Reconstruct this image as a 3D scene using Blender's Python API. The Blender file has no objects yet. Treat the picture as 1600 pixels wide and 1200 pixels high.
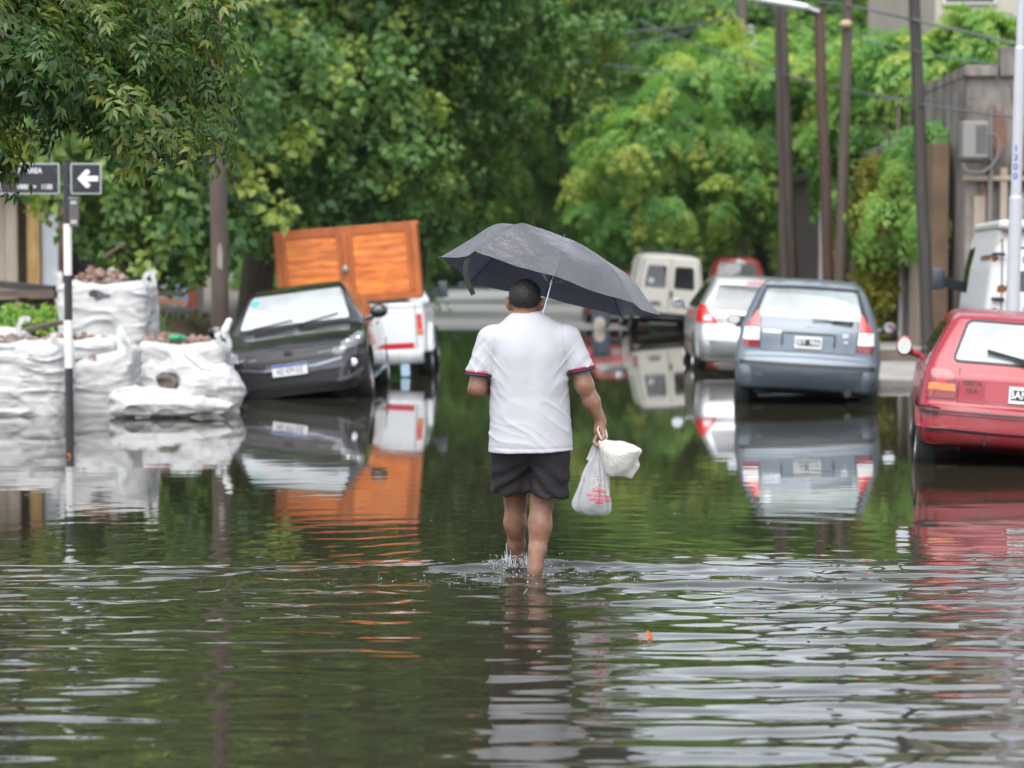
import bpy, bmesh, math, random
import numpy as np
from mathutils import Vector, Matrix, Euler
from mathutils.bvhtree import BVHTree

SC = bpy.context.scene
COL = SC.collection
FPX, HZN, CAMH = 3600.0, 405.0, 1.6
R = math.radians


def wx(px, Y):
    return (px - 800.0) * Y / FPX


def wz(py, Y):
    return CAMH - (py - HZN) * Y / FPX


# ------------------------------------------------------------------ objects
def link(name, me, mat=None, parent=None, smooth=True):
    o = bpy.data.objects.new(name, me)
    COL.objects.link(o)
    if mat is not None:
        for m in (mat if isinstance(mat, (list, tuple)) else [mat]):
            me.materials.append(m)
    if smooth:
        me.polygons.foreach_set('use_smooth', np.ones(len(me.polygons), dtype=bool))
    if parent is not None:
        o.parent = parent
    return o


def np_mesh(name, V, F, mat=None, parent=None, smooth=True, fmat=None):
    """V (n,3); F (m,k) int array."""
    V = np.ascontiguousarray(V, dtype=np.float32)
    F = np.ascontiguousarray(F, dtype=np.int32)
    me = bpy.data.meshes.new(name)
    me.vertices.add(len(V))
    me.vertices.foreach_set('co', V.ravel())
    k = F.shape[1]
    me.loops.add(F.size)
    me.loops.foreach_set('vertex_index', F.ravel())
    me.polygons.add(len(F))
    me.polygons.foreach_set('loop_start', np.arange(0, F.size, k, dtype=np.int32))
    me.update(calc_edges=True)
    if fmat is not None:
        me.polygons.foreach_set('material_index', np.asarray(fmat, dtype=np.int32))
    return link(name, me, mat, parent, smooth)


def thing(name, label, cat, loc=(0, 0, 0), rot=(0, 0, 0), group=None):
    o = bpy.data.objects.new(name, None)
    o.empty_display_size = 0.2
    COL.objects.link(o)
    o.location = loc
    o.rotation_euler = rot
    return tag(o, label, cat, group)


def tag(o, label, cat, group=None):
    o['label'] = label
    o['category'] = cat
    if group:
        o['group'] = group
    return o


def kind(o, k):
    o['kind'] = k
    return o


def copy_tree(o, parent=None):
    c = o.copy()
    COL.objects.link(c)
    if parent is not None:
        c.parent = parent
    for ch in list(o.children):
        copy_tree(ch, c)
    return c


# ------------------------------------------------------------------ mesh builder
class MB:
    def __init__(s):
        s.bm = bmesh.new()

    def box(s, c, size, rot=(0, 0, 0), bev=0.0, seg=2):
        r = bmesh.ops.create_cube(s.bm, size=1.0)
        vs = r['verts']
        M = Matrix.LocRotScale(Vector(c), Euler(rot), Vector(size))
        bmesh.ops.transform(s.bm, matrix=M, verts=vs)
        if bev > 0:
            es = list({e for v in vs for e in v.link_edges})
            bmesh.ops.bevel(s.bm, geom=es, offset=bev, segments=seg, affect='EDGES', profile=0.5)
        return s

    def beam(s, a, b, w, t, bev=0.0, up=(0, 0, 1)):
        a, b = Vector(a), Vector(b)
        d = b - a
        y = d.normalized()
        u = Vector(up)
        x = y.cross(u)
        if x.length < 1e-4:
            x = Vector((1, 0, 0))
        x.normalize()
        z = x.cross(y)
        r = bmesh.ops.create_cube(s.bm, size=1.0)
        vs = r['verts']
        M = Matrix((x * w, y * d.length, z * t)).transposed().to_4x4()
        M.translation = (a + b) / 2
        bmesh.ops.transform(s.bm, matrix=M, verts=vs)
        if bev > 0:
            es = list({e for v in vs for e in v.link_edges})
            bmesh.ops.bevel(s.bm, geom=es, offset=bev, segments=2, affect='EDGES', profile=0.5)
        return s

    def tube(s, pts, rad, n=10, cap=True):
        pts = [Vector(p) for p in pts]
        if not isinstance(rad, (list, tuple)):
            rad = [rad] * len(pts)
        rings = []
        t0 = (pts[1] - pts[0]).normalized()
        ref = Vector((0, 0, 1)) if abs(t0.z) < 0.9 else Vector((1, 0, 0))
        nx = t0.cross(ref).normalized()
        for i, p in enumerate(pts):
            t = (pts[min(i + 1, len(pts) - 1)] - pts[max(i - 1, 0)]).normalized()
            nx = (nx - t * nx.dot(t)).normalized()
            ny = t.cross(nx)
            rings.append([s.bm.verts.new(p + (nx * math.cos(2 * math.pi * k / n) + ny * math.sin(2 * math.pi * k / n)) * rad[i]) for k in range(n)])
        for a, b in zip(rings, rings[1:]):
            for k in range(n):
                s.bm.faces.new((a[k], a[(k + 1) % n], b[(k + 1) % n], b[k]))
        if cap:
            s.bm.faces.new(rings[0][::-1])
            s.bm.faces.new(rings[-1])
        return s

    def lathe(s, prof, n=28, axis='z', c=(0, 0, 0), M=None):
        """prof = [(r, h)], revolved."""
        c = Vector(c)
        rings = []
        for r_, h in prof:
            ring = []
            for k in range(n):
                a = 2 * math.pi * k / n
                u, v = r_ * math.cos(a), r_ * math.sin(a)
                p = Vector((u, v, h)) if axis == 'z' else (Vector((h, u, v)) if axis == 'x' else Vector((v, h, u)))
                if M is not None:
                    p = M @ p
                ring.append(s.bm.verts.new(c + p))
            rings.append(ring)
        for a, b in zip(rings, rings[1:]):
            for k in range(n):
                s.bm.faces.new((a[k], a[(k + 1) % n], b[(k + 1) % n], b[k]))
        s.bm.faces.new(rings[0][::-1])
        s.bm.faces.new(rings[-1])
        return s

    def poly(s, pts, thick):
        """flat polygon (list of 3-D points) extruded along vector thick."""
        th = Vector(thick)
        a = [s.bm.verts.new(Vector(p)) for p in pts]
        b = [s.bm.verts.new(Vector(p) + th) for p in pts]
        n = len(a)
        s.bm.faces.new(a[::-1])
        s.bm.faces.new(b)
        for i in range(n):
            s.bm.faces.new((a[i], a[(i + 1) % n], b[(i + 1) % n], b[i]))
        return s

    def ico(s, c, r, sub=2, scale=(1, 1, 1)):
        rr = bmesh.ops.create_icosphere(s.bm, subdivisions=sub, radius=r)
        M = Matrix.Translation(Vector(c)) @ Matrix.Diagonal((*scale, 1))
        bmesh.ops.transform(s.bm, matrix=M, verts=rr['verts'])
        return rr['verts']

    def done(s, name, mat, parent=None, smooth=False):
        bmesh.ops.recalc_face_normals(s.bm, faces=s.bm.faces)
        me = bpy.data.meshes.new(name)
        s.bm.to_mesh(me)
        s.bm.free()
        o = link(name, me, mat, parent, smooth)
        if smooth:
            try:
                me.set_sharp_from_angle(angle=R(38))
            except Exception:
                pass
        return o


def text_mesh(name, body, size, mat, parent, M, extrude=0.0015, bold=0.0, align='CENTER', sx=1.0):
    cu = bpy.data.curves.new(name, 'FONT')
    cu.body = body
    cu.size = size
    cu.align_x = align
    cu.align_y = 'CENTER'
    cu.extrude = extrude
    cu.offset = bold
    cu.resolution_u = 3
    t = bpy.data.objects.new(name, cu)
    COL.objects.link(t)
    bpy.context.view_layer.update()
    me = bpy.data.meshes.new_from_object(t.evaluated_get(bpy.context.evaluated_depsgraph_get()))
    bpy.data.objects.remove(t)
    bpy.data.curves.remove(cu)
    me.transform(M @ Matrix.Diagonal((sx, 1, 1, 1)))
    me.name = name
    return link(name, me, mat, parent, False)


# front of text looks towards -Y (readable from the camera)
TXT_BACK = Matrix.Rotation(R(90), 4, 'X')


# ------------------------------------------------------------------ materials
def _nt(name):
    m = bpy.data.materials.new(name)
    m.use_nodes = True
    nt = m.node_tree
    return m, nt, nt.nodes, nt.links, nt.nodes['Principled BSDF']


def mat(name, col, rough=0.5, metal=0.0, var=None, col2=None, bump=None, coat=0.0, spec=0.5, rvar=0.0,
        stretch=None, contrast=(0.35, 0.65), ior=None, sheen=0.0, subs=0.0, alpha=None, coat_rough=0.05, dirt=None):
    """var = noise scale mixing col -> col2; bump = (scale, strength, distance)."""
    m, nt, N, L, b = _nt(name)
    b.inputs['Base Color'].default_value = (*col, 1)
    b.inputs['Roughness'].default_value = rough
    b.inputs['Metallic'].default_value = metal
    b.inputs['Specular IOR Level'].default_value = spec
    b.inputs['Coat Weight'].default_value = coat
    b.inputs['Coat Roughness'].default_value = coat_rough
    if ior:
        b.inputs['IOR'].default_value = ior
    if subs:
        b.inputs['Subsurface Weight'].default_value = subs
        b.inputs['Subsurface Radius'].default_value = (0.012, 0.005, 0.003)
    tc = N.new('ShaderNodeTexCoord')
    src = tc.outputs['Object']
    if stretch:
        mp = N.new('ShaderNodeMapping')
        mp.inputs['Scale'].default_value = stretch
        L.new(src, mp.inputs['Vector'])
        src = mp.outputs['Vector']
    last = None
    if var:
        nz = N.new('ShaderNodeTexNoise')
        nz.inputs['Scale'].default_value = var
        nz.inputs['Detail'].default_value = 6
        nz.inputs['Roughness'].default_value = 0.62
        L.new(src, nz.inputs['Vector'])
        cr = N.new('ShaderNodeValToRGB')
        cr.color_ramp.elements[0].position = contrast[0]
        cr.color_ramp.elements[1].position = contrast[1]
        cr.color_ramp.elements[0].color = (*col, 1)
        cr.color_ramp.elements[1].color = (*(col2 or [c * 0.6 for c in col]), 1)
        L.new(nz.outputs['Fac'], cr.inputs['Fac'])
        last = cr.outputs['Color']
        L.new(last, b.inputs['Base Color'])
        if rvar:
            mr = N.new('ShaderNodeMapRange')
            mr.inputs['To Min'].default_value = max(0.02, rough - rvar)
            mr.inputs['To Max'].default_value = min(1, rough + rvar)
            L.new(nz.outputs['Fac'], mr.inputs['Value'])
            L.new(mr.outputs['Result'], b.inputs['Roughness'])
    if dirt:   # (scale, colour, lo, hi) blotches of dirt over the colour
        nz = N.new('ShaderNodeTexNoise')
        nz.inputs['Scale'].default_value = dirt[0]
        nz.inputs['Detail'].default_value = 8
        nz.inputs['Roughness'].default_value = 0.7
        L.new(tc.outputs['Object'], nz.inputs['Vector'])
        mr = N.new('ShaderNodeMapRange')
        mr.inputs['From Min'].default_value = dirt[2]
        mr.inputs['From Max'].default_value = dirt[3]
        L.new(nz.outputs['Fac'], mr.inputs['Value'])
        mx = N.new('ShaderNodeMix')
        mx.data_type = 'RGBA'
        L.new(mr.outputs['Result'], mx.inputs['Factor'])
        if last is not None:
            L.new(last, mx.inputs['A'])
        else:
            mx.inputs['A'].default_value = (*col, 1)
        mx.inputs['B'].default_value = (*dirt[1], 1)
        L.new(mx.outputs['Result'], b.inputs['Base Color'])
    if bump:
        nz = N.new('ShaderNodeTexNoise')
        nz.inputs['Scale'].default_value = bump[0]
        nz.inputs['Detail'].default_value = 5
        L.new(src, nz.inputs['Vector'])
        bp = N.new('ShaderNodeBump')
        bp.inputs['Strength'].default_value = bump[1]
        bp.inputs['Distance'].default_value = bump[2] if len(bump) > 2 else 0.01
        L.new(nz.outputs['Fac'], bp.inputs['Height'])
        L.new(bp.outputs['Normal'], b.inputs['Normal'])
    return m


def mat_paint(name, col, metal=0.0, rough=0.38, coat=0.8, dirtcol=(0.22, 0.2, 0.17), dirt=(0.52, 0.9)):
    return mat(name, col, rough=rough, metal=metal, coat=coat, coat_rough=0.06,
               dirt=(3.0, tuple(0.7 * c + 0.3 * d for c, d in zip(col, dirtcol)), *dirt), bump=(220, 0.06, 0.002))


def mat_leaf(name, dark, mid, light, trans=0.3, rough=0.42):
    m, nt, N, L, b = _nt(name)
    at = N.new('ShaderNodeAttribute')
    at.attribute_name = 'tint'
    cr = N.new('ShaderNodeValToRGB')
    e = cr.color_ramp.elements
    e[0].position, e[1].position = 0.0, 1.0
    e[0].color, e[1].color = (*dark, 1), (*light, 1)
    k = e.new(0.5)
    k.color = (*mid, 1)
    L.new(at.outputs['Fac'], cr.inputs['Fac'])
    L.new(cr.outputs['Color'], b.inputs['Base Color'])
    b.inputs['Roughness'].default_value = rough
    b.inputs['Specular IOR Level'].default_value = 0.4
    tr = N.new('ShaderNodeBsdfTranslucent')
    hs = N.new('ShaderNodeHueSaturation')
    hs.inputs['Value'].default_value = 1.5
    hs.inputs['Saturation'].default_value = 1.1
    hs.inputs['Hue'].default_value = 0.485
    L.new(cr.outputs['Color'], hs.inputs['Color'])
    L.new(hs.outputs['Color'], tr.inputs['Color'])
    mx = N.new('ShaderNodeMixShader')
    mx.inputs['Fac'].default_value = trans
    L.new(b.outputs['BSDF'], mx.inputs[1])
    L.new(tr.outputs['BSDF'], mx.inputs[2])
    L.new(mx.outputs['Shader'], nt.nodes['Material Output'].inputs['Surface'])
    return m


def mat_glass(name, fog=0.5, fogcol=(0.55, 0.62, 0.62), tint=(0.75, 0.85, 0.82), scale=1.6):
    """wet car glass: see-through tint + fogged diffuse film + reflection."""
    m, nt, N, L, b = _nt(name)
    out = N['Material Output']
    N.remove(b)
    tr = N.new('ShaderNodeBsdfTransparent')
    tr.inputs['Color'].default_value = (*tint, 1)
    df = N.new('ShaderNodeBsdfDiffuse')
    df.inputs['Color'].default_value = (*fogcol, 1)
    tc = N.new('ShaderNodeTexCoord')
    nz = N.new('ShaderNodeTexNoise')
    nz.inputs['Scale'].default_value = scale
    nz.inputs['Detail'].default_value = 5
    L.new(tc.outputs['Object'], nz.inputs['Vector'])
    mr = N.new('ShaderNodeMapRange')
    mr.inputs['From Min'].default_value = 0.3
    mr.inputs['From Max'].default_value = 0.7
    mr.inputs['To Min'].default_value = max(0, fog - 0.18)
    mr.inputs['To Max'].default_value = min(1, fog + 0.18)
    L.new(nz.outputs['Fac'], mr.inputs['Value'])
    mx = N.new('ShaderNodeMixShader')
    L.new(mr.outputs['Result'], mx.inputs['Fac'])
    L.new(tr.outputs['BSDF'], mx.inputs[1])
    L.new(df.outputs['BSDF'], mx.inputs[2])
    gl = N.new('ShaderNodeBsdfGlossy')
    gl.inputs['Roughness'].default_value = 0.03
    fr = N.new('ShaderNodeFresnel')
    fr.inputs['IOR'].default_value = 1.75
    m2 = N.new('ShaderNodeMixShader')
    L.new(fr.outputs['Fac'], m2.inputs['Fac'])
    L.new(mx.outputs['Shader'], m2.inputs[1])
    L.new(gl.outputs['BSDF'], m2.inputs[2])
    L.new(m2.outputs['Shader'], out.inputs['Surface'])
    return m


# ------------------------------------------------------------------ noise / sdf
def vnoise(P, scale, seed=0):
    """smooth value noise in [-1,1] on (...,3) points."""
    rng = np.random.RandomState(seed)
    T = rng.uniform(-1, 1, (32, 32, 32)).astype(np.float32)
    Q = P * np.asarray(scale, dtype=np.float32)
    I = np.floor(Q).astype(np.int32)
    f = (Q - I).astype(np.float32)
    f = f * f * (3 - 2 * f)
    I &= 31
    J = (I + 1) & 31
    r = 0
    for a in (0, 1):
        ia, wa = (I[..., 0], 1 - f[..., 0]) if a == 0 else (J[..., 0], f[..., 0])
        for b in (0, 1):
            ib, wb = (I[..., 1], 1 - f[..., 1]) if b == 0 else (J[..., 1], f[..., 1])
            for c in (0, 1):
                ic, wc = (I[..., 2], 1 - f[..., 2]) if c == 0 else (J[..., 2], f[..., 2])
                r = r + T[ia, ib, ic] * wa * wb * wc
    return r


def smin(a, b, k):
    if k <= 0:
        return np.minimum(a, b)
    h = np.maximum(k - np.abs(a - b), 0) / k
    return np.minimum(a, b) - h * h * k * 0.25


def smax(a, b, k):
    return -smin(-a, -b, k)


def nets(F, o, h):
    S = F < 0
    cnt = np.zeros(tuple(n - 1 for n in F.shape), np.uint8)
    for a in (0, 1):
        for b in (0, 1):
            for c in (0, 1):
                cnt += S[a:F.shape[0] - 1 + a, b:F.shape[1] - 1 + b, c:F.shape[2] - 1 + c]
    mask = (cnt > 0) & (cnt < 8)
    I = np.argwhere(mask)
    ids = np.full(mask.shape, -1, np.int32)
    ids[mask] = np.arange(len(I))
    pos = np.zeros((len(I), 3))
    num = np.zeros(len(I))
    cs = [(a, b, c) for a in (0, 1) for b in (0, 1) for c in (0, 1)]
    for i, A in enumerate(cs):
        for B in cs[i + 1:]:
            if sum(abs(x - y) for x, y in zip(A, B)) != 1:
                continue
            fa = F[I[:, 0] + A[0], I[:, 1] + A[1], I[:, 2] + A[2]].astype(np.float64)
            fb = F[I[:, 0] + B[0], I[:, 1] + B[1], I[:, 2] + B[2]].astype(np.float64)
            m = (fa < 0) != (fb < 0)
            t = np.where(m, fa / np.where(m, fa - fb, 1), 0)
            p = np.array(A) + t[:, None] * (np.array(B) - np.array(A))
            pos += p * m[:, None]
            num += m
    V = (I + pos / num[:, None]) * h + np.asarray(o)
    faces = []
    # axis 0
    for ax in range(3):
        sl0 = [slice(1, -1)] * 3
        sl1 = [slice(1, -1)] * 3
        sl0[ax] = slice(0, -1)
        sl1[ax] = slice(1, None)
        s0, s1 = S[tuple(sl0)], S[tuple(sl1)]
        for flip in (False, True):
            m = (s0 & ~s1) if not flip else (~s0 & s1)
            E = np.argwhere(m)
            if len(E) == 0:
                continue
            off = np.ones(3, int)
            off[ax] = 0
            E = E + off
            u, v = [(1, 2), (2, 0), (0, 1)][ax]
            du = np.zeros(3, int); du[u] = 1
            dv = np.zeros(3, int); dv[v] = 1
            q = [E - du - dv, E - dv, E, E - du]
            ii = np.stack([ids[k[:, 0], k[:, 1], k[:, 2]] for k in q], 1)
            faces.append(ii[:, ::-1] if flip else ii)
    Fc = np.concatenate(faces)
    return V, Fc


def smooth_mesh(V, F, it=2, lam=0.5, mu=-0.53):
    n = len(V)
    E = np.concatenate([F[:, [i, (i + 1) % F.shape[1]]] for i in range(F.shape[1])])
    a = np.concatenate([E[:, 0], E[:, 1]])
    b = np.concatenate([E[:, 1], E[:, 0]])
    deg = np.maximum(np.bincount(a, minlength=n), 1)[:, None]
    for i in range(it):
        for w in (lam, mu):
            A = np.stack([np.bincount(a, V[b, k], n) for k in range(3)], 1) / deg
            V = V + w * (A - V)
    return V


class Field:
    """grid sdf assembled from primitives, each evaluated in its own box only."""

    def __init__(s, lo, hi, h):
        s.o = np.array(lo, float)
        s.h = h
        n = np.ceil((np.array(hi) - s.o) / h).astype(int) + 1
        s.F = np.full(tuple(n), 1.0, np.float32)
        s.ax = [s.o[i] + np.arange(n[i]) * h for i in range(3)]

    def grid(s, lo=None, hi=None):
        sl = []
        for i in range(3):
            a, b = 0, len(s.ax[i])
            if lo is not None:
                a = max(0, int((lo[i] - s.o[i]) / s.h))
                b = min(b, int((hi[i] - s.o[i]) / s.h) + 2)
            sl.append(slice(a, max(a, b)))
        G = np.meshgrid(*[s.ax[i][sl[i]] for i in range(3)], indexing='ij')
        return tuple(sl), np.stack(G, -1).astype(np.float32)

    def add(s, fn, lo, hi, k=0.0, op='u', pad=0.05):
        sl, P = s.grid(np.array(lo) - pad - k, np.array(hi) + pad + k)
        if P.size == 0:
            return
        d = fn(P)
        if op == 'u':
            s.F[sl] = smin(s.F[sl], d, k)
        elif op == 's':
            s.F[sl] = smax(s.F[sl], -d, k)

    def cone(s, a, b, ra, rb, k=0.02, op='u', sc=(1, 1, 1), clip=None):
        """tapered capsule; sc squashes space per axis; clip = [(point, normal)] half spaces kept where (p-point).n < 0"""
        a, b = np.array(a, float), np.array(b, float)
        sc = np.array(sc, float)

        def fn(P):
            p, A, B = P / sc, a / sc, b / sc
            ab = B - A
            t = np.clip(((p - A) @ ab) / max(ab @ ab, 1e-9), 0, 1)
            q = p - (A + t[..., None] * ab)
            d = (np.sqrt((q * q).sum(-1)) - (ra + (rb - ra) * t)) * sc.min()
            for c in clip or ():
                n = np.array(c[1], float)
                n /= np.linalg.norm(n)
                d = smax(d, (P - np.array(c[0])) @ n, 0.006)
            return d
        m = max(ra, rb) * sc
        s.add(fn, np.minimum(a, b) - m, np.maximum(a, b) + m, k, op)

    def chain(s, pts, rads, k=0.02, **kw):
        for i in range(len(pts) - 1):
            s.cone(pts[i], pts[i + 1], rads[i], rads[i + 1], k, **kw)

    def ell(s, c, r, k=0.02, op='u', rot=None, clip=None):
        c, r = np.array(c, float), np.array(r, float)
        Rm = np.array(Euler(rot).to_matrix()) if rot else None

        def fn(P):
            q = P - c
            if Rm is not None:
                q = q @ Rm
            k0 = np.sqrt(((q / r) ** 2).sum(-1))
            k1 = np.sqrt(((q / (r * r)) ** 2).sum(-1)) + 1e-9
            d = k0 * (k0 - 1) / k1
            for cc in clip or ():
                n = np.array(cc[1], float)
                n /= np.linalg.norm(n)
                d = smax(d, (P - np.array(cc[0])) @ n, 0.006)
            return d
        m = r.max() if rot else r
        s.add(fn, c - m, c + m, k, op)

    def rbox(s, c, half, rad, k=0.0, op='u', rot=None):
        c, half = np.array(c, float), np.array(half, float)
        Rm = np.array(Euler(rot).to_matrix()) if rot else None

        def fn(P):
            q = P - c
            if Rm is not None:
                q = q @ Rm
            q = np.abs(q) - (half - rad)
            return np.sqrt((np.maximum(q, 0) ** 2).sum(-1)) + np.minimum(q.max(-1), 0) - rad
        m = np.linalg.norm(half) if rot else half
        s.add(fn, c - m, c + m, k, op)

    def displace(s, fn, band=0.08):
        m = np.abs(s.F) < band
        I = np.argwhere(m)
        P = s.o + I * s.h
        s.F[m] += fn(P.astype(np.float32)).astype(np.float32)

    def mesh(s, name, mat_, parent=None, it=2, smooth=True):
        V, F = nets(s.F, s.o, s.h)
        V = smooth_mesh(V, F, it)
        return np_mesh(name, V, F, mat_, parent, smooth)


def catmull(P, n=8, closed=False):
    P = np.array(P, float)
    out = []
    m = len(P)
    for i in range(m if closed else m - 1):
        p1, p2 = P[i], P[(i + 1) % m]
        p0 = P[(i - 1) % m] if closed or i > 0 else 2 * p1 - p2
        p3 = P[(i + 2) % m] if closed or i + 2 < m else 2 * p2 - p1
        for t in np.arange(n) / n:
            out.append(0.5 * ((2 * p1) + (p2 - p0) * t + (2 * p0 - 5 * p1 + 4 * p2 - p3) * t * t + (3 * p1 - p0 - 3 * p2 + p3) * t ** 3))
    if not closed:
        out.append(P[-1])
    return np.array(out)
# ================================================================== camera, light, sky
cam_d = bpy.data.cameras.new('camera')
cam = bpy.data.objects.new('camera', cam_d)
COL.objects.link(cam)
cam.location = (0, 0, CAMH)
PITCH = math.atan((600 - HZN) / FPX)
cam.rotation_euler = (R(90) - PITCH, 0, 0)
cam_d.sensor_width = 36
cam_d.lens = FPX / 1600 * 36
cam_d.clip_end = 3000
cam_d.dof.use_dof = True
cam_d.dof.focus_distance = 11.9
cam_d.dof.aperture_fstop = 2.3
cam_d.dof.aperture_blades = 9
SC.camera = cam

SUN_EL, SUN_AZ = 58, 196
w = bpy.data.worlds.new('World')
SC.world = w
w.use_nodes = True
wn, wl = w.node_tree.nodes, w.node_tree.links
bg = wn['Background']
sky = wn.new('ShaderNodeTexSky')
sky.sky_type = 'NISHITA'
sky.sun_disc = False
sky.sun_elevation = R(SUN_EL)
sky.sun_rotation = R(SUN_AZ)
sky.dust_density = 1.0
sky.air_density = 1.0
hs = wn.new('ShaderNodeHueSaturation')
hs.inputs['Saturation'].default_value = 0.30
wl.new(sky.outputs['Color'], hs.inputs['Color'])
# a closed cloud layer: soft grey variation over the sky
tcw = wn.new('ShaderNodeTexCoord')
mpw = wn.new('ShaderNodeMapping')
mpw.inputs['Scale'].default_value = (1.0, 1.0, 2.5)
wl.new(tcw.outputs['Generated'], mpw.inputs['Vector'])
nzw = wn.new('ShaderNodeTexNoise')
nzw.inputs['Scale'].default_value = 2.2
nzw.inputs['Detail'].default_value = 5
wl.new(mpw.outputs['Vector'], nzw.inputs['Vector'])
mrw = wn.new('ShaderNodeMapRange')
mrw.inputs['From Min'].default_value = 0.3
mrw.inputs['From Max'].default_value = 0.7
mrw.inputs['To Min'].default_value = 0.72
mrw.inputs['To Max'].default_value = 1.2
wl.new(nzw.outputs['Fac'], mrw.inputs['Value'])
mxw = wn.new('ShaderNodeMix')
mxw.data_type = 'RGBA'
mxw.blend_type = 'MULTIPLY'
mxw.inputs['Factor'].default_value = 1.0
wl.new(hs.outputs['Color'], mxw.inputs['A'])
wl.new(mrw.outputs['Result'], mxw.inputs['B'])
wl.new(mxw.outputs['Result'], bg.inputs['Color'])
bg.inputs['Strength'].default_value = 0.15

sd = bpy.data.lights.new('sun', 'SUN')
sd.energy = 1.45
sd.angle = R(60)
sd.color = (1.0, 0.97, 0.93)
sun = bpy.data.objects.new('sun', sd)
COL.objects.link(sun)
# sun_rotation is measured from +Y clockwise seen from above
_a, _e = R(SUN_AZ), R(SUN_EL)
_dir = Vector((math.sin(_a) * math.cos(_e), math.cos(_a) * math.cos(_e), math.sin(_e)))
sun.rotation_euler = (-_dir).to_track_quat('-Z', 'Y').to_euler()

SC.view_settings.view_transform = 'Standard'
SC.view_settings.look = 'None'
SC.view_settings.exposure = 1.36
SC.view_settings.gamma = 1
SC.render.engine = 'CYCLES'
SC.cycles.use_denoising = True
SC.cycles.max_bounces = 8
SC.cycles.diffuse_bounces = 5
SC.cycles.glossy_bounces = 4
SC.cycles.transmission_bounces = 4
SC.cycles.transparent_max_bounces = 12
SC.cycles.caustics_reflective = False
SC.cycles.caustics_refractive = False
SC.cycles.sample_clamp_indirect = 8
SC.cycles.use_adaptive_sampling = True
SC.cycles.adaptive_threshold = 0.015


# ================================================================== ground, road, water
def sstep(a, b, x):
    t = np.clip((x - a) / (b - a), 0, 1)
    return t * t * (3 - 2 * t)


def sheet(name, xs, ys, zf, mat_, xy_noise=None):
    X, Y = np.meshgrid(xs, ys, indexing='ij')
    Z = zf(X, Y)
    V = np.stack([X, Y, Z], -1).reshape(-1, 3)
    nx, ny = len(xs), len(ys)
    I = (np.arange(nx - 1)[:, None] * ny + np.arange(ny - 1)[None]).ravel()
    F = np.stack([I, I + ny, I + ny + 1, I + 1], 1)
    return np_mesh(name, V, F, mat_)


def road_z(y):
    return np.interp(y, [-60, 42, 52.5, 60, 140, 900], [-.25, -.25, 0.0, .07, .16, .5])


def ground_z(X, Y):
    z = road_z(Y) - 0.01
    P = np.stack([X, Y, 0 * X], -1).astype(np.float32)
    n = vnoise(P, 0.9, 3) * 0.5 + vnoise(P, 2.7, 4) * 0.25
    mound = sstep(26.2, 28.2, Y) * sstep(-3.75, -4.6, X) * (1 - sstep(34, 40, Y) * 0.35)
    z = z + mound * (1.0 + 0.12 * n)
    # bank of silt breaking the water by the corner
    d = np.hypot((X + 4.75) / 1.45, (Y - 16.5) / 0.85)
    z = z + np.clip(1 - d, 0, 1) ** 0.6 * 0.262 * (1 + 0.12 * n) * (d < 1)
    right = sstep(5.0, 5.6, X) * sstep(28, 31, Y)
    z = z + right * 0.30
    return z


gx = np.concatenate([[-700, -200, -80, -40, -25], np.arange(-18, -3, .15), np.arange(-3, 6, .5), np.arange(6, 18, .5), [25, 40, 80, 200, 700]])
gy = np.concatenate([[-600, -150, -40, 0, 8], np.arange(13, 20, .1), np.arange(20, 25, .3), np.arange(25, 36, .2), np.arange(36, 62, .6), [70, 90, 120, 160, 260, 900]])
M_dirt = mat('wet_earth', (.10, .075, .05), rough=.55, var=1.3, col2=(.17, .135, .10), bump=(9, .6, .03), rvar=.25)
kind(sheet('ground', gx, gy, ground_z, M_dirt), 'structure')
M_asph = mat('wet_concrete_road', (.36, .355, .35), rough=.42, var=.6, col2=(.30, .29, .28), bump=(40, .3, .006), rvar=.14, spec=.6)
kind(sheet('road', np.linspace(-3.7, 4.5, 12), np.concatenate([[-60], np.arange(0, 50, 5), np.arange(50, 70, .5), [80, 110, 140]]),
           lambda X, Y: road_z(Y) + .004 + .02 * np.cos(X / 4 * 1.5) * sstep(54, 62, Y) + .012 * vnoise(np.stack([X, Y, 0 * X], -1).astype(np.float32), (1.2, .5, 1), 8), M_asph), 'structure')

MAN = (0.0915, 11.72)


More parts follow.
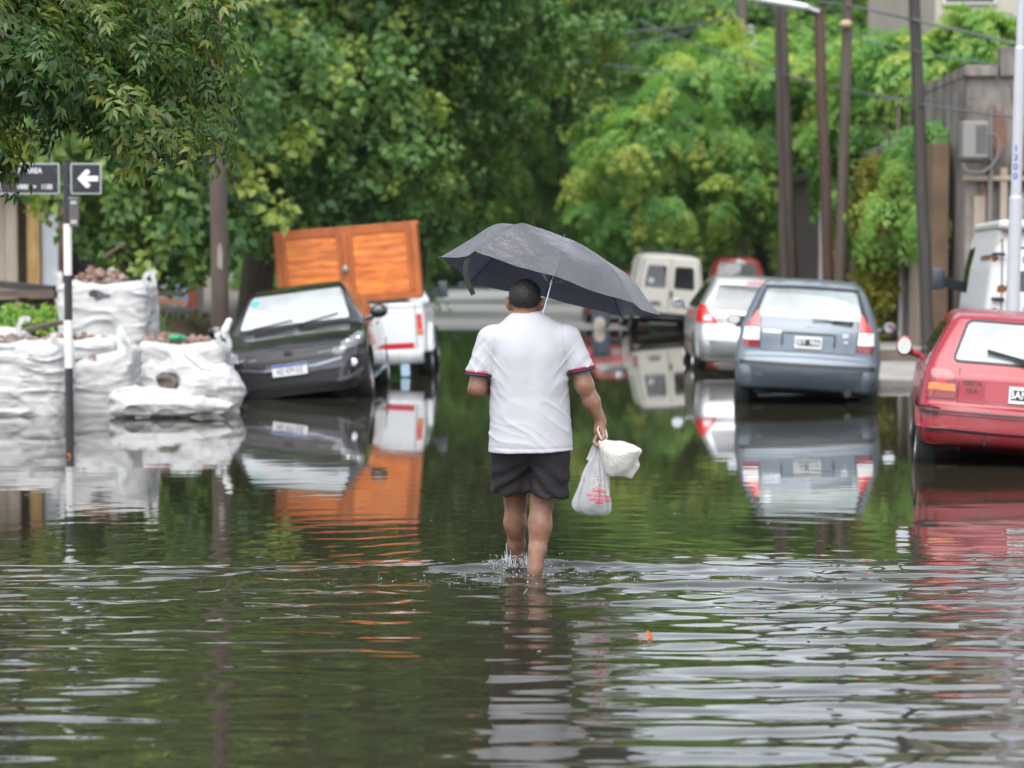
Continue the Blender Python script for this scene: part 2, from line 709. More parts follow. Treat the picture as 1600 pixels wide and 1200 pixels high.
def wave(X, Y):
    rng = np.random.RandomState(11)
    # agitated behind the wading man, nearly still ahead of him
    front = 12.10 + .10 * np.sin(X * 1.1 + .4) + .06 * np.sin(X * 3.1)
    E = 0.05 + 0.12 * sstep(14.5, 12.2, Y) + 0.83 * sstep(front + .45, front - .15, Y)
    E = E * (1 + .75 * np.exp(-((Y - 11.2) / .75) ** 2) - 0.30 * sstep(9.0, 6.5, Y))
    E = E * sstep(16, 12.6, Y)
    sx = .82 + 0.40 * sstep(-.6, 1.0, X)
    z = 0 * X
    for i in range(46):
        lam = 0.085 * (5.4 ** rng.rand())
        th = rng.normal(0, .19)
        k = 2 * math.pi / lam
        a = 0.0064 * lam / (2 * math.pi) * (0.7 + .6 * rng.rand()) * (1.0 if lam > .2 else .75)
        ph = rng.rand() * 6.283
        mod = 2.2 * np.clip(vnoise(np.stack([X, Y, 0 * X + i * 1.7], -1).astype(np.float32), (rng.uniform(1.0, 3.6), rng.uniform(1.2, 3.6), 1), 200 + i) * .9 + .35, 0, 1)
        z = z + a * mod * 1.35 * np.sin(k * (Y * math.cos(th) + X * math.sin(th)) + ph)
    z = z * E * sx
    # rings spreading from the legs
    for (cx, cy, lam, amp, fall) in ((.11, 11.66, .17, .0014, 1.5), (.03, 12.0, .15, .0012, 1.2), (.08, 11.2, .34, .0020, 2.6)):
        r = np.hypot(X - cx, (Y - cy))
        z = z + amp * np.sin(2 * math.pi * r / lam) * np.exp(-r / fall) * (0.25 + .75 * E)
    # bow wave: a raised hump in front, trailing off to both sides
    yc = 12.02 - 0.34 * np.maximum(-(X - .06), 0) - .05 * np.maximum(X - .06, 0)
    dx = np.abs(X - .06)
    z = z + 0.030 * np.exp(-((Y - yc) / .17) ** 2) * np.exp(-dx / 1.25)
    z = z - 0.012 * np.exp(-((Y - yc + .33) / .20) ** 2) * np.exp(-dx / 1.2)
    yc2 = 12.10 - 0.015 * dx
    z = z + 0.0042 * np.exp(-((Y - yc2) / .07) ** 2) * (.5 + .5 * np.sin(X * 1.1 + .8)) * sstep(5, 2.5, dx)
    # chop round the ankles
    r = np.hypot(X - .07, (Y - 11.83) * .9)
    P = np.stack([X, Y, 0 * X], -1).astype(np.float32)
    z = z + np.exp(-(r / .38) ** 2) * (.007 * vnoise(P, (24, 18, 1), 5) + .004 * vnoise(P, (50, 44, 1), 6))
    r2 = np.hypot(X - .0, (Y - 11.45) * 1.3)
    z = z + np.exp(-(r2 / .9) ** 2) * .0016 * vnoise(P, (22, 30, 1), 15)
    return z


wxs = np.concatenate([[-60, -30, -18, -12], np.arange(-9, -3.6, .3), np.arange(-3.6, 3.6, .032), np.arange(3.6, 9, .3), [12, 18, 30, 60]])
wys = np.concatenate([[-60, -20, 0, 3, 5], np.arange(6.0, 13.2, .018), np.arange(13.2, 17, .06), np.arange(17, 30, .5), np.arange(30, 54, 2.0)])
mw, nt, N, L, b = _nt('flood_water')
b.inputs['Base Color'].default_value = (.026, .024, .015, 1)
b.inputs['Roughness'].default_value = .028
b.inputs['IOR'].default_value = 1.39
tc = N.new('ShaderNodeTexCoord')


def _ripple(scale, detail, lo_hi):
    mp = N.new('ShaderNodeMapping')
    mp.inputs['Scale'].default_value = scale
    L.new(tc.outputs['Object'], mp.inputs['Vector'])
    nz = N.new('ShaderNodeTexNoise')
    nz.inputs['Scale'].default_value = 1.0
    nz.inputs['Detail'].default_value = detail
    L.new(mp.outputs['Vector'], nz.inputs['Vector'])
    sp = N.new('ShaderNodeSeparateXYZ')
    L.new(tc.outputs['Object'], sp.inputs['Vector'])
    cv = N.new('ShaderNodeFloatCurve')
    mr = N.new('ShaderNodeMapRange')
    mr.inputs['From Min'].default_value = 6
    mr.inputs['From Max'].default_value = 54
    L.new(sp.outputs['Y'], mr.inputs['Value'])
    L.new(mr.outputs['Result'], cv.inputs['Value'])
    c = cv.mapping.curves[0]
    pts = [((y - 6) / 48, v) for y, v in lo_hi]
    c.points[0].location = pts[0]
    c.points[1].location = pts[-1]
    for p in pts[1:-1]:
        c.points.new(*p)
    cv.mapping.update()
    mu = N.new('ShaderNodeMath')
    mu.operation = 'MULTIPLY'
    L.new(nz.outputs['Fac'], mu.inputs[0])
    L.new(cv.outputs['Value'], mu.inputs[1])
    return mu.outputs['Value']


# curve values are heights in units of 1 mm
r1 = _ripple((1.3, 4.6, 1), 2, [(6, .55), (12, .5), (13.5, 1.0), (16, 1.0), (20, .42), (27, .06), (54, .05)])
r2 = _ripple((5.5, 13, 1), 3, [(6, .42), (11.5, .34), (12.5, .10), (15, .05), (20, .008), (54, .004)])
ad = N.new('ShaderNodeMath')
ad.operation = 'ADD'
L.new(r1, ad.inputs[0])
L.new(r2, ad.inputs[1])
bp = N.new('ShaderNodeBump')
bp.inputs['Strength'].default_value = 1
bp.inputs['Distance'].default_value = .001
L.new(ad.outputs['Value'], bp.inputs['Height'])
L.new(bp.outputs['Normal'], b.inputs['Normal'])
water = kind(sheet('water', wxs, wys, wave, mw), 'structure')
# ================================================================== the wading man (local frame: x right, y away, z up from the water)
M_skin = mat('skin', (.265, .140, .088), rough=.40, var=9, col2=(.165, .078, .050), bump=(160, .35, .002), subs=.03, spec=.45)
M_hair = mat('hair', (.006, .005, .0045), rough=.6, var=160, col2=(.014, .012, .010), bump=(240, 1.0, .004), stretch=(1, 1, .35))
M_shirt = mat('white_cotton', (.425, .425, .455), rough=.85, bump=(9, .35, .02), spec=.2, stretch=(1, 1, .6))
M_short = mat('dark_shorts', (.020, .017, .020), rough=.75, bump=(26, .5, .012), spec=.3)
M_band_r = mat('crimson_band', (.42, .02, .06), rough=.8)
M_band_n = mat('navy_band', (.03, .025, .06), rough=.8)

man = thing('person', 'man in white t-shirt and dark shorts wading away under a dark umbrella, bags in hand', 'person', (MAN[0], MAN[1], 0))


def build_body():
    f = Field((-.42, -.28, -.20), (.46, .46, 1.52), .0052)
    # torso
    f.ell((-.005, .0, 1.10), (.185, .115, .22), .05)
    f.ell((0, .02, .88), (.175, .125, .20), .06)
    f.ell((0, .0, .72), (.17, .125, .14), .06)
    f.cone((-.15, .0, 1.195), (.15, .0, 1.195), .058, .058, .05)
    # neck, head
    f.cone((-.018, .0, 1.22), (-.024, .025, 1.345), .064, .062, .05)
    f.ell((-.026, .022, 1.412), (.076, .092, .088), .02)
    f.ell((-.026, .050, 1.352), (.060, .070, .078), .04)          # jaw
    f.ell((-.026, .118, 1.385), (.012, .018, .026), .015)          # nose
    f.ell((-.026, .106, 1.425), (.05, .018, .012), .02)           # brow
    f.ell((-.056, .118, 1.408), (.015, .012, .010), .01, op='s')
    f.ell((.004, .118, 1.408), (.015, .012, .010), .01, op='s')
    f.ell((-.026, .112, 1.343), (.026, .010, .009), .008)          # lips
    for s in (-1, 1):                                             # ears
        f.ell((-.026 + s * .084, .016, 1.372), (.013, .024, .037), .008, rot=(0, s * .18, s * .35))
    # left arm, bent to the umbrella handle
    f.chain([(-.185, 0, 1.195), (-.245, .0, 1.07), (-.268, -.005, .945)], [.052, .052, .045], .03)
    f.chain([(-.268, -.005, .940), (-.20, .11, .955), (-.080, .268, .98)], [.046, .043, .029], .02)
    f.ell((-.042, .296, .99), (.042, .030, .040), .02, rot=(0, 0, .5))
    for i in range(4):
        z = 1.022 - i * .0215
        f.chain([(-.014, .286, z), (.010, .310, z), (.004, .338, z - .002), (-.022, .338, z - .002)], [.0098, .0095, .0088, .008], .004)
    f.chain([(-.050, .315, 1.015), (-.042, .342, 1.035), (-.018, .346, 1.035)], [.012, .0105, .009], .006)
    # right arm hanging
    f.chain([(.185, 0, 1.195), (.235, -.005, 1.08), (.278, -.012, .955)], [.052, .050, .042], .03)
    f.chain([(.278, -.012, .955), (.315, .0, .875), (.362, .012, .775)], [.042, .041, .028], .025)
    f.ell((.277, -.02, .965), (.036, .033, .05), .03)
    f.ell((.357, .010, .728), (.030, .036, .046), .022, rot=(0, .12, .5))
    for i in range(4):                                            # fingers folded round the bag handles
        bx, by = .343 + i * .011, -.024 + i * .0175
        dz = (-.002, -.006, -.005, .002)[i]
        f.chain([(bx - .006, by, .700 + dz), (bx - .018, by - .010, .674 + dz), (bx - .004, by - .022, .655 + dz), (bx + .014, by - .016, .664 + dz)],
                [.0105, .0100, .0092, .0080], .003)
    f.chain([(.372, -.012, .725), (.378, -.030, .700), (.366, -.040, .682)], [.0125, .0112, .0095], .008)
    # legs
    f.chain([(-.088, .01, .72), (-.082, .09, .53), (-.072, .165, .345)], [.098, .083, .060], .03)
    f.chain([(-.072, .165, .345), (-.074, .185, .235), (-.068, .225, .12), (-.058, .262, .02), (-.057, .27, -.10)], [.055, .055, .043, .034, .034], .02)
    f.ell((-.076, .166, .245), (.048, .044, .09), .03, rot=(.12, 0, 0))
    f.chain([(.088, -.01, .72), (.078, .02, .53), (.060, .035, .355)], [.100, .086, .062], .03)
    f.chain([(.060, .035, .355), (.052, .02, .24), (.040, -.005, .12), (.026, -.035, .02), (.022, -.05, -.10)], [.057, .057, .045, .035, .035], .02)
    f.ell((.052, .0, .245), (.050, .044, .095), .03, rot=(-.1, 0, 0))
    for x, y in ((-.057, .27), (.022, -.05)):                      # ankle bones, feet
        for s in (-1, 1):
            f.ell((x + s * .032, y, -.045), (.012, .014, .016), .015)
        f.cone((x, y - .03, -.13), (x, y + .15, -.145), .034, .030, .03, sc=(1.15, 1, .8))
    f.displace(lambda P: .0022 * vnoise(P, 22, 2) + .001 * vnoise(P, 60, 3))
    return f.mesh('body', M_skin, man, it=2)


def build_hair():
    f = Field((-.14, -.11, 1.28), (.09, .16, 1.52), .0045)
    f.ell((-.026, .016, 1.413), (.083, .093, .0885), .0)
    # cut away the face, the neck and above the ears
    f.add(lambda P: (P - np.array((0, .082, 1.425))) @ np.array((0, -.94, .34)) , (-.14, -.11, 1.28), (.09, .16, 1.52), .02, op='s')
    f.add(lambda P: P[..., 2] - 1.343 - 5.0 * (P[..., 0] + .026) ** 2 - np.maximum(P[..., 1] - .0, 0) * .62, (-.14, -.11, 1.28), (.09, .16, 1.52), .012, op='s')
    for s in (-1, 1):
        f.ell((-.026 + s * .088, .026, 1.372), (.022, .030, .036), .01, op='s')
    f.displace(lambda P: .0022 * vnoise(P, 90, 2) + .0015 * vnoise(P, 190, 3))
    return f.mesh('hair', M_hair, man, it=1)


SL_N = np.array((-.10, -.02, -.99))     # left sleeve hem normal (points out of the sleeve)
SR_N = np.array((.20, -.02, -.98))
SL_P, SR_P = np.array((-.262, 0, 1.008)), np.array((.258, -.005, 1.030))


def build_shirt():
    f = Field((-.40, -.26, .56), (.42, .30, 1.36), .005)
    hem = [((0, 0, .622), (0.03, 0, -1))]
    f.ell((-.004, -.004, 1.08), (.204, .140, .25), .05)
    f.cone((-.002, .01, .90), (.004, .0, .50), .200, .224, .06, sc=(1, .78, 1), clip=hem)
    f.ell((0, .045, .86), (.185, .135, .19), .05)                  # belly
    f.cone((-.165, .0, 1.190), (.160, .0, 1.190), .070, .070, .05)
    f.cone((-.09, .0, 1.235), (.07, .0, 1.235), .056, .056, .05)
    f.cone((-.055, .0, 1.275), (.010, .0, 1.280), .056, .054, .05, clip=[((0, 0, 1.322), (0, -.18, 1))])
    f.cone((-.190, 0, 1.19), (-.268, .0, .97), .080, .075, .035, clip=[(SL_P - SL_N * .020, SL_N)])
    f.cone((.183, 0, 1.19), (.280, -.008, .98), .078, .072, .035, clip=[(SR_P - SR_N * .020, SR_N)])

    def ridge(P, sc, seed, p=2.5):
        return np.clip(1 - np.abs(vnoise(P, sc, seed)) * 1.15, 0, 1) ** p

    def folds(P):
        x, y, z = P[..., 0], P[..., 1], P[..., 2]
        ax = np.abs(x)
        n = vnoise(P, (5, 5, 4), 21)
        # shear the noise so that creases run diagonally from the armpits to the small of the back
        Q = np.stack([x * .6 - z * .45, y, z + x * .55 + .25 * np.abs(x)], -1).astype(np.float32)
        d = -.0042 * ridge(Q, (4.0, 6, 13), 5, 4) * np.clip((1.14 - z) / .25, .15, 1)
        d += -.0018 * ridge(Q, (7, 10, 28), 6, 4) * np.clip((1.0 - z) / .2, .2, 1)
        side = np.clip((ax - .09) / .08, 0, 1) * np.exp(-((z - 1.02) / .13) ** 2)
        d += -.0055 * side * ridge(np.stack([x * 0, y, z * 1.0 - ax * 1.3], -1).astype(np.float32), (5, 6, 24), 8)
        slv = np.clip((ax - .2) / .05, 0, 1)
        d += -.005 * slv * ridge(np.stack([x, y, z + ax * 1.2], -1).astype(np.float32), (6, 6, 26), 10)
        d += .004 * n + .003
        d = d * (.35 + .65 * np.clip((z - .625) / .07, 0, 1))
        d += .006 * np.exp(-(x / .03) ** 2) * (y < 0) * np.exp(-((z - .95) / .2) ** 2)
        d += .0035 * np.exp(-((ax - .172 - (1.2 - z) * .10) / .007) ** 2) * (z > 1.0)
        d += .0025 * np.exp(-((z - .645) / .006) ** 2)
        for s in (-1, 1):
            d -= .006 * np.exp(-((x - s * .085) / .05) ** 2 - ((z - 1.12) / .08) ** 2) * (y < 0)
        return d
    f.displace(folds)
    return f.mesh('shirt', M_shirt, man, it=1)


def build_bands():
    for P0, Nn, a, b_ in ((SL_P, SL_N, (-.190, 0, 1.19), (-.268, .0, .97)), (SR_P, SR_N, (.185, 0, 1.19), (.282, -.008, .98))):
        n = Nn / np.linalg.norm(Nn)
        for (lo, hi, m, nm) in ((-.024, -.011, M_band_r, 'sleeve_band'), (-.011, .002, M_band_n, 'sleeve_band')):
            f = Field(P0 - .13, P0 + .13, .004)
            f.cone(a, b_, .081, .076, 0, clip=[(P0 + n * hi, n), (P0 + n * lo, -n)])
            f.mesh(nm, m, man, it=1)


def build_shorts():
    f = Field((-.26, -.24, .33), (.27, .33, .74), .0055)
    f.ell((0, .0, .66), (.185, .138, .15), .04)
    f.cone((-.090, .01, .64), (-.094, .115, .36), .112, .104, .03, clip=[((-.09, .1, .424), (.05, .25, -1))])
    f.cone((.092, -.008, .64), (.084, .03, .33), .114, .110, .03, clip=[((.08, .02, .398), (-.16, .12, -1))])

    def folds(P):
        x, z = P[..., 0], P[..., 2]
        n = vnoise(P, (9, 9, 7), 31)
        d = .0045 * np.sin(z * 60 + np.abs(x) * 70 + n * 4) * np.clip((.6 - z) / .12, 0, 1)
        d += .005 * n * np.clip((.66 - z) / .08, 0, 1)
        d += .012 * np.exp(-((x + .0) / .012) ** 2) * (P[..., 1] < 0) * (z < .62)
        return d
    f.displace(folds)
    return f.mesh('shorts', M_short, man, it=2)


build_body()
build_hair()
build_shirt()
build_bands()
build_shorts()
for s in (-1, 1):
    e = MB()
    e.ico((-.026 + s * .030, .104, 1.408), .011, 2)
    e.done('eye', mat('eye_white', (.7, .68, .65), rough=.2), man, smooth=True)

# ------------------------------------------------------------------ umbrella
M_umb = mat('wet_umbrella_cloth', (.066, .066, .073), rough=.34, var=4, col2=(.085, .085, .093), bump=(20, .55, .02), spec=.6, rvar=.1)
_n = M_umb.node_tree
_tl = _n.nodes.new('ShaderNodeBsdfTranslucent')
_tl.inputs['Color'].default_value = (.016, .017, .028, 1)
_mx = _n.nodes.new('ShaderNodeAddShader')
_n.links.new(_n.nodes['Principled BSDF'].outputs['BSDF'], _mx.inputs[0])
_n.links.new(_tl.outputs['BSDF'], _mx.inputs[1])
_n.links.new(_mx.outputs['Shader'], _n.nodes['Material Output'].inputs['Surface'])
M_steel = mat('steel', (.55, .55, .57), rough=.25, metal=1.0)
M_black = mat('black_plastic', (.012, .012, .013), rough=.4)
UC = Vector((MAN[0] + (862 - 828) / 306, 12.07, 1.6 - (447 - 405) / 306))
umb = thing('umbrella', 'dark grey wet umbrella tilted over the wading man', 'umbrella', UC, (R(-4), R(15.3), 0))


def rib_profile(i):
    """(radius fraction, height m) along rib i; i*45 deg from local +x towards -y (the camera)."""
    R0 = [(0, .262), (.15, .252), (.32, .222), (.66, .152), (.88, .052), (1, 0)]
    LW = [(0, .262), (.2, .266), (.45, .258), (.62, .232), (.80, .118), (1, .0)]
    tips = [0, .0, .016, .040, -.008, -.075, -.03, -.03]
    p = LW if i in (3, 4, 5) else R0
    c = np.array(p)
    r = np.linspace(0, 1, 19)
    sp = catmull(c, 8)
    h = np.interp(r, sp[:, 0], sp[:, 1])
    return r, h + tips[i] * r ** 3


def rib_pt(i, k):
    r, h = rib_profile(i)
    a = -R(45) * i
    rad = .595 * (1.0 if i not in (3,) else 1.0)
    return Vector((math.cos(a) * r[k] * rad, math.sin(a) * r[k] * rad, h[k]))


def build_canopy():
    V, F = [], []
    nr, nc = 19, 13
    for i in range(8):
        j = (i + 1) % 8
        base = len(V)
        for k in range(nr):
            A, B = rib_pt(i, k), rib_pt(j, k)
            for c in range(nc):
                t = c / (nc - 1)
                p = A.lerp(B, t)
                sag = math.sin(math.pi * t)
                rr = k / (nr - 1)
                p.z -= .034 * sag * rr * (1 - .45 * rr)
                # rim is cut as a shallow curve between the tips
                q = 1 - .055 * sag * rr ** 6
                V.append((p.x * q, p.y * q, p.z + .012 * sag * rr ** 6))
        for k in range(nr - 1):
            for c in range(nc - 1):
                a = base + k * nc + c
                F.append((a, a + 1, a + nc + 1, a + nc))
    V = np.array(V)
    P = V.astype(np.float32)
    V[:, 2] += (.0030 * vnoise(P, (14, 14, 14), 4) - .003 * (1 - np.abs(vnoise(P, (9, 9, 9), 14))) ** 4) * np.clip(np.hypot(V[:, 0], V[:, 1]) * 4, 0, 1)
    o = np_mesh('canopy', V, np.array(F), M_umb, umb)
    return o


build_canopy()
for i in range(8):
    t = MB()
    t.tube([rib_pt(i, k) - Vector((0, 0, .006)) for k in range(0, 19, 2)] , .0021, 6)
    tip = rib_pt(i, 18)
    t.tube([tip, tip * 1.02 - Vector((0, 0, .012))], .003, 6)
    rb = t.done('rib', M_black, umb, True)
    t = MB()
    m = rib_pt(i, 9) - Vector((0, 0, .008))
    t.tube([m, Vector((m.x * .1, m.y * .1, .02))], .002, 6)
    t.done('strut', M_steel, rb, True)
t = MB()
t.tube([(0, 0, .277), (0, 0, .262)], [.004, .007], 8)
t.done('ferrule', M_black, umb, True)
t = MB()
t.tube([(0, 0, .26), (0, 0, -.45)], .0052, 10)
t.tube([(0, 0, .03), (0, 0, .0)], .011, 10)
t.done('shaft', M_steel, umb, True)
t = MB()
t.lathe([(.006, -.43), (.014, -.44), (.015, -.50), (.014, -.545), (.006, -.555)], 16)
t.done('handle', M_black, umb, True)
t = MB()
sp = [(-.44, -.24, .02), (-.455, -.24, -.03), (-.44, -.235, -.08), (-.405, -.23, -.13), (-.375, -.225, -.165)]
for a_, b_ in zip(sp, sp[1:]):
    t.beam(a_, b_, .026, .0016, up=(0, 1, .2))
t.done('strap', M_black, umb, False)
# ------------------------------------------------------------------ shopping bags in the right hand
def mat_film(name, col, clear=.35, rough=.3, bump=(18, .8, .01)):
    m, nt, N, L, b = _nt(name)
    b.inputs['Base Color'].default_value = (*col, 1)
    b.inputs['Roughness'].default_value = rough
    tc = N.new('ShaderNodeTexCoord')
    nz = N.new('ShaderNodeTexNoise')
    nz.inputs['Scale'].default_value = bump[0]
    nz.inputs['Detail'].default_value = 4
    L.new(tc.outputs['Object'], nz.inputs['Vector'])
    bp = N.new('ShaderNodeBump')
    bp.inputs['Strength'].default_value = bump[1]
    bp.inputs['Distance'].default_value = bump[2]
    L.new(nz.outputs['Fac'], bp.inputs['Height'])
    L.new(bp.outputs['Normal'], b.inputs['Normal'])
    tl = N.new('ShaderNodeBsdfTranslucent')
    tl.inputs['Color'].default_value = (*col, 1)
    m1 = N.new('ShaderNodeMixShader')
    m1.inputs['Fac'].default_value = .4
    L.new(b.outputs['BSDF'], m1.inputs[1])
    L.new(tl.outputs['BSDF'], m1.inputs[2])
    tr = N.new('ShaderNodeBsdfTransparent')
    m2 = N.new('ShaderNodeMixShader')
    m2.inputs['Fac'].default_value = clear
    L.new(m1.outputs['Shader'], m2.inputs[1])
    L.new(tr.outputs['BSDF'], m2.inputs[2])
    L.new(m2.outputs['Shader'], N['Material Output'].inputs['Surface'])
    return m


M_film = mat_film('thin_white_film', (.70, .71, .73), .46)
M_film2 = mat_film('cream_film', (.74, .73, .70), .05, bump=(14, .9, .012))
M_redink = mat('red_ink', (.55, .02, .05), rough=.6)
M_grey = mat('grey_goods', (.05, .045, .05), rough=.6, var=20, col2=(.12, .11, .11))
M_bread = mat('tan_parcel', (.55, .42, .28), rough=.7, var=9, col2=(.7, .58, .42))

BG = (MAN[0], MAN[1], 0)


def loft(name, rings, mat_, parent, folds=None, n=64, seed=0, cap=(False, True)):
    """rings: (z, cx, cy, rx, ry); folds(theta, s) radial multiplier"""
    A = catmull(np.array(rings, float), 7)
    th = np.arange(n) * 2 * math.pi / n
    V = []
    for i, (z, cx, cy, rx, ry) in enumerate(A):
        s = i / (len(A) - 1)
        c, sn = np.cos(th), np.sin(th)
        e = .75
        X = np.sign(c) * np.abs(c) ** e * rx
        Y = np.sign(sn) * np.abs(sn) ** e * ry
        m = folds(th, s) if folds else 1
        V.append(np.stack([cx + X * m, cy + Y * m, z + 0 * X], 1))
    V = np.array(V)
    P = V.reshape(-1, 3)
    P = P + .0035 * np.stack([vnoise(P.astype(np.float32), 30, seed + k) for k in range(3)], 1)
    m = len(A)
    I = np.arange(m - 1)[:, None] * n
    K = np.arange(n)[None]
    F = np.stack([I + K, I + (K + 1) % n, I + n + (K + 1) % n, I + n + K], -1).reshape(-1, 4)
    P = np.concatenate([P, [P[-n:].mean(0)]])
    capF = np.stack([(m - 1) * n + np.arange(n), (m - 1) * n + (np.arange(n) + 1) % n, np.full(n, m * n), np.full(n, m * n)], 1)
    me_o = None
    Fq = F
    V3 = P
    bm = bmesh.new()
    vs = [bm.verts.new(p) for p in V3]
    for f in Fq:
        bm.faces.new([vs[k] for k in f])
    for f in capF:
        bm.faces.new([vs[f[0]], vs[f[1]], vs[f[2]]])
    me = bpy.data.meshes.new(name)
    bm.to_mesh(me)
    bm.free()
    return link(name, me, mat_, parent, True)


bag1 = thing('carrier_bag', 'thin see-through white carrier bag with red lettering hanging from his hand', 'plastic bag', BG)
rings = [(.655, .352, -.005, .010, .012), (.60, .342, -.005, .026, .022), (.53, .335, -.005, .052, .036), (.46, .327, -.005, .070, .05),
         (.40, .318, -.005, .086, .062), (.35, .316, -.005, .098, .066), (.318, .326, -.005, .088, .060), (.300, .345, -.005, .055, .045), (.296, .35, -.005, .02, .02)]


def pleat(th, s):
    return 1 + (.16 * (1 - s) ** 1.2 + .02) * np.sin(th * 11 + 1.7 * np.sin(th * 2 + 1)) + .03 * np.sin(th * 5 + s * 6)


sack = loft('bag_body', rings, M_film, bag1, pleat, 72, 40)
t = MB()
t.beam((.340, -.02, .668), (.300, -.02, .575), .030, .0025, up=(0, 1, 0))
t.beam((.362, -.022, .672), (.362, -.03, .59), .016, .0025, up=(0, 1, 0))
t.beam((.344, .02, .668), (.330, .03, .58), .026, .0025, up=(0, 1, 0))
t.done('bag_handle', M_film, bag1)
f = Field((.20, -.08, .27), (.43, .07, .45), .006)
f.rbox((.345, .0, .352), (.062, .040, .042), .015, rot=(0, .25, .1))
f.ell((.285, .0, .345), (.035, .035, .03), .02)
f.rbox((.33, .01, .40), (.03, .025, .03), .012, .01, rot=(.2, .4, .3))
f.mesh('contents', M_grey, bag1)
# printed thank-you text wrapped on the film
bpy.context.view_layer.update()
dg = bpy.context.evaluated_depsgraph_get()
_bv = BVHTree.FromObject(sack, dg)


def print_on(o, bv, off=.0015):
    for v in o.data.vertices:
        hit = bv.ray_cast(Vector((v.co.x, -.5, v.co.z)), Vector((0, 1, 0)))
        if hit[0] is not None:
            v.co.y = hit[0].y - off
    return o


rows = [('Gracias', .425, .026), ('por su compra', .400, .024), ('LLEVE SU BOLSA', .378, .0165), ('siempre', .365, .014)]
tx = []
for body, z, sz in rows:
    M = Matrix.Translation((.352, 0, z)) @ Matrix.Rotation(R(6), 4, 'Y') @ TXT_BACK
    o = print_on(text_mesh('lettering', body, sz, M_redink, bag1, M, extrude=0, bold=.0006, sx=.9), _bv)
emb = MB()
for k in range(14):
    a0, a1 = 2 * math.pi * k / 14, 2 * math.pi * (k + 1) / 14
    if k % 3 == 2:
        continue
    for (r0, r1) in ((.027, .029),):
        emb.poly([(.352 + math.cos(a) * r, 0, .468 + math.sin(a) * r * 1.1) for a, r in ((a0, r0), (a0, r1), (a1, r1), (a1, r0))], (0, -.0004, 0))
for cx, cz, rr in ((.354, .452, .006), (.345, .481, .006), (.362, .478, .004)):
    emb.poly([(cx + math.cos(a) * rr, 0, cz + math.sin(a) * rr * .6) for a in np.arange(8) * math.pi / 4], (0, -.0004, 0))
print_on(emb.done('printed_emblem', M_redink, bag1), _bv)

bag2 = thing('grocery_sack', 'small knotted cream plastic bag held beside the lettered one', 'plastic bag', BG)
f = Field((.26, -.20, .43), (.60, .12, .78), .0045)
C2 = np.array((.450, -.055, .588))
rng = np.random.RandomState(5)
planes = []
for k in range(34):
    n = rng.normal(size=3)
    n /= np.linalg.norm(n)
    planes.append((n, .098 * (1 + .14 * rng.randn())))


def _lump(P):
    q = (P - C2) / np.array((1.08, .85, .98))
    d = None
    for n, r in planes:
        e = q @ n - r
        d = e if d is None else smax(d, e, .022)
    return d


f.add(_lump, (.26, -.2, .43), (.6, .12, .78), 0)
f.chain([(.365, -.03, .672), (.385, -.035, .655), (.42, -.045, .62)], [.010, .016, .05], .03)
f.rbox((.505, -.05, .545), (.035, .045, .04), .012, .03, rot=(.2, .5, .1))


def crease(P):
    d = np.linalg.norm(P - np.array((.38, -.04, .66)), axis=-1)
    q = P - np.array((.38, -.04, .66))
    a = np.arctan2(q[..., 2], q[..., 0])
    return .0026 * np.sin(a * 24 + 4 * vnoise(P, 14, 3)) * np.exp(-d / .12) - .0040 * (1 - np.abs(vnoise(P, (12, 12, 16), 7))) ** 4 - .0015 * (1 - np.abs(vnoise(P, (36, 36, 30), 8))) ** 3


f.displace(crease)
f.mesh('bag_body', M_film2, bag2, it=1)
t = MB()
t.tube([(.372, -.035, .668), (.357, -.045, .70), (.342, -.042, .738), (.352, -.01, .752), (.385, .005, .735), (.392, -.01, .70), (.378, -.03, .668)], [.008, .0055, .0042, .004, .0042, .0055, .008], 8)
t.done('bag_handle', M_film2, bag2, True)

# ------------------------------------------------------------------ splash at the ankles
M_splash, nt, N, L, b = _nt('splash_water')
b.inputs['Base Color'].default_value = (.9, .93, .95, 1)
b.inputs['Roughness'].default_value = .05
b.inputs['Transmission Weight'].default_value = .55
b.inputs['IOR'].default_value = 1.33
rng = np.random.RandomState(9)
sp = MB()
bx, by = MAN[0] - .058, MAN[1] + .262
for k in range(46):
    a = rng.uniform(0, 6.283)
    rr = .045 + abs(rng.normal(0, .018))
    side = abs(math.cos(a)) ** .6
    hgt = (.02 + .065 * side * rng.rand()) * (1.0 if rng.rand() < .8 else 1.5)
    x0, y0 = bx + rr * math.cos(a), by + rr * math.sin(a) * 1.2 - .03
    x1, y1 = x0 + .012 * math.cos(a) + rng.normal(0, .004), y0 + .012 * math.sin(a)
    sp.tube([(x0, y0, -.006), ((x0 + x1) / 2 + rng.normal(0, .003), y0, hgt * .55), (x1, y1, hgt)], [.0055, .0028, .0009], 5)
for k in range(520):
    a, rr = rng.uniform(0, 6.283), abs(rng.normal(0, .10))
    sp.ico((bx + rr * math.cos(a) + .02, by + rr * math.sin(a) - .05, abs(rng.normal(0, .03)) + .004), rng.uniform(.0012, .0038), 1)
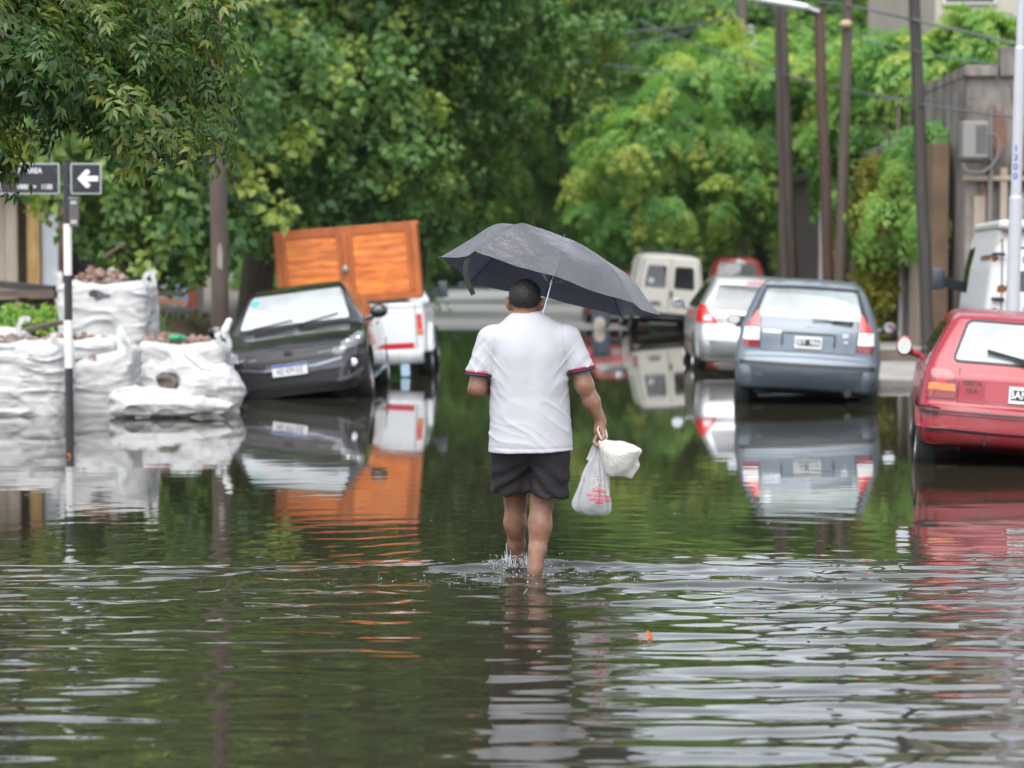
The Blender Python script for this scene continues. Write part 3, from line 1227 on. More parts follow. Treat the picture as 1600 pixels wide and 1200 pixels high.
for (r0, zmul, sd_) in ((.050, 1.0, 1), (.072, .55, 2)):      # thin crowns of thrown-up water
    n = 72
    ring = []
    for k in range(n):
        a = 2 * math.pi * k / n
        q = np.array([[math.cos(a) * 2.2, math.sin(a) * 2.2, 0.0]], np.float32)
        h_ = max(.004, (.026 + .045 * float(vnoise(q, 1.6, 60 + sd_)[0]) + .016 * float(vnoise(q, 5.0, 70 + sd_)[0])) * zmul * (.45 + .75 * abs(math.cos(a)) ** .7))
        col = []
        for j, t_ in enumerate((0, .35, .7, 1)):
            r = r0 + .022 * t_ + .004 * float(vnoise(q * 3 + j, 2.0, 80)[0])
            col.append(sp.bm.verts.new((bx + r * math.cos(a), by - .025 + r * 1.2 * math.sin(a), -.006 + (h_ + .006) * t_)))
        ring.append(col)
    for k in range(n):
        for j in range(3):
            sp.bm.faces.new((ring[k][j], ring[(k + 1) % n][j], ring[(k + 1) % n][j + 1], ring[k][j + 1]))
for k in range(110):                                     # beads skittering over the surface
    sp.ico((MAN[0] + rng.normal(-.1, .45), MAN[1] - abs(rng.normal(.25, .22)), rng.uniform(.001, .012)), rng.uniform(.0015, .0038), 1)
kind(sp.done('splash', M_splash, None, True), 'stuff')

# dead leaves on the water
M_dead = mat('dead_leaf', (.40, .11, .03), rough=.6, var=60, col2=(.25, .07, .02))


def dead_leaf(x, y, L_, rz, lab):
    V, F = [], []
    for i in range(9):
        s = i / 8
        wdt = L_ * .32 * math.sin(math.pi * min(1, s * .96 + .02)) ** .8
        up = .35 * L_ * s * s
        for c in (-1, 0, 1):
            V.append((wdt * c * .8, s * L_ * .9 - L_ / 2, up + abs(c) * wdt * .55))
    for i in range(8):
        for c in (0, 1):
            a = i * 3 + c
            F.append((a, a + 1, a + 4, a + 3))
    o = np_mesh('fallen_leaf', np.array(V), np.array(F), M_dead)
    o.location = (x, y, float(wave(np.array([x]), np.array([y]))[0]) + .004)
    o.rotation_euler = (.5, 0, rz)
    md = o.modifiers.new('blade', 'SOLIDIFY')
    md.thickness = .001
    return tag(o, lab, 'leaf', 'fallen leaves on the water')


dead_leaf(wx(1014, 9.7), 9.68, .055, .3, 'larger rust brown leaf floating on rippled water in front of the walker')
dead_leaf(wx(998, 9.6), 9.60, .035, 1.2, 'small rust brown leaf floating just beside the larger leaf')
dead_leaf(wx(105, 18.6), 18.6, .06, .8, 'orange leaf floating in front of the banded sign post')

# specks of litter drifting on the flood
rng = np.random.RandomState(31)
sp = MB()
for k in range(70):
    y = rng.uniform(7.5, 24)
    x = rng.uniform(-.22, .22) * y
    z = float(wave(np.array([x]), np.array([y]))[0])
    a = rng.uniform(0, 6.28)
    r = rng.uniform(.004, .016)
    sp.poly([(x + r * math.cos(a + q) * (1 if i % 2 else .5), y + r * math.sin(a + q), z + .002) for i, q in enumerate((0, 1.5, 3.1, 4.7))], (0, 0, .0015))
kind(sp.done('litter', mat('drift_litter', (.16, .13, .07), rough=.7, var=3, col2=(.35, .32, .25))), 'stuff')
# ================================================================== vehicles
M_rubber = mat('tyre_rubber', (.015, .015, .016), rough=.75, bump=(60, .4, .004))
M_trim = mat('black_trim', (.018, .018, .019), rough=.5)
M_under = mat('dark_interior', (.022, .021, .022), rough=.9)
M_rim = mat('wheel_rim', (.38, .39, .40), rough=.35, metal=.9, dirt=(9, (.1, .08, .06), .45, .8))
M_redlens = mat('red_lens', (.55, .012, .012), rough=.12, coat=.8, bump=(90, .15, .003))
M_reddark = mat('dark_red_lens', (.20, .006, .010), rough=.14, coat=.8)
M_amber = mat('amber_lens', (.65, .16, .01), rough=.14, coat=.8)
M_clear = mat('clear_lens', (.72, .72, .74), rough=.12, coat=.8)
M_plate = mat('plate_white', (.72, .73, .74), rough=.4)
M_platek = mat('plate_black', (.015, .015, .018), rough=.4)
M_plateb = mat('plate_blue', (.03, .05, .32), rough=.4)
M_chrome = mat('bright_metal', (.75, .75, .77), rough=.15, metal=1)
M_mirr = mat('mirror_glass', (.45, .47, .5), rough=.02, metal=1)
M_seat = mat('grey_seat_cloth', (.055, .055, .06), rough=.9)
M_gl_fog = mat_glass('fogged_glass', .52, (.50, .58, .57), (.62, .72, .70))
M_gl_white = mat_glass('misted_windscreen', .70, (.57, .60, .605), (.6, .7, .7), 1.1)
M_gl_dark = mat_glass('tinted_glass', .10, (.2, .22, .23), (.22, .25, .26))
M_gl_grey = mat_glass('rain_grey_glass', .42, (.36, .38, .40), (.3, .33, .34))


def poly_sdf(poly, Q):
    """signed distance of points Q (...,2) to a closed polygon."""
    poly = np.array(poly, float)
    sh = Q.shape[:-1]
    Q = Q.reshape(-1, 2).astype(np.float64)
    d = np.full(len(Q), 1e9)
    ins = np.zeros(len(Q), bool)
    for i in range(len(poly)):
        a, b = poly[i], poly[(i + 1) % len(poly)]
        e = b - a
        w_ = Q - a
        t = np.clip((w_ @ e) / max(e @ e, 1e-12), 0, 1)
        d = np.minimum(d, ((w_ - t[:, None] * e) ** 2).sum(1))
        c1 = Q[:, 1] >= a[1]
        c2 = Q[:, 1] < b[1]
        c3 = e[0] * w_[:, 1] > e[1] * w_[:, 0]
        ins ^= (c1 & c2 & c3) | (~c1 & ~c2 & ~c3)
    d = np.sqrt(d)
    return np.where(ins, -d, d).reshape(sh)


def rounded(poly, r, n=4):
    out = []
    m = len(poly)
    for i in range(m):
        p, a, b = np.array(poly[i], float), np.array(poly[i - 1], float), np.array(poly[(i + 1) % m], float)
        la, lb = np.linalg.norm(a - p), np.linalg.norm(b - p)
        rr = min(r, la * .45, lb * .45)
        A, B = p + (a - p) / la * rr, p + (b - p) / lb * rr
        for k in range(n + 1):
            t = k / n
            out.append((1 - t) ** 2 * A + 2 * t * (1 - t) * p + t * t * B)
    return np.array(out)


class Shell:
    """body surface: side profile (y,z) x half width, rounded along the edges and bowed in plan."""

    def __init__(s, prof, width, plan, kx=.10, cz=.04, k=.12, closed_smooth=5, kbelow=None):
        P = catmull(prof, closed_smooth, True)
        s.lo = P.min(0) - .5
        s.hi = P.max(0) + .5
        s.h = .02
        n = np.ceil((s.hi - s.lo) / s.h).astype(int) + 1
        G = np.stack(np.meshgrid(s.lo[0] + np.arange(n[0]) * s.h, s.lo[1] + np.arange(n[1]) * s.h, indexing='ij'), -1)
        s.G = poly_sdf(P, G)
        s.width = np.array(width, float)
        s.plan = np.array(plan, float)
        s.kx, s.cz, s.k = kx, cz, k

    def d2(s, y, z):
        u = np.clip((y - s.lo[0]) / s.h, 0, s.G.shape[0] - 1.001)
        v = np.clip((z - s.lo[1]) / s.h, 0, s.G.shape[1] - 1.001)
        i, j = u.astype(int), v.astype(int)
        a, b = u - i, v - j
        G = s.G
        return (G[i, j] * (1 - a) + G[i + 1, j] * a) * (1 - b) + (G[i, j + 1] * (1 - a) + G[i + 1, j + 1] * a) * b

    def hw(s, y, z):
        return np.interp(z, s.width[:, 0], s.width[:, 1]) - np.interp(y, s.plan[:, 0], s.plan[:, 1])

    def __call__(s, P):
        x, y, z = np.abs(P[..., 0]), P[..., 1], P[..., 2]
        d1 = s.d2(y * (1 + s.kx * x * x), z + s.cz * x * x)
        d2 = (x - s.hw(y, z)) * .95
        return smax(d1, d2, s.k)

    def normal(s, P):
        e = .004
        g = np.stack([s(P + e * np.eye(3)[i]) - s(P - e * np.eye(3)[i]) for i in range(3)], -1)
        return g / (np.linalg.norm(g, axis=-1, keepdims=True) + 1e-9)

    VIEWS = {'rear': (0, 2, 1, 1), 'front': (0, 2, 1, -1), 'left': (1, 2, 0, 1), 'right': (1, 2, 0, -1), 'top': (0, 1, 2, -1)}

    def project(s, Q, view, start=3.0):
        """Q (n,2) -> points on the shell seen along the view direction."""
        a, b, c, sg = s.VIEWS[view]
        P = np.zeros((len(Q), 3))
        P[:, a], P[:, b] = Q[:, 0], Q[:, 1]
        P[:, c] = -sg * start
        for _ in range(90):
            P[:, c] += sg * s(P) * .7
        return P

    def patch(s, name, poly, view, mat_, parent, off=.004, rim=.02, maxlen=.05, rings=(1, .8, .55, .28)):
        poly = np.array(poly, float)
        pts = []
        for i in range(len(poly)):
            p, q = poly[i], poly[(i + 1) % len(poly)]
            m = max(1, int(np.linalg.norm(q - p) / maxlen))
            for k in range(m):
                pts.append(p + (q - p) * k / m)
        pts = np.array(pts)
        c = pts.mean(0)
        n = len(pts)
        Q = np.concatenate([c + (pts - c) * r for r in rings] + [c[None]])
        P = s.project(Q, view)
        N_ = s.normal(P)
        V = P + N_ * off
        V = np.concatenate([V, P[:n] - N_[:n] * rim])
        F = []
        b = len(Q)
        for k in range(n):
            k2 = (k + 1) % n
            for r in range(len(rings) - 1):
                F.append((r * n + k, r * n + k2, (r + 1) * n + k2, (r + 1) * n + k))
            F.append(((len(rings) - 1) * n + k, (len(rings) - 1) * n + k2, len(Q) - 1))
            F.append((b + k, b + k2, k2, k))
        bm = bmesh.new()
        vs = [bm.verts.new(v) for v in V]
        for f in F:
            bm.faces.new([vs[i] for i in f])
        bmesh.ops.recalc_face_normals(bm, faces=bm.faces)
        me = bpy.data.meshes.new(name)
        bm.to_mesh(me)
        bm.free()
        o = link(name, me, mat_, parent, True)
        me.set_sharp_from_angle(angle=R(50))
        return o

    def strip(s, name, line, view, wid, mat_, parent, off=.003, maxlen=.05):
        line = np.array(line, float)
        pts = [line[0]]
        for p, q in zip(line, line[1:]):
            m = max(1, int(np.linalg.norm(q - p) / maxlen))
            for k in range(1, m + 1):
                pts.append(p + (q - p) * k / m)
        pts = np.array(pts)
        t = np.gradient(pts, axis=0)
        t /= np.linalg.norm(t, axis=1)[:, None]
        nn = np.stack([-t[:, 1], t[:, 0]], 1)
        A, B = s.project(pts + nn * wid / 2, view), s.project(pts - nn * wid / 2, view)
        A2, B2 = A + s.normal(A) * off, B + s.normal(B) * off
        A1, B1 = A - s.normal(A) * .012, B - s.normal(B) * .012
        V = np.concatenate([A1, A2, B2, B1])
        n = len(pts)
        F = []
        for k in range(n - 1):
            for r in range(3):
                F.append((r * n + k, r * n + k + 1, (r + 1) * n + k + 1, (r + 1) * n + k))
        bm = bmesh.new()
        vs = [bm.verts.new(v) for v in V]
        for f in F:
            bm.faces.new([vs[i] for i in f])
        bm.faces.new([vs[0], vs[n], vs[2 * n], vs[3 * n]])
        bm.faces.new([vs[n - 1], vs[4 * n - 1], vs[3 * n - 1], vs[2 * n - 1]])
        bmesh.ops.recalc_face_normals(bm, faces=bm.faces)
        me = bpy.data.meshes.new(name)
        bm.to_mesh(me)
        bm.free()
        return link(name, me, mat_, parent, False)


def _emboss(s, o, view='rear', off=.004):
    n = len(o.data.vertices)
    co = np.zeros(n * 3, np.float32)
    o.data.vertices.foreach_get('co', co)
    co = co.reshape(-1, 3)
    P = s.project(co[:, [0, 2]].astype(float), view)
    o.data.vertices.foreach_set('co', (P + s.normal(P) * off).astype(np.float32).ravel())
    o.data.update()
    return o


Shell.emboss = _emboss


def mirror_poly(poly):
    return [(-x, z) for x, z in poly][::-1]


def wheel(parent, x, y, rad, wid, side, tilt=0):
    t = MB()
    w2 = wid / 2
    t.lathe([(rad * .62, -w2 * .8), (rad * .86, -w2), (rad * .97, -w2 * .8), (rad, -w2 * .4), (rad, w2 * .4), (rad * .97, w2 * .8), (rad * .86, w2), (rad * .62, w2 * .8)], 40, 'x')
    tyre = t.done('wheel', M_rubber, parent, True)
    tyre.location = (x, y, rad)
    tyre.rotation_euler = (0, 0, tilt)
    t = MB()
    s = side
    prof = [(rad * .63, w2 * .55 * s), (rad * .64, w2 * .92 * s), (rad * .60, w2 * .95 * s), (rad * .56, w2 * .55 * s), (rad * .2, w2 * .5 * s), (rad * .16, w2 * .75 * s), (rad * .02, w2 * .78 * s)]
    t.lathe(prof, 40, 'x')
    for k in range(5):
        a = k * 2 * math.pi / 5
        t.beam((w2 * .72 * s, math.cos(a) * rad * .14, math.sin(a) * rad * .14), (w2 * .78 * s, math.cos(a) * rad * .6, math.sin(a) * rad * .6), rad * .16, rad * .08, bev=.005, up=(1, 0, 0))
    t.done('rim', M_rim, tyre, True)
    return tyre


def build_body(sh, paint, parent, lo, hi, h=.018, arches=(), arch_r=.33, arch_in=.45, cav_z=.7, cuts=(), extra=None, wall=.045, name='body', cavity=True, cav_y=None):
    f = Field(lo, hi, h)
    sl, P = f.grid()
    Fo = sh(P).astype(np.float32)
    if extra is not None:
        Fo = extra(Fo, P).astype(np.float32)
    Ff = Fo.copy()
    x = np.abs(P[..., 0])
    for (ay, az) in arches:
        d = np.hypot(P[..., 1] - ay, P[..., 2] - az) - arch_r
        Ff = smax(Ff, -np.maximum(d, arch_in - x), .02)
    if cavity:
        cav = np.maximum(Fo + wall, cav_z - P[..., 2])
        if cav_y is not None:
            cav = np.maximum(cav, np.maximum(cav_y[0] - P[..., 1], P[..., 1] - cav_y[1]))
        Ff = np.maximum(Ff, -cav)
    for view, poly, rng_ in cuts:
        a, b, c, sg = Shell.VIEWS[view]
        q = np.stack([P[..., a], P[..., b]], -1)
        mm = (P[..., c] * sg > rng_[0]) & (P[..., c] * sg < rng_[1])
        idx = np.where(mm)
        if len(idx[0]) == 0:
            continue
        d = poly_sdf(poly, q[idx])
        Ff[idx] = np.maximum(Ff[idx], -d)
    V, Q = nets(Ff, f.o, f.h)
    V = smooth_mesh(V, Q, 2)
    c = V[Q].mean(1)
    v = sh(c) if extra is None else extra(sh(c), c)
    # outer skin: pull back on the exact surface so that the paint reflects smoothly
    vo = sh(V)
    m = np.abs(vo) < h * .6
    if extra is None:
        V[m] -= sh.normal(V[m]) * vo[m][:, None]
    inside = (v < -.022)
    o = np_mesh(name, V, Q, [paint, M_under], parent, True, inside.astype(int))
    o.data.set_sharp_from_angle(angle=R(48))
    return o


def headrest(parent, x, y, z, w_=.13):
    f = Field((x - .3, y - .16, z - .62), (x + .3, y + .16, z + .16), .02)
    f.rbox((x, y, z), (w_, .05, .095), .045)
    f.rbox((x, y + .0, z - .36), (.23, .07, .26), .06, rot=(-.12, 0, 0))
    f.cone((x - .05, y, z - .2), (x - .05, y, z), .012, .012, 0)
    f.cone((x + .05, y, z - .2), (x + .05, y, z), .012, .012, 0)
    return f.mesh('seat', M_seat, parent, it=1)


def door_mirror(parent, x, y, z, side, paint, facing=-1, w_=.095, h_=.07):
    f = Field((x - .2, y - .14, z - .15), (x + .2, y + .14, z + .15), .012)
    f.ell((x, y, z), (w_ * 1.08, .075, h_ * 1.12), .0, clip=[((x, y + facing * .03, z), (0, facing, 0))])
    f.cone((x, y + .01, z - h_ * .4), (x - side * (w_ + .07), y + .03, z - h_ * .9), .028, .03, .02)
    o = f.mesh('door_mirror', paint, parent, it=1)
    t = MB()
    pts = [(x + math.cos(a) * w_ * .9, y + facing * .033, z + math.sin(a) * h_ * .9) for a in np.arange(20) * math.pi / 10]
    t.poly(pts, (0, -facing * .01, 0))
    t.done('mirror_glass', M_mirr, o)
    return o


def plate(parent, c, w_, h_, text, style, rotx=0, face=-1):
    """number plate; face -1 looks backwards (-y)."""
    t = MB()
    t.box((0, 0, 0), (w_, .006, h_), bev=.002)
    base = t.done('number_plate', M_plate if style != 'black' else M_plate, parent)
    base.location = c
    base.rotation_euler = (rotx, 0, 0 if face < 0 else math.pi)
    if style == 'black':
        t = MB()
        t.box((0, -.0045, .0), (w_ * .90, .002, h_ * .62), bev=.0008)
        t.done('plate_field', M_platek, base)
        text_mesh('lettering', text, h_ * .66, M_plate, base, Matrix.Translation((0, -.0062, 0)) @ TXT_BACK, .0006, .0012, sx=.86)
    else:
        t = MB()
        t.box((0, -.0042, h_ * .38), (w_ * .985, .002, h_ * .2), bev=.0008)
        t.done('plate_band', M_plateb, base)
        text_mesh('lettering', text, h_ * .70, M_platek, base, Matrix.Translation((0, -.0042, -h_ * .10)) @ TXT_BACK, .0006, .0010, sx=.70)
    return base


def wiper(parent, a, b, w_=.012):
    t = MB()
    a, b = Vector(a), Vector(b)
    t.beam(a, b, w_, .016)
    m = a.lerp(b, .5)
    t.beam(m + Vector((0, -.018, 0)), b + Vector((0, -.02, -.02)), w_ * 1.2, .014)
    t.lathe([(.018, -.02), (.018, .02)], 10, 'y', b)
    return t.done('wiper', M_trim, parent)


def place(root, X, Y, wl_depth, roll, yaw):
    root.location = (X, Y, -wl_depth)
    root.rotation_euler = (0, R(roll), R(yaw))


# ------------------------------------------------------------------ silver blue hatchback (tall rounded tail)
def tall_hatch():
    P_blue = mat_paint('silver_blue_paint', (.125, .155, .19), metal=.3, rough=.36, coat=.55, dirt=(.5, .95))
    root = thing('parked_car', 'silver blue rounded hatchback standing in the water behind the red car, seen from the rear', 'car', group='cars parked along the right kerb')
    # y = 0 at the middle of the car; tail at -1.92
    prof = [(-1.60, .30), (-1.84, .33), (-1.915, .44), (-1.93, .55), (-1.90, .655), (-1.845, .715), (-1.825, .80), (-1.80, .95), (-1.745, 1.06),
            (-1.60, 1.25), (-1.44, 1.42), (-1.33, 1.475), (-1.0, 1.512), (-.4, 1.53), (.15, 1.49), (.55, 1.37), (.95, 1.13), (1.2, .99), (1.55, .87),
            (1.82, .70), (1.92, .50), (1.88, .26), (1.6, .19), (0, .20), (-1.2, .24)]
    width = [(.1, .70), (.25, .765), (.45, .805), (.62, .815), (.80, .80), (1.0, .765), (1.2, .685), (1.40, .60), (1.55, .52), (1.8, .46)]
    plan = [(-2.1, .12), (-1.93, .075), (-1.6, .015), (-1.2, 0), (1.0, 0), (1.5, .04), (1.8, .14), (2.0, .26)]
    sh = Shell(prof, width, plan, kx=.105, cz=.055, k=.10)
    rw = rounded([(-.555, 1.115), (.555, 1.115), (.465, 1.40), (-.465, 1.40)], .05)
    fwp = rounded([(-.62, 1.10), (.62, 1.10), (.50, 1.40), (-.50, 1.40)], .05)
    sw1 = rounded([(-1.28, 1.06), (-.42, 1.02), (-.42, 1.40), (-1.05, 1.38)], .06)
    sw2 = rounded([(-.36, 1.02), (.82, 1.0), (.30, 1.34), (-.36, 1.41)], .06)
    cuts = [('rear', rw, (-3, -1.0)), ('front', fwp, (-3, -.2))]
    for v in ('left', 'right'):
        cuts += [(v, sw1, (-2, -.3)), (v, sw2, (-2, -.3))]
    build_body(sh, P_blue, root, (-.92, -2.05, .12), (.92, 2.05, 1.62), arches=((-1.24, .29), (1.22, .29)), arch_r=.335, cuts=cuts, cav_z=.72)
    g = rounded([(-.575, 1.10), (.575, 1.10), (.48, 1.415), (-.48, 1.415)], .05)
    sh.patch('rear_window', g, 'rear', M_gl_fog, root, off=.002)
    sh.patch('windscreen', rounded([(-.64, 1.085), (.64, 1.085), (.515, 1.415), (-.515, 1.415)], .05), 'front', M_gl_white, root, off=.002)
    for v in ('left', 'right'):
        sh.patch('side_window', rounded([(-1.30, 1.045), (-.40, 1.005), (-.40, 1.415), (-1.06, 1.395)], .06), v, M_gl_dark, root, off=.002)
        sh.patch('side_window', rounded([(-.38, 1.005), (.85, .985), (.30, 1.355), (-.38, 1.425)], .06), v, M_gl_dark, root, off=.002)
    # dark strips each side of the rear glass and under the spoiler
    for sgn in (1, -1):
        d = [(-.645, 1.09), (-.585, 1.09), (-.50, 1.415), (-.53, 1.40)]
        sh.patch('pillar_trim', d if sgn > 0 else mirror_poly(d), 'rear', M_trim, root, off=.003)
        # lamp: red top, clear middle, red base in one housing
        a = [(-.700, .765), (-.530, .765), (-.535, .84), (-.712, .84)]
        b_ = [(-.712, .842), (-.535, .842), (-.545, .975), (-.700, .975)]
        c = [(-.700, .977), (-.545, .977), (-.552, 1.155), (-.575, 1.165), (-.655, 1.03)]
        fm = (lambda q: q) if sgn > 0 else mirror_poly
        lamp = sh.patch('tail_lamp', fm(c), 'rear', M_redlens, root, off=.014)
        sh.patch('clear_lens', fm(b_), 'rear', M_clear, lamp, off=.013)
        sh.patch('red_lens', fm(a), 'rear', M_reddark, lamp, off=.014)
    sh.strip('spoiler_shadow_gap', [(-.52, 1.428), (0, 1.442), (.52, 1.428)], 'rear', .022, M_trim, root, off=.012)
    # tail door seam, number recess, bumper trim
    sh.strip('tailgate_seam', [(-.535, 1.09), (-.525, .76), (-.50, .735), (.50, .735), (.525, .76), (.535, 1.09)], 'rear', .009, M_trim, root, off=.001)
    sh.patch('plate_recess', rounded([(-.285, .745), (.285, .745), (.285, .945), (-.285, .945)], .03), 'rear', P_blue, root, off=.004)
    sh.strip('recess_edge', [(-.285, .80), (-.285, .94), (.285, .94), (.285, .80)], 'rear', .022, M_trim, root, off=.006)
    sh.strip('bumper_trim', [(-.74, .595), (-.4, .592), (.4, .592), (.74, .595)], 'rear', .045, M_trim, root, off=.006)
    M_bump = mat_paint('bumper_blue', (.06, .075, .098), metal=.3, rough=.5, coat=.3)
    sh.patch('bumper_skin', rounded([(-.72, .375), (.72, .375), (.765, .565), (-.765, .565)], .05), 'rear', M_bump, root, off=.004)
    plate(root, (0, -1.842, .845), .294, .129, 'JEY  966', 'black', R(-6))
    wiper(root, (.03, -1.755, 1.10), (.46, -1.705, 1.085))
    P0 = sh.project(np.array([(0, 1.02), (-.40, .945), (.40, .935), (.40, .87)]), 'rear')
    M_badge = mat('badge_silver', (.75, .77, .80), rough=.25, metal=.8)
    t = MB()
    for dz in (0, -.028):
        for sg in (1, -1):
            t.beam((0, P0[0][1] - .008, 1.045 + dz), (sg * .032, P0[0][1] - .008, 1.018 + dz), .012, .013, up=(0, 1, 0))
    t.done('tail_emblem', M_badge, root)
    for k, body, sz in ((1, 'CITROEN', .044), (2, 'SX', .058), (3, '1.4i', .036)):
        sh.emboss(text_mesh('badge_lettering', body, sz, M_badge, root, Matrix.Translation((P0[k][0], 0, P0[k][2])) @ TXT_BACK, .0, .0008))
    t = MB()
    t.tube([(.46, -1.6, .32), (.46, -1.90, .315)], .042, 14)
    t.done('exhaust_pipe', M_trim, root, True)
    t = MB()
    pts = [(-.46 + .045 * math.cos(a), 0, 1.17 + .045 * math.sin(a)) for a in np.arange(14) * math.pi / 7]
    Pq = sh.project(np.array([(p[0], p[2]) for p in pts]), 'rear')
    t.poly([tuple(p + np.array((0, -.008, 0))) for p in Pq], (0, -.001, 0))
    t.done('window_sticker', M_plate, root)
    for x in (-.36, .36):
        headrest(root, x, -.95, 1.14)
        headrest(root, x, .02, 1.16)
    for sd in (-1, 1):
        door_mirror(root, sd * .93, .62, .99, sd, mat_paint('mirror_blue', (.06, .08, .11), rough=.4), w_=.08, h_=.062)
        for y, tl in ((-1.24, 0), (1.22, 0)):
            wheel(root, sd * .70, y, .295, .18, sd)
    return root


car_blue = tall_hatch()
# ------------------------------------------------------------------ red two-box hatchback at the right edge
def windows(sh, root, rear=None, front=None, sides=(), glass=(M_gl_fog, M_gl_white, M_gl_dark)):
    """glass panes; returns the openings to cut in the body."""
    cuts = []

    def inset(poly, d=.022):
        p = np.array(poly)
        c = p.mean(0)
        q = p - c
        return c + q * (1 - d / np.maximum(np.linalg.norm(q, axis=1, keepdims=True), .05))
    for poly, view, rng_, nm, gm in ((rear, 'rear', (-4, -.6), 'rear_window', glass[0]), (front, 'front', (-4, -.2), 'windscreen', glass[1])):
        if poly is not None:
            p = rounded(poly, .05)
            sh.patch(nm, p, view, gm, root, off=.002)
            cuts.append((view, inset(p), rng_))
    for poly in sides:
        p = rounded(poly, .05)
        for v in ('left', 'right'):
            sh.patch('side_window', p, v, glass[2], root, off=.002)
            cuts.append((v, inset(p), (-2, -.3)))
    return cuts


def red_hatch():
    P_red = mat_paint('red_paint', (.27, .006, .020), metal=.05, rough=.34, coat=.45, dirtcol=(.4, .1, .1), dirt=(.55, 1.0))
    P_red2 = mat_paint('faded_red_bumper', (.25, .014, .022), rough=.5, coat=.35, dirtcol=(.4, .25, .22), dirt=(.45, .85))
    root = thing('parked_car', 'bright red two-box hatchback at the right edge with black wiper and BA number plate', 'car', group='cars parked along the right kerb')
    prof = [(-1.60, .30), (-1.80, .33), (-1.862, .40), (-1.868, .50), (-1.855, .585), (-1.80, .61), (-1.775, .66), (-1.755, .82), (-1.70, .91), (-1.58, 1.08),
            (-1.44, 1.25), (-1.36, 1.305), (-1.1, 1.335), (-.4, 1.345), (.15, 1.315), (.42, 1.23), (.92, .955), (1.2, .89), (1.75, .78), (1.86, .62), (1.88, .42), (1.7, .22), (0, .2), (-1.2, .22)]
    width = [(.1, .70), (.3, .77), (.48, .80), (.62, .80), (.85, .775), (.98, .725), (1.2, .62), (1.35, .545), (1.6, .48)]
    plan = [(-2.1, .10), (-1.86, .05), (-1.6, .008), (-1.2, 0), (1.1, 0), (1.6, .05), (1.9, .16)]
    sh = Shell(prof, width, plan, kx=.055, cz=.04, k=.075)
    rear = [(-.555, .945), (.555, .945), (.455, 1.262), (-.455, 1.262)]
    M_gl_red = mat_glass('hatch_glass', .50, (.52, .57, .59), (.70, .76, .76), .9)  # pale diffuse film also stands in for sky reflected by the rear glass
    cuts = windows(sh, root, rear, [(-.60, .965), (.60, .965), (.48, 1.235), (-.48, 1.235)],
                   ([(-1.40, .94), (-.36, .91), (-.36, 1.24), (-1.20, 1.22)], [(-.31, .91), (.72, .90), (.28, 1.19), (-.31, 1.24)]), (M_gl_red, M_gl_white, M_gl_dark))
    build_body(sh, P_red, root, (-.92, -1.98, .12), (.92, 2.0, 1.44), arches=((-1.17, .30), (1.15, .28)), arch_r=.325, cuts=cuts, cav_z=.62, h=.016)
    rp = rounded(rear, .05)
    sh.strip('window_seal', list(rp) + [rp[0]], 'rear', .018, M_trim, root, off=.005)
    for sgn in (1, -1):
        fm = (lambda q: q) if sgn > 0 else mirror_poly
        lamp = sh.patch('tail_lamp', fm(rounded([(-.738, .655), (-.515, .655), (-.525, .80), (-.575, .875), (-.715, .875)], .03)), 'rear', M_reddark, root, off=.010)
        sh.patch('indicator_lens', fm([(-.728, .715), (-.522, .715), (-.528, .768), (-.724, .768)]), 'rear', M_amber, lamp, off=.013)
        sh.patch('brake_lens', fm([(-.665, .770), (-.605, .770), (-.605, .825), (-.665, .825)]), 'rear', M_redlens, lamp, off=.0135)
    sh.strip('tailgate_seam', [(-.50, .90), (-.505, .635), (.505, .635), (.50, .90)], 'rear', .008, M_trim, root, off=.001)
    M_recess = mat_paint('recess_red', (.33, .014, .028), rough=.36)
    sh.patch('plate_recess', rounded([(-.30, .655), (.30, .655), (.30, .80), (-.30, .80)], .03), 'rear', M_recess, root, off=.002)
    # bumper: red bar with two black rubbing lines, and a lower red valance
    sh.patch('bumper_bar', rounded([(-.775, .43), (.775, .43), (.79, .585), (-.79, .585)], .02), 'rear', P_red2, root, off=.030, rim=.06)
    sh.strip('bumper_line', [(-.77, .555), (0, .557), (.77, .555)], 'rear', .011, M_trim, root, off=.034)
    sh.strip('bumper_line', [(-.76, .535), (0, .537), (.76, .535)], 'rear', .006, M_trim, root, off=.034)
    sh.strip('bumper_gap', [(-.76, .418), (0, .42), (.76, .418)], 'rear', .024, M_trim, root, off=.006)
    sh.patch('lower_valance', rounded([(-.72, .315), (.72, .315), (.74, .405), (-.74, .405)], .02), 'rear', P_red2, root, off=.016, rim=.06)
    t = MB()
    t.tube([(-.28, -1.86, .40), (-.28, -1.90, .39), (-.28, -1.90, .33), (-.28, -1.86, .32)], .007, 8)
    t.done('towing_eye', M_trim, root, True)
    plate(root, (.03, -1.785, .722), .30, .129, 'BAN  417', 'black', R(-4))
    for dz, body, sz in ((.785, 'FIESTA', .048), (.728, 'CLX', .045)):
        sh.emboss(text_mesh('badge_lettering', body, sz, M_trim, root, Matrix.Translation((-.40, 0, dz)) @ TXT_BACK, 0, .0012))
    wiper(root, (-.30, -1.645, 1.045), (.10, -1.70, .965), .016)
    t = MB()
    Pq = sh.project(np.array([(-.30, 1.04), (.10, .965)]), 'rear')
    t.beam(tuple(Pq[0] + np.array((0, -.02, 0))), tuple(Pq[1] + np.array((0, -.03, 0))), .014, .012)
    t.done('wiper_blade', M_trim, root)
    for v in ('left', 'right'):
        sh.strip('rubbing_strip', [(-1.45, .50), (1.4, .50)], v, .045, M_trim, root, off=.008)
        sh.strip('door_seam', [(-.33, .30), (-.33, .9)], v, .008, M_trim, root, off=.001)
        sh.patch('flank_lamp', [(1.56, .56), (1.78, .56), (1.76, .70), (1.58, .72)], v, M_clear, root, off=.004)
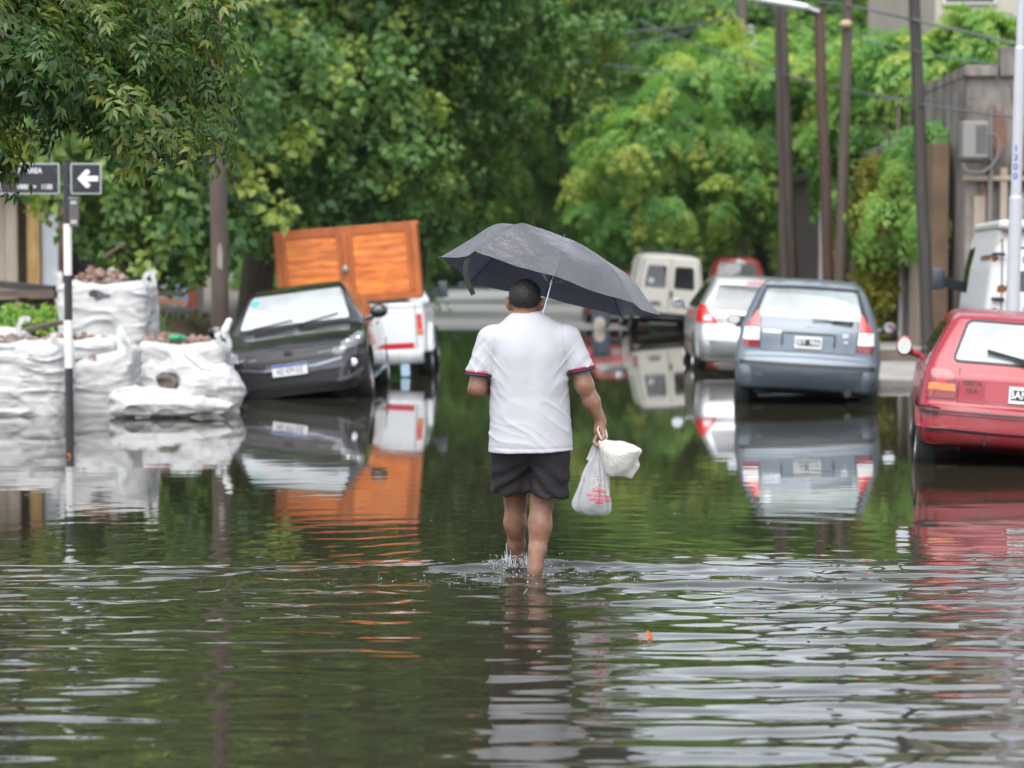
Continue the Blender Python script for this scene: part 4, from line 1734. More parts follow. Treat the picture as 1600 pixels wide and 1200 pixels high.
    for x in (-.33, .33):
        headrest(root, x, -.85, 1.00)
        headrest(root, x, .05, 1.02)
    for sd in (-1, 1):
        door_mirror(root, sd * .905, .66, .95, sd, P_red, w_=.066, h_=.080)
        for y in (-1.17, 1.15):
            wheel(root, sd * .70, y, .28, .165, sd)
    t = MB()
    t.box((0, 1.2, .35), (1.3, 1.0, .3))
    t.box((0, -1.2, .34), (1.2, .5, .16))
    t.done('underbody', M_trim, root)
    return root


car_red = red_hatch()


# ------------------------------------------------------------------ silver hatchback behind
def silver_hatch():
    P_sil = mat_paint('silver_paint', (.50, .51, .53), metal=.6, rough=.36)
    root = thing('parked_car', 'light silver hatchback with large red corner lamps, half hidden behind the blue one', 'car', group='cars parked along the right kerb')
    prof = [(-1.75, .24), (-1.98, .32), (-2.06, .46), (-2.06, .60), (-2.02, .70), (-1.98, .80), (-1.97, .92), (-1.90, 1.02), (-1.76, 1.22), (-1.60, 1.38), (-1.50, 1.44),
            (-1.0, 1.49), (-.3, 1.50), (.3, 1.44), (.75, 1.26), (1.2, 1.0), (1.6, .88), (1.98, .74), (2.1, .5), (2.0, .24), (0, .2)]
    width = [(.1, .74), (.3, .82), (.55, .855), (.8, .85), (1.0, .82), (1.2, .72), (1.4, .615), (1.6, .52)]
    plan = [(-2.2, .15), (-2.05, .10), (-1.7, .02), (-1.3, 0), (1.3, 0), (1.8, .09), (2.1, .24)]
    sh = Shell(prof, width, plan, kx=.11, cz=.045, k=.10)
    cuts = windows(sh, root, [(-.66, .985), (.66, .985), (.53, 1.36), (-.53, 1.36)], [(-.64, 1.03), (.64, 1.03), (.5, 1.4), (-.5, 1.4)],
                   ([(-1.5, 1.0), (-.4, .97), (-.4, 1.38), (-1.25, 1.36)], [(-.34, .97), (.95, .96), (.45, 1.32), (-.34, 1.39)]), (M_gl_grey, M_gl_white, M_gl_dark))
    build_body(sh, P_sil, root, (-.98, -2.2, .14), (.98, 2.2, 1.6), arches=((-1.28, .30), (1.3, .30)), arch_r=.345, cuts=cuts, cav_z=.7, h=.021)
    for sgn in (1, -1):
        fm = (lambda q: q) if sgn > 0 else mirror_poly
        lamp = sh.patch('tail_lamp', fm(rounded([(-.83, .80), (-.52, .795), (-.60, .90), (-.70, 1.05), (-.79, 1.06)], .02)), 'rear', M_redlens, root, off=.014)
        sh.patch('clear_lens', fm([(-.735, .83), (-.61, .83), (-.64, .90), (-.73, .90)]), 'rear', M_clear, lamp, off=.0165)
    sh.patch('brake_light', [(-.14, 1.385), (.14, 1.385), (.13, 1.41), (-.13, 1.41)], 'rear', M_redlens, root, off=.012)
    sh.strip('tailgate_seam', [(-.60, .96), (-.47, .80), (-.36, .74), (.36, .74), (.47, .80), (.60, .96)], 'rear', .01, M_trim, root, off=.001)
    sh.patch('plate_recess', rounded([(-.30, .76), (.30, .76), (.26, .94), (-.26, .94)], .03), 'rear', M_trim, root, off=.004)
    M_lip = mat_paint('grey_bumper', (.26, .265, .27), metal=.3, rough=.5)
    sh.patch('bumper_skin', rounded([(-.76, .30), (.76, .30), (.80, .56), (-.80, .56)], .04), 'rear', M_lip, root, off=.004)
    plate(root, (0, -2.01, .845), .294, .129, 'FKQ  208', 'black', R(-5))
    for x in (-.36, .36):
        headrest(root, x, -.95, 1.12)
    for sd in (-1, 1):
        door_mirror(root, sd * 1.0, .75, 1.02, sd, P_sil)
        for y in (-1.28, 1.3):
            wheel(root, sd * .74, y, .30, .19, sd)
    return root


car_silver = silver_hatch()


# ------------------------------------------------------------------ white panel van with two rear doors
def panel_van(label, group, col, sc=1.0):
    P_w = mat_paint('cream_white_paint', col, rough=.42, coat=.4, dirt=(.52, .9))
    root = thing('parked_van', label, 'van', group=group)
    prof = [(-1.80, .36), (-1.90, .42), (-1.92, .55), (-1.91, 1.0), (-1.875, 1.5), (-1.83, 1.74), (-1.72, 1.80), (-.6, 1.83), (.1, 1.76), (.45, 1.5), (.85, 1.08), (1.3, .96), (1.8, .85), (1.95, .62), (1.9, .32), (0, .28)]
    width = [(.2, .74), (.45, .775), (.9, .78), (1.2, .755), (1.7, .675), (1.9, .62)]
    plan = [(-2.1, .05), (-1.9, .02), (-1.6, 0), (.3, 0), (1.2, .02), (1.7, .06), (2.0, .2)]
    sh = Shell(prof, width, plan, kx=.02, cz=.05, k=.12)
    cuts = []
    for poly in ([(-.56, 1.05), (-.09, 1.05), (-.09, 1.55), (-.515, 1.55)], [(.09, 1.05), (.56, 1.05), (.515, 1.55), (.09, 1.55)]):
        p = rounded(poly, .05)
        sh.patch('rear_window', p, 'rear', M_gl_dark, root, off=.003)
        c = np.array(p).mean(0)
        cuts.append(('rear', c + (np.array(p) - c) * .94, (-4, -1)))
    cuts += windows(sh, root, None, [(-.6, 1.05), (.6, 1.05), (.5, 1.66), (-.5, 1.66)], ([(-.1, 1.02), (.72, 1.0), (.3, 1.5), (-.1, 1.6)],), (M_gl_dark, M_gl_grey, M_gl_dark))
    build_body(sh, P_w, root, (-.9, -2.05, .2), (.9, 2.1, 1.95), arches=((-1.2, .30), (1.25, .30)), arch_r=.33, cuts=cuts, cav_z=.6, h=.024)
    sh.strip('door_gap', [(0, .55), (0, 1.72)], 'rear', .014, M_trim, root, off=.002)
    sh.strip('door_gap', [(-.68, .56), (-.68, 1.0), (-.60, 1.66), (.60, 1.66), (.68, 1.0), (.68, .56)], 'rear', .012, M_trim, root, off=.002)
    sh.patch('bumper', rounded([(-.75, .32), (.75, .32), (.76, .50), (-.76, .50)], .03), 'rear', M_trim, root, off=.05, rim=.09)
    for sgn in (1, -1):
        fm = (lambda q: q) if sgn > 0 else mirror_poly
        sh.patch('tail_lamp', fm([(-.765, .58), (-.70, .58), (-.70, .86), (-.755, .86)]), 'rear', M_redlens, root, off=.01)
    plate(root, (-.30, -1.93, .70), .294, .129, 'RVA  731', 'black')
    t = MB()
    t.box((.05, -1.945, .93), (.05, .05, .14), bev=.01)
    t.done('door_handle', M_trim, root)
    t = MB()
    for x in (-.55, .55):
        t.tube([(x, -1.7, 1.90), (x, 0, 1.93)], .016, 8)
    for y in (-1.6, -1.0, -.4):
        t.tube([(-.60, y, 1.78), (-.57, y, 1.91), (.57, y, 1.91), (.60, y, 1.78)], .014, 8)
    t.done('roof_rack', M_trim, root, True)
    for sd in (-1, 1):
        door_mirror(root, sd * .92, .62, 1.12, sd, M_trim)
        for y in (-1.2, 1.25):
            wheel(root, sd * .68, y, .29, .17, sd)
    return root, sh


van_white, _shv = panel_van('small cream white van with two rear windows and roof rack, far end of the flood', 'vans beside the street', (.84, .81, .73))
pts = np.array([(-.42 + .07 * math.cos(a), 1.20 + .07 * math.sin(a)) for a in np.arange(16) * math.pi / 8])
t = MB()
t.poly([tuple(p + np.array((0, -.012, 0))) for p in _shv.project(pts, 'rear')], (0, -.002, 0))
t.done('window_sticker', M_plate, van_white)


# ------------------------------------------------------------------ old rusty high-roof van on the right pavement
def rusty_van():
    m, nt, N, L, b = _nt('chalky_white_rusty_paint')
    b.inputs['Roughness'].default_value = .5
    tc = N.new('ShaderNodeTexCoord')
    n1 = N.new('ShaderNodeTexNoise')
    n1.inputs['Scale'].default_value = 2.6
    n1.inputs['Detail'].default_value = 9
    n1.inputs['Roughness'].default_value = .7
    L.new(tc.outputs['Object'], n1.inputs['Vector'])
    cr = N.new('ShaderNodeValToRGB')
    e = cr.color_ramp.elements
    e[0].position, e[0].color = .60, (.52, .52, .515, 1)
    e[1].position, e[1].color = .74, (.12, .05, .02, 1)
    k = e.new(.66)
    k.color = (.45, .32, .20, 1)
    L.new(n1.outputs['Fac'], cr.inputs['Fac'])
    L.new(cr.outputs['Color'], b.inputs['Base Color'])
    root = thing('parked_van', 'old rusty high-roofed white van with round sticker and red stripe, behind the lamp post', 'van', group='vans beside the street')
    prof = [(-2.2, .45), (-2.28, .55), (-2.28, 1.1), (-2.22, 1.6), (-2.17, 1.86), (-2.10, 1.95), (-1.6, 2.0), (.6, 2.0), (1.3, 1.9), (1.75, 1.35), (2.1, 1.15), (2.3, .9), (2.3, .4), (0, .38)]
    width = [(.3, .88), (.6, .91), (1.1, .90), (1.5, .85), (1.84, .77), (2.1, .72)]
    plan = [(-2.4, .04), (-2.25, .02), (-2, 0), (1.2, 0), (1.8, .05), (2.4, .2)]
    sh = Shell(prof, width, plan, kx=.012, cz=.045, k=.09)
    rear = [(-.68, 1.28), (.68, 1.28), (.63, 1.74), (-.63, 1.74)]
    cuts = windows(sh, root, rear, [(-.7, 1.35), (.7, 1.35), (.6, 1.85), (-.6, 1.85)],
                   ([(.35, 1.22), (1.5, 1.22), (1.2, 1.72), (.35, 1.74)],), (M_gl_dark, M_gl_grey, M_gl_dark))
    build_body(sh, m, root, (-1.05, -2.45, .25), (1.05, 2.45, 2.12), arches=((-1.3, .34), (1.4, .34)), arch_r=.37, cuts=cuts, cav_z=.9, h=.026)
    # pale roof cap with a rolled gutter
    P_roof = mat_paint('off_white_roof', (.55, .545, .52), rough=.5, coat=.2, dirt=(.45, .85))
    f = Field((-.95, -2.42, 1.8), (.95, 1.3, 2.2), .024)
    f.rbox((0, -.62, 1.96), (.775, 1.66, .055), .05)
    f.mesh('roof_cap', P_roof, root, it=1)
    sh.patch('red_stripe', [(-.50, 1.055), (.86, 1.055), (.86, 1.115), (-.50, 1.115)], 'rear', M_redlens, root, off=.003)
    for x in (-.72, .72):
        sh.strip('door_gap', [(x, .6), (x, 1.82)], 'rear', .014, M_trim, root, off=.002)
    t = MB()
    for z in (.85, 1.2, 1.66):
        for x in (-.76, .76):
            t.box((x, -2.31 + (z - .85) * .07, z), (.13, .05, .035), bev=.01)
    t.done('hinge', M_trim, root)
    M_rust = mat('rust', (.20, .07, .025), rough=.85, var=14, col2=(.07, .03, .015))
    rr = np.random.RandomState(2)
    for c, z, s_ in ((-.72, 1.30, .06), (-.79, 1.05, .07), (-.76, .97, .055), (-.80, 1.62, .045)):
        pts = [(c + s_ * (.7 + .5 * rr.rand()) * math.cos(a), z + s_ * (.7 + .6 * rr.rand()) * math.sin(a) * .8) for a in np.arange(13) * 2 * math.pi / 13]
        sh.patch('rust_patch', pts, 'rear', M_rust, root, off=.002, maxlen=.2)
    sh.strip('rust_streak', [(-.62, 1.02), (-.625, 1.26)], 'rear', .022, M_rust, root, off=.003)
    # round sticker on the glass
    cx, cz = -.55, 1.60
    disc = sh.patch('speed_disc', [(cx + .115 * math.cos(a), cz + .115 * math.sin(a)) for a in np.arange(24) * math.pi / 12], 'rear', M_plate, root, off=.008)
    sh.emboss(text_mesh('lettering', '110', .12, mat('grey_ink', (.12, .12, .13), rough=.6), disc, Matrix.Translation((cx, 0, cz)) @ TXT_BACK, 0, .004), off=.012)
    for sd in (-1, 1):
        t = MB()
        t.box((sd * 1.16, 1.15, 1.37), (.16, .07, .25), bev=.03)
        hm = t.done('door_mirror', mat('blue_black_plastic', (.035, .045, .06), rough=.4), root, True)
        t = MB()
        t.beam((sd * .88, 1.25, 1.28), (sd * 1.10, 1.18, 1.34), .07, .12, bev=.01)
        t.done('mirror_arm', M_trim, hm)
        lamp = sh.patch('tail_lamp', [(sd * .80 - .05, .72), (sd * .80 + .05, .72), (sd * .80 + .05, .98), (sd * .80 - .05, .98)], 'rear', M_redlens, root, off=.012)
        for y in (-1.3, 1.4):
            wheel(root, sd * .76, y, .33, .2, sd)
    return root


van_rusty = rusty_van()


# ------------------------------------------------------------------ distant red vehicles on the right
def small_red(label, kindname, cat, group, hi):
    P = mat_paint('dull_red_paint', (.34, .035, .02), rough=.45, coat=.3)
    root = thing(kindname, label, cat, group=group)
    prof = [(-1.7, .3), (-1.85, .4), (-1.86, .7), (-1.80, .95), (-1.60, hi - .16), (-1.42, hi - .02), (-.4, hi), (.4, hi - .1), (1.0, .95), (1.7, .8), (1.9, .5), (1.7, .25), (0, .25)]
    width = [(.2, .72), (.5, .79), (.9, .77), (hi - .1, .56), (hi + .2, .46)]
    sh = Shell(prof, width, [(-2.1, .08), (-1.85, .05), (-1.5, 0), (1.3, 0), (1.9, .18)], kx=.07, cz=.07, k=.14)
    cuts = windows(sh, root, [(-.55, .98), (.55, .98), (.44, hi - .17), (-.44, hi - .17)], [(-.58, 1.0), (.58, 1.0), (.46, hi - .15), (-.46, hi - .15)],
                   ([(-1.4, .95), (.7, .93), (.3, hi - .2), (-1.2, hi - .15)],), (M_gl_grey, M_gl_grey, M_gl_dark))
    build_body(sh, P, root, (-.9, -2.0, .15), (.9, 2.05, hi + .1), arches=((-1.15, .29), (1.15, .29)), cuts=cuts, cav_z=.65, h=.03)
    for sgn in (1, -1):
        fm = (lambda q: q) if sgn > 0 else mirror_poly
        sh.patch('tail_lamp', fm([(-.75, .62), (-.58, .62), (-.58, .84), (-.74, .84)]), 'rear', M_redlens, root, off=.012)
    sh.patch('bumper', rounded([(-.74, .34), (.74, .34), (.75, .52), (-.75, .52)], .03), 'rear', M_trim, root, off=.03, rim=.06)
    plate(root, (0, -1.87, .68), .294, .129, 'TCM  554', 'black')
    for sd in (-1, 1):
        for y in (-1.15, 1.15):
            wheel(root, sd * .69, y, .28, .16, sd)
    return root, sh


car_far, _ = small_red('dark red car mostly hidden by the umbrella, beside the cream white van', 'parked_car', 'car', 'cars parked along the right kerb', 1.38)
van_red, _sv = small_red('red van with rounded roof and white roof panel showing above the silver hatchback', 'parked_van', 'van', 'vans beside the street', 1.78)
t = MB()
q = _sv.project(np.array(rounded([(-.05, 1.63), (.24, 1.63), (.22, 1.80), (.02, 1.74)], .03)), 'rear')
t.poly([tuple(p + np.array((0, -.012, 0))) for p in q], (0, -.003, 0))
t.done('roof_panel', M_plate, van_red)


# ------------------------------------------------------------------ charcoal sedan facing the camera
def sedan():
    P = mat_paint('charcoal_paint', (.030, .030, .036), metal=.55, rough=.24, coat=1.0, dirtcol=(.08, .07, .06), dirt=(.62, 1.0))
    root = thing('parked_car', 'charcoal grey sedan facing the camera with misted windscreen and tilted number plate', 'car')
    # front at +y
    prof = [(-2.15, .35), (-2.2, .6), (-2.15, .85), (-1.9, 1.0), (-1.5, 1.04), (-1.0, 1.30), (-.6, 1.435), (-.1, 1.47), (.35, 1.42), (.75, 1.25), (1.12, 1.02), (1.30, .945),
            (1.7, .88), (2.0, .785), (2.12, .70), (2.17, .58), (2.18, .42), (2.14, .26), (1.9, .2), (0, .2), (-1.8, .22)]
    width = [(.1, .76), (.3, .855), (.6, .885), (.85, .865), (.98, .81), (1.2, .68), (1.4, .575), (1.6, .5)]
    plan = [(-2.3, .22), (-2.0, .12), (-1.5, .02), (-1, 0), (1.2, 0), (1.6, .02), (1.9, .09), (2.1, .19), (2.3, .3)]
    sh = Shell(prof, width, plan, kx=.095, cz=.045, k=.085)
    ws = [(-.66, 1.00), (.66, 1.00), (.545, 1.375), (-.545, 1.375)]
    cuts = windows(sh, root, [(-.6, 1.08), (.6, 1.08), (.48, 1.36), (-.48, 1.36)], ws, ([(-1.3, 1.02), (-.2, .99), (-.2, 1.37), (-.85, 1.34)], [(-.14, .99), (.98, .97), (.55, 1.25), (-.14, 1.38)]))
    build_body(sh, P, root, (-.98, -2.3, .12), (.98, 2.3, 1.58), arches=((-1.3, .31), (1.35, .31)), arch_r=.35, cuts=cuts, cav_z=.72, h=.017)
    t = MB()
    t.box((0, .70, .93), (1.25, .55, .1), bev=.04)
    t.done('dashboard', M_under, root)
    t = MB()
    q = sh.project(np.array(rounded([(.46, 1.28), (.54, 1.28), (.53, 1.33), (.45, 1.33)], .015)), 'front')
    t.poly([tuple(p + np.array((0, .010, .004))) for p in q], (0, .002, .001))
    t.done('windscreen_sticker', mat('turquoise_sticker', (.02, .42, .48), rough=.5), root)
    # dark cowl with wipers
    sh.strip('cowl', [(-.66, .985), (0, .997), (.66, .985)], 'front', .035, M_trim, root, off=.006)
    t = MB()
    for a, b_ in (((.50, 1.0), (.02, 1.045)), ((-.05, .99), (-.52, 1.06))):
        q = sh.project(np.array([a, b_]), 'front')
        t.beam(tuple(q[0] + np.array((0, .02, .01))), tuple(q[1] + np.array((0, .015, .012))), .016, .014)
    t.done('wiper', M_trim, root)
    # nose: grille, lower intake, lamps, splitter
    sh.patch('grille', rounded([(-.52, .60), (.52, .60), (.60, .735), (-.60, .735)], .03), 'front', M_trim, root, off=.003)
    for z in (.625, .655, .685, .71):
        sh.strip('grille_bar', [(-.50, z), (0, z - .006), (.50, z)], 'front', .009, mat('grille_grey', (.05, .05, .055), rough=.3, metal=.5), root, off=.012)
    sh.strip('chrome_lip', [(-.60, .575), (-.3, .53), (.3, .53), (.60, .575)], 'front', .022, mat('dull_chrome', (.35, .35, .37), rough=.25, metal=1), root, off=.014)
    sh.patch('lower_intake', rounded([(-.62, .33), (.62, .33), (.66, .47), (-.66, .47)], .04), 'front', M_trim, root, off=.003)
    for sgn in (1, -1):
        fm = (lambda q: q) if sgn < 0 else mirror_poly
        lamp = sh.patch('headlamp', fm(rounded([(-.585, .655), (-.83, .70), (-.845, .80), (-.79, .845), (-.60, .745)][::-1], .02)), 'front',
                        mat('headlamp_glass', (.34, .35, .37), rough=.06, coat=1.0, metal=.35, var=16, col2=(.10, .10, .11)), root, off=.005)
        P1 = sh.project(np.array([(sgn * .68, .745), (sgn * .79, .765)]), 'front')
        t = MB()
        for p in P1:
            t.ico(p, .032, 2)
        t.done('lamp_bulb', M_chrome, lamp, True)
        sh.patch('fog_recess', fm(rounded([(-.60, .42), (-.79, .44), (-.80, .60), (-.66, .545)][::-1], .03)), 'front', M_trim, root, off=.004)
        p = sh.project(np.array([(sgn * .72, .505)]), 'front')[0]
        t = MB()
        t.lathe([(.045, 0), (.045, .02), (.03, .028)], 18, 'y', p)
        t.done('fog_lamp', M_clear, root, True)
        sh.strip('bumper_blade', fm([(-.52, .33), (-.66, .345), (-.80, .41)]), 'front', .030, mat('blade_grey', (.12, .12, .13), rough=.3, metal=.4), root, off=.012)
    sh.strip('bonnet_seam', [(-.60, .765), (-.40, .775), (.40, .775), (.60, .765)], 'front', .008, M_trim, root, off=.001)
    t = MB()
    pc = sh.project(np.array([(0, .69)]), 'front')[0]
    t.lathe([(.055, 0), (.055, .014), (.04, .02)], 20, 'y', pc)
    t.done('nose_badge', M_trim, root, True)
    p = sh.project(np.array([(.0, .515)]), 'front')[0]
    plate(root, (0, p[1] + .022, .515), .40, .13, 'AD 079 DZ', 'white', 0, face=1)
    for x in (-.37, .37):
        headrest(root, x, -.05, 1.12)
    t = MB()
    t.box((.15, .55, 1.03), (.50, .14, .03), bev=.012)
    t.done('papers', M_plate, root)
    t = MB()
    M_ = Matrix.Rotation(R(65), 4, 'X')
    for k in range(20):
        a0, a1 = k * math.pi / 10, (k + 1) * math.pi / 10
        t.tube([Vector((.37, .5, 1.0)) + M_ @ Vector((.18 * math.cos(a), .18 * math.sin(a), 0)) for a in (a0, a1)], .014, 6)
    t.done('steering_wheel', M_trim, root)
    for sd in (-1, 1):
        door_mirror(root, sd * .985, .72, 1.03, sd, P, facing=-1, w_=.10, h_=.075)
        for y in (-1.3, 1.35):
            wheel(root, sd * .75, y, .32, .20, sd)
    for v in ('left', 'right'):
        sh.strip('door_seam', [(.98, .35), (1.0, .95)], v, .008, M_trim, root, off=.001)
        sh.strip('door_seam', [(-.16, .30), (-.16, 1.0)], v, .008, M_trim, root, off=.001)
        q = MB()
        q.box(((-.90 if v == 'left' else .90), .05, .88), (.03, .16, .025), bev=.008)
        q.done('door_handle', P, root)
    return root


car_black = sedan()


# ------------------------------------------------------------------ white pickup with a timber cabinet on its bed
def pickup():
    P = mat_paint('white_pickup_paint', (.70, .71, .72), rough=.40, coat=.5)
    root = thing('pickup_truck', 'white pickup with red tailgate stripe behind the charcoal sedan, loaded with a timber cabinet', 'pickup')
    prof = [(-2.26, .42), (-2.32, .48), (-2.34, 1.10), (-2.30, 1.17), (-1.0, 1.17), (-.2, 1.17), (-.10, 1.22), (.0, 1.62), (.12, 1.70), (.7, 1.70), (1.0, 1.60), (1.45, 1.12), (1.7, 1.04), (2.2, .98), (2.4, .8), (2.4, .45), (0, .40)]
    width = [(.3, .80), (.5, .84), (.8, .855), (1.17, .825), (1.3, .75), (1.7, .62), (1.8, .6)]
    sh = Shell(prof, width, [(-2.5, .03), (-2.3, .015), (-2, 0), (1.4, 0), (2.2, .08), (2.5, .2)], kx=.008, cz=.02, k=.05)

    def bed(F, Pp):
        x = np.abs(Pp[..., 0])
        d = np.maximum(np.maximum(x - .74, np.abs(Pp[..., 1] + 1.24) - 1.02), .62 - Pp[..., 2])
        return np.maximum(F, -d)
    cuts = windows(sh, root, [(-.55, 1.2), (.55, 1.2), (.48, 1.58), (-.48, 1.58)], [(-.6, 1.14), (.6, 1.14), (.5, 1.6), (-.5, 1.6)],
                   ([(.12, 1.12), (1.2, 1.10), (.85, 1.55), (.18, 1.58)],), (M_gl_dark, M_gl_grey, M_gl_dark))
    cuts[0] = ('rear', cuts[0][1], (-.3, .4))
    build_body(sh, P, root, (-.98, -2.5, .3), (.98, 2.55, 1.82), arches=((-1.35, .38), (1.5, .38)), arch_r=.40, arch_in=.5, cuts=cuts[1:], cav_z=.9, h=.024, extra=bed, cav_y=(-.1, 3))
    sh.strip('tailgate_seam', [(-.70, 1.13), (-.70, .48), (.70, .48), (.70, 1.13)], 'rear', .010, M_trim, root, off=.001)
    sh.strip('tailgate_crease', [(-.66, 1.02), (.66, 1.02)], 'rear', .010, mat('pale_crease', (.5, .5, .52), rough=.4), root, off=.003)
    sh.patch('tailgate_stripe', [(-.66, .50), (.66, .50), (.66, .585), (-.66, .585)], 'rear', mat('red_stripe', (.50, .015, .04), rough=.4), root, off=.004)
    for sgn in (1, -1):
        fm = (lambda q: q) if sgn > 0 else mirror_poly
        lamp = sh.patch('tail_lamp', fm([(-.80, .70), (-.715, .70), (-.715, 1.0), (-.79, 1.0)]), 'rear', M_redlens, root, off=.010)
        sh.patch('indicator_lens', fm([(-.798, .705), (-.718, .705), (-.718, .79), (-.796, .79)]), 'rear', M_amber, lamp, off=.0125)
    t = MB()
    t.box((0, -2.40, .37), (1.60, .14, .18), bev=.03)
    t.done('rear_bumper', mat('grey_chrome', (.42, .43, .45), rough=.35, metal=.6, dirt=(5, (.15, .13, .12), .45, .8)), root, True)
    for sd in (-1, 1):
        # flared rear wing
        f = Field((sd * .88 - .22, -2.0, .3), (sd * .88 + .22, -.7, 1.05), .02)
        f.cone((sd * .80, -1.35, .38), (sd * .90, -1.35, .38), .50, .47, 0, clip=[((sd * .80, 0, 0), (-sd, 0, 0)), ((sd * .92, 0, 0), (sd, 0, 0)), ((0, 0, .42), (0, 0, -1))])
        f.cone((sd * .5, -1.35, .36), (sd * 1.2, -1.35, .36), .40, .40, 0, op='s')
        f.mesh('wheel_arch', P, root, it=1)
        t = MB()
        t.box((sd * 1.02, .95, 1.30), (.15, .07, .26), bev=.03)
        t.beam((sd * .80, 1.0, 1.22), (sd * .97, .97, 1.27), .03, .08)
        t.done('door_mirror', mat('mirror_dark', (.05, .06, .07), rough=.35), root, True)
        for y in (-1.35, 1.5):
            wheel(root, sd * .78, y, .36, .21, sd)
    t = MB()
    t.box((.52, -2.46, .20), (.13, .012, .18), bev=.02)
    t.done('hanging_tag', mat('pale_blue_plastic', (.42, .58, .70), rough=.35), root)
    return root


truck = pickup()


def cabinet():
    m, nt, N, L, b = _nt('varnished_orange_pine')
    tc = N.new('ShaderNodeTexCoord')
    mp = N.new('ShaderNodeMapping')
    mp.inputs['Scale'].default_value = (1.6, 1.6, 7.0)
    L.new(tc.outputs['Object'], mp.inputs['Vector'])
    nz = N.new('ShaderNodeTexNoise')
    nz.inputs['Scale'].default_value = 1.7
    nz.inputs['Detail'].default_value = 7
    nz.inputs['Distortion'].default_value = .6
    L.new(mp.outputs['Vector'], nz.inputs['Vector'])
    cr = N.new('ShaderNodeValToRGB')
    e = cr.color_ramp.elements
    e[0].position, e[0].color = .30, (.42, .085, .010, 1)
    e[1].position, e[1].color = .72, (.82, .29, .05, 1)
    k = e.new(.5)
    k.color = (.66, .165, .020, 1)
    L.new(nz.outputs['Fac'], cr.inputs['Fac'])
    # knots
    vo = N.new('ShaderNodeTexVoronoi')
    vo.inputs['Scale'].default_value = 3.2
    mp2 = N.new('ShaderNodeMapping')
    mp2.inputs['Scale'].default_value = (.8, 1, 1.5)
    L.new(tc.outputs['Object'], mp2.inputs['Vector'])
    L.new(mp2.outputs['Vector'], vo.inputs['Vector'])
    mr = N.new('ShaderNodeMapRange')
    mr.inputs['From Min'].default_value = .05
    mr.inputs['From Max'].default_value = .17
    mr.inputs['To Min'].default_value = .55
    mr.inputs['To Max'].default_value = 0
    L.new(vo.outputs['Distance'], mr.inputs['Value'])
    mx = N.new('ShaderNodeMix')
    mx.data_type = 'RGBA'
    L.new(mr.outputs['Result'], mx.inputs['Factor'])
    L.new(cr.outputs['Color'], mx.inputs['A'])
    mx.inputs['B'].default_value = (.22, .045, .01, 1)
    L.new(mx.outputs['Result'], b.inputs['Base Color'])
    b.inputs['Roughness'].default_value = .38
    b.inputs['Coat Weight'].default_value = .35
    mf = mat('orange_frame_wood', (.44, .115, .022), rough=.42, var=5, col2=(.30, .07, .012), stretch=(1, 1, .3))
    root = thing('timber_cabinet', 'varnished orange pine cabinet with two plank doors lying on the white pickup bed', 'cabinet', group=None)
    W, H, D = 2.10, 1.12, 1.35

    def planks(x0, x1, z0, z1, y, par, nm):
        t = MB()
        n = 8
        dz = (z1 - z0) / n
        for k in range(n):
            t.box(((x0 + x1) / 2, y, z0 + dz * (k + .5)), (x1 - x0, .022, dz - .007), bev=.004)
        return t.done(nm, m, par)
    t = MB()
    t.box((0, .03, H / 2), (W - .06, .01, H - .06))
    t.box((0, D - .02, H / 2), (W - .08, .03, H - .02))
    t.box((0, D / 2, .02), (W - .02, D - .04, .04))
    t.box((0, D / 2, H - .02), (W + .06, D + .06, .045), bev=.008)
    for sx in (-1, 1):
        t.box((sx * (W / 2 - .02), D / 2, H / 2), (.035, D - .06, H - .05))
    t.done('carcass', mf, root)
    t = MB()
    for x in (-W / 2 + .05, W / 2 - .05):
        t.box((x, -.005, H / 2 - .01), (.10, .055, H - .05), bev=.006)
    t.box((0, -.003, H - .085), (W - .2, .05, .085), bev=.006)
    t.box((0, -.003, .05), (W - .2, .05, .09), bev=.006)
    t.box((-.02, -.004, H / 2), (.085, .052, H - .2), bev=.006)
    t.done('front_frame', mf, root)
    for x0, x1 in ((-W / 2 + .10, -.0625), (.0225, W / 2 - .10)):
        d = planks(x0 + .005, x1 - .005, .10, H - .13, -.002, root, 'plank_door')
        t = MB()
        for x in (x0 + .04, x1 - .04):
            t.box((x, -.020, H / 2), (.07, .02, H - .24), bev=.004)
        t.done('door_stile', mf, d)
    t = MB()
    t.ico((-.035, -.065, .50), .05, 2, (.8, .6, 1.3))
    t.box((-.035, -.035, .50), (.10, .012, .05), bev=.003)
    t.done('latch', mat('dull_steel', (.30, .32, .32), rough=.45, metal=.6), root, True)
    return root


cab = cabinet()

# jug bobbing near the pickup
# ------------------------------------------------------------------ placing
place(car_blue, 3.19 + .27, 25.2 + 1.90, .16, 3.2, -8)
place(car_red, 3.87 + .29, 17.56 + 1.85, .17, 4.2, -9)
place(car_silver, 3.5, 33 + 2.05, .15, 3.2, -1.5)
place(van_white, 3.36, 51.4 + 1.9, .10, 4.6, 2.0)
place(car_far, 2.55, 57.5, .05, 2, 0)
place(van_red, 5.45, 58.0, .12, 2.0, 0)
place(van_rusty, 5.72 + .28, 23.6 + 2.25, .02, 1.0, -7)
place(car_black, -2.43, 26.3 + 2.15, .17, 7.5, 179)
TS = 31.3 / 33.4
place(truck, -2.05 * TS, 31.3 + 2.35 * TS, .12 * TS, -3.0, 0)
truck.scale = (TS, TS, TS)
cab.scale = (TS, TS, TS)
cab.location = (wx(549, 31.7), 31.62, 1.185 * TS - .12 * TS)
cab.rotation_euler = (0, R(-4.6), R(1))
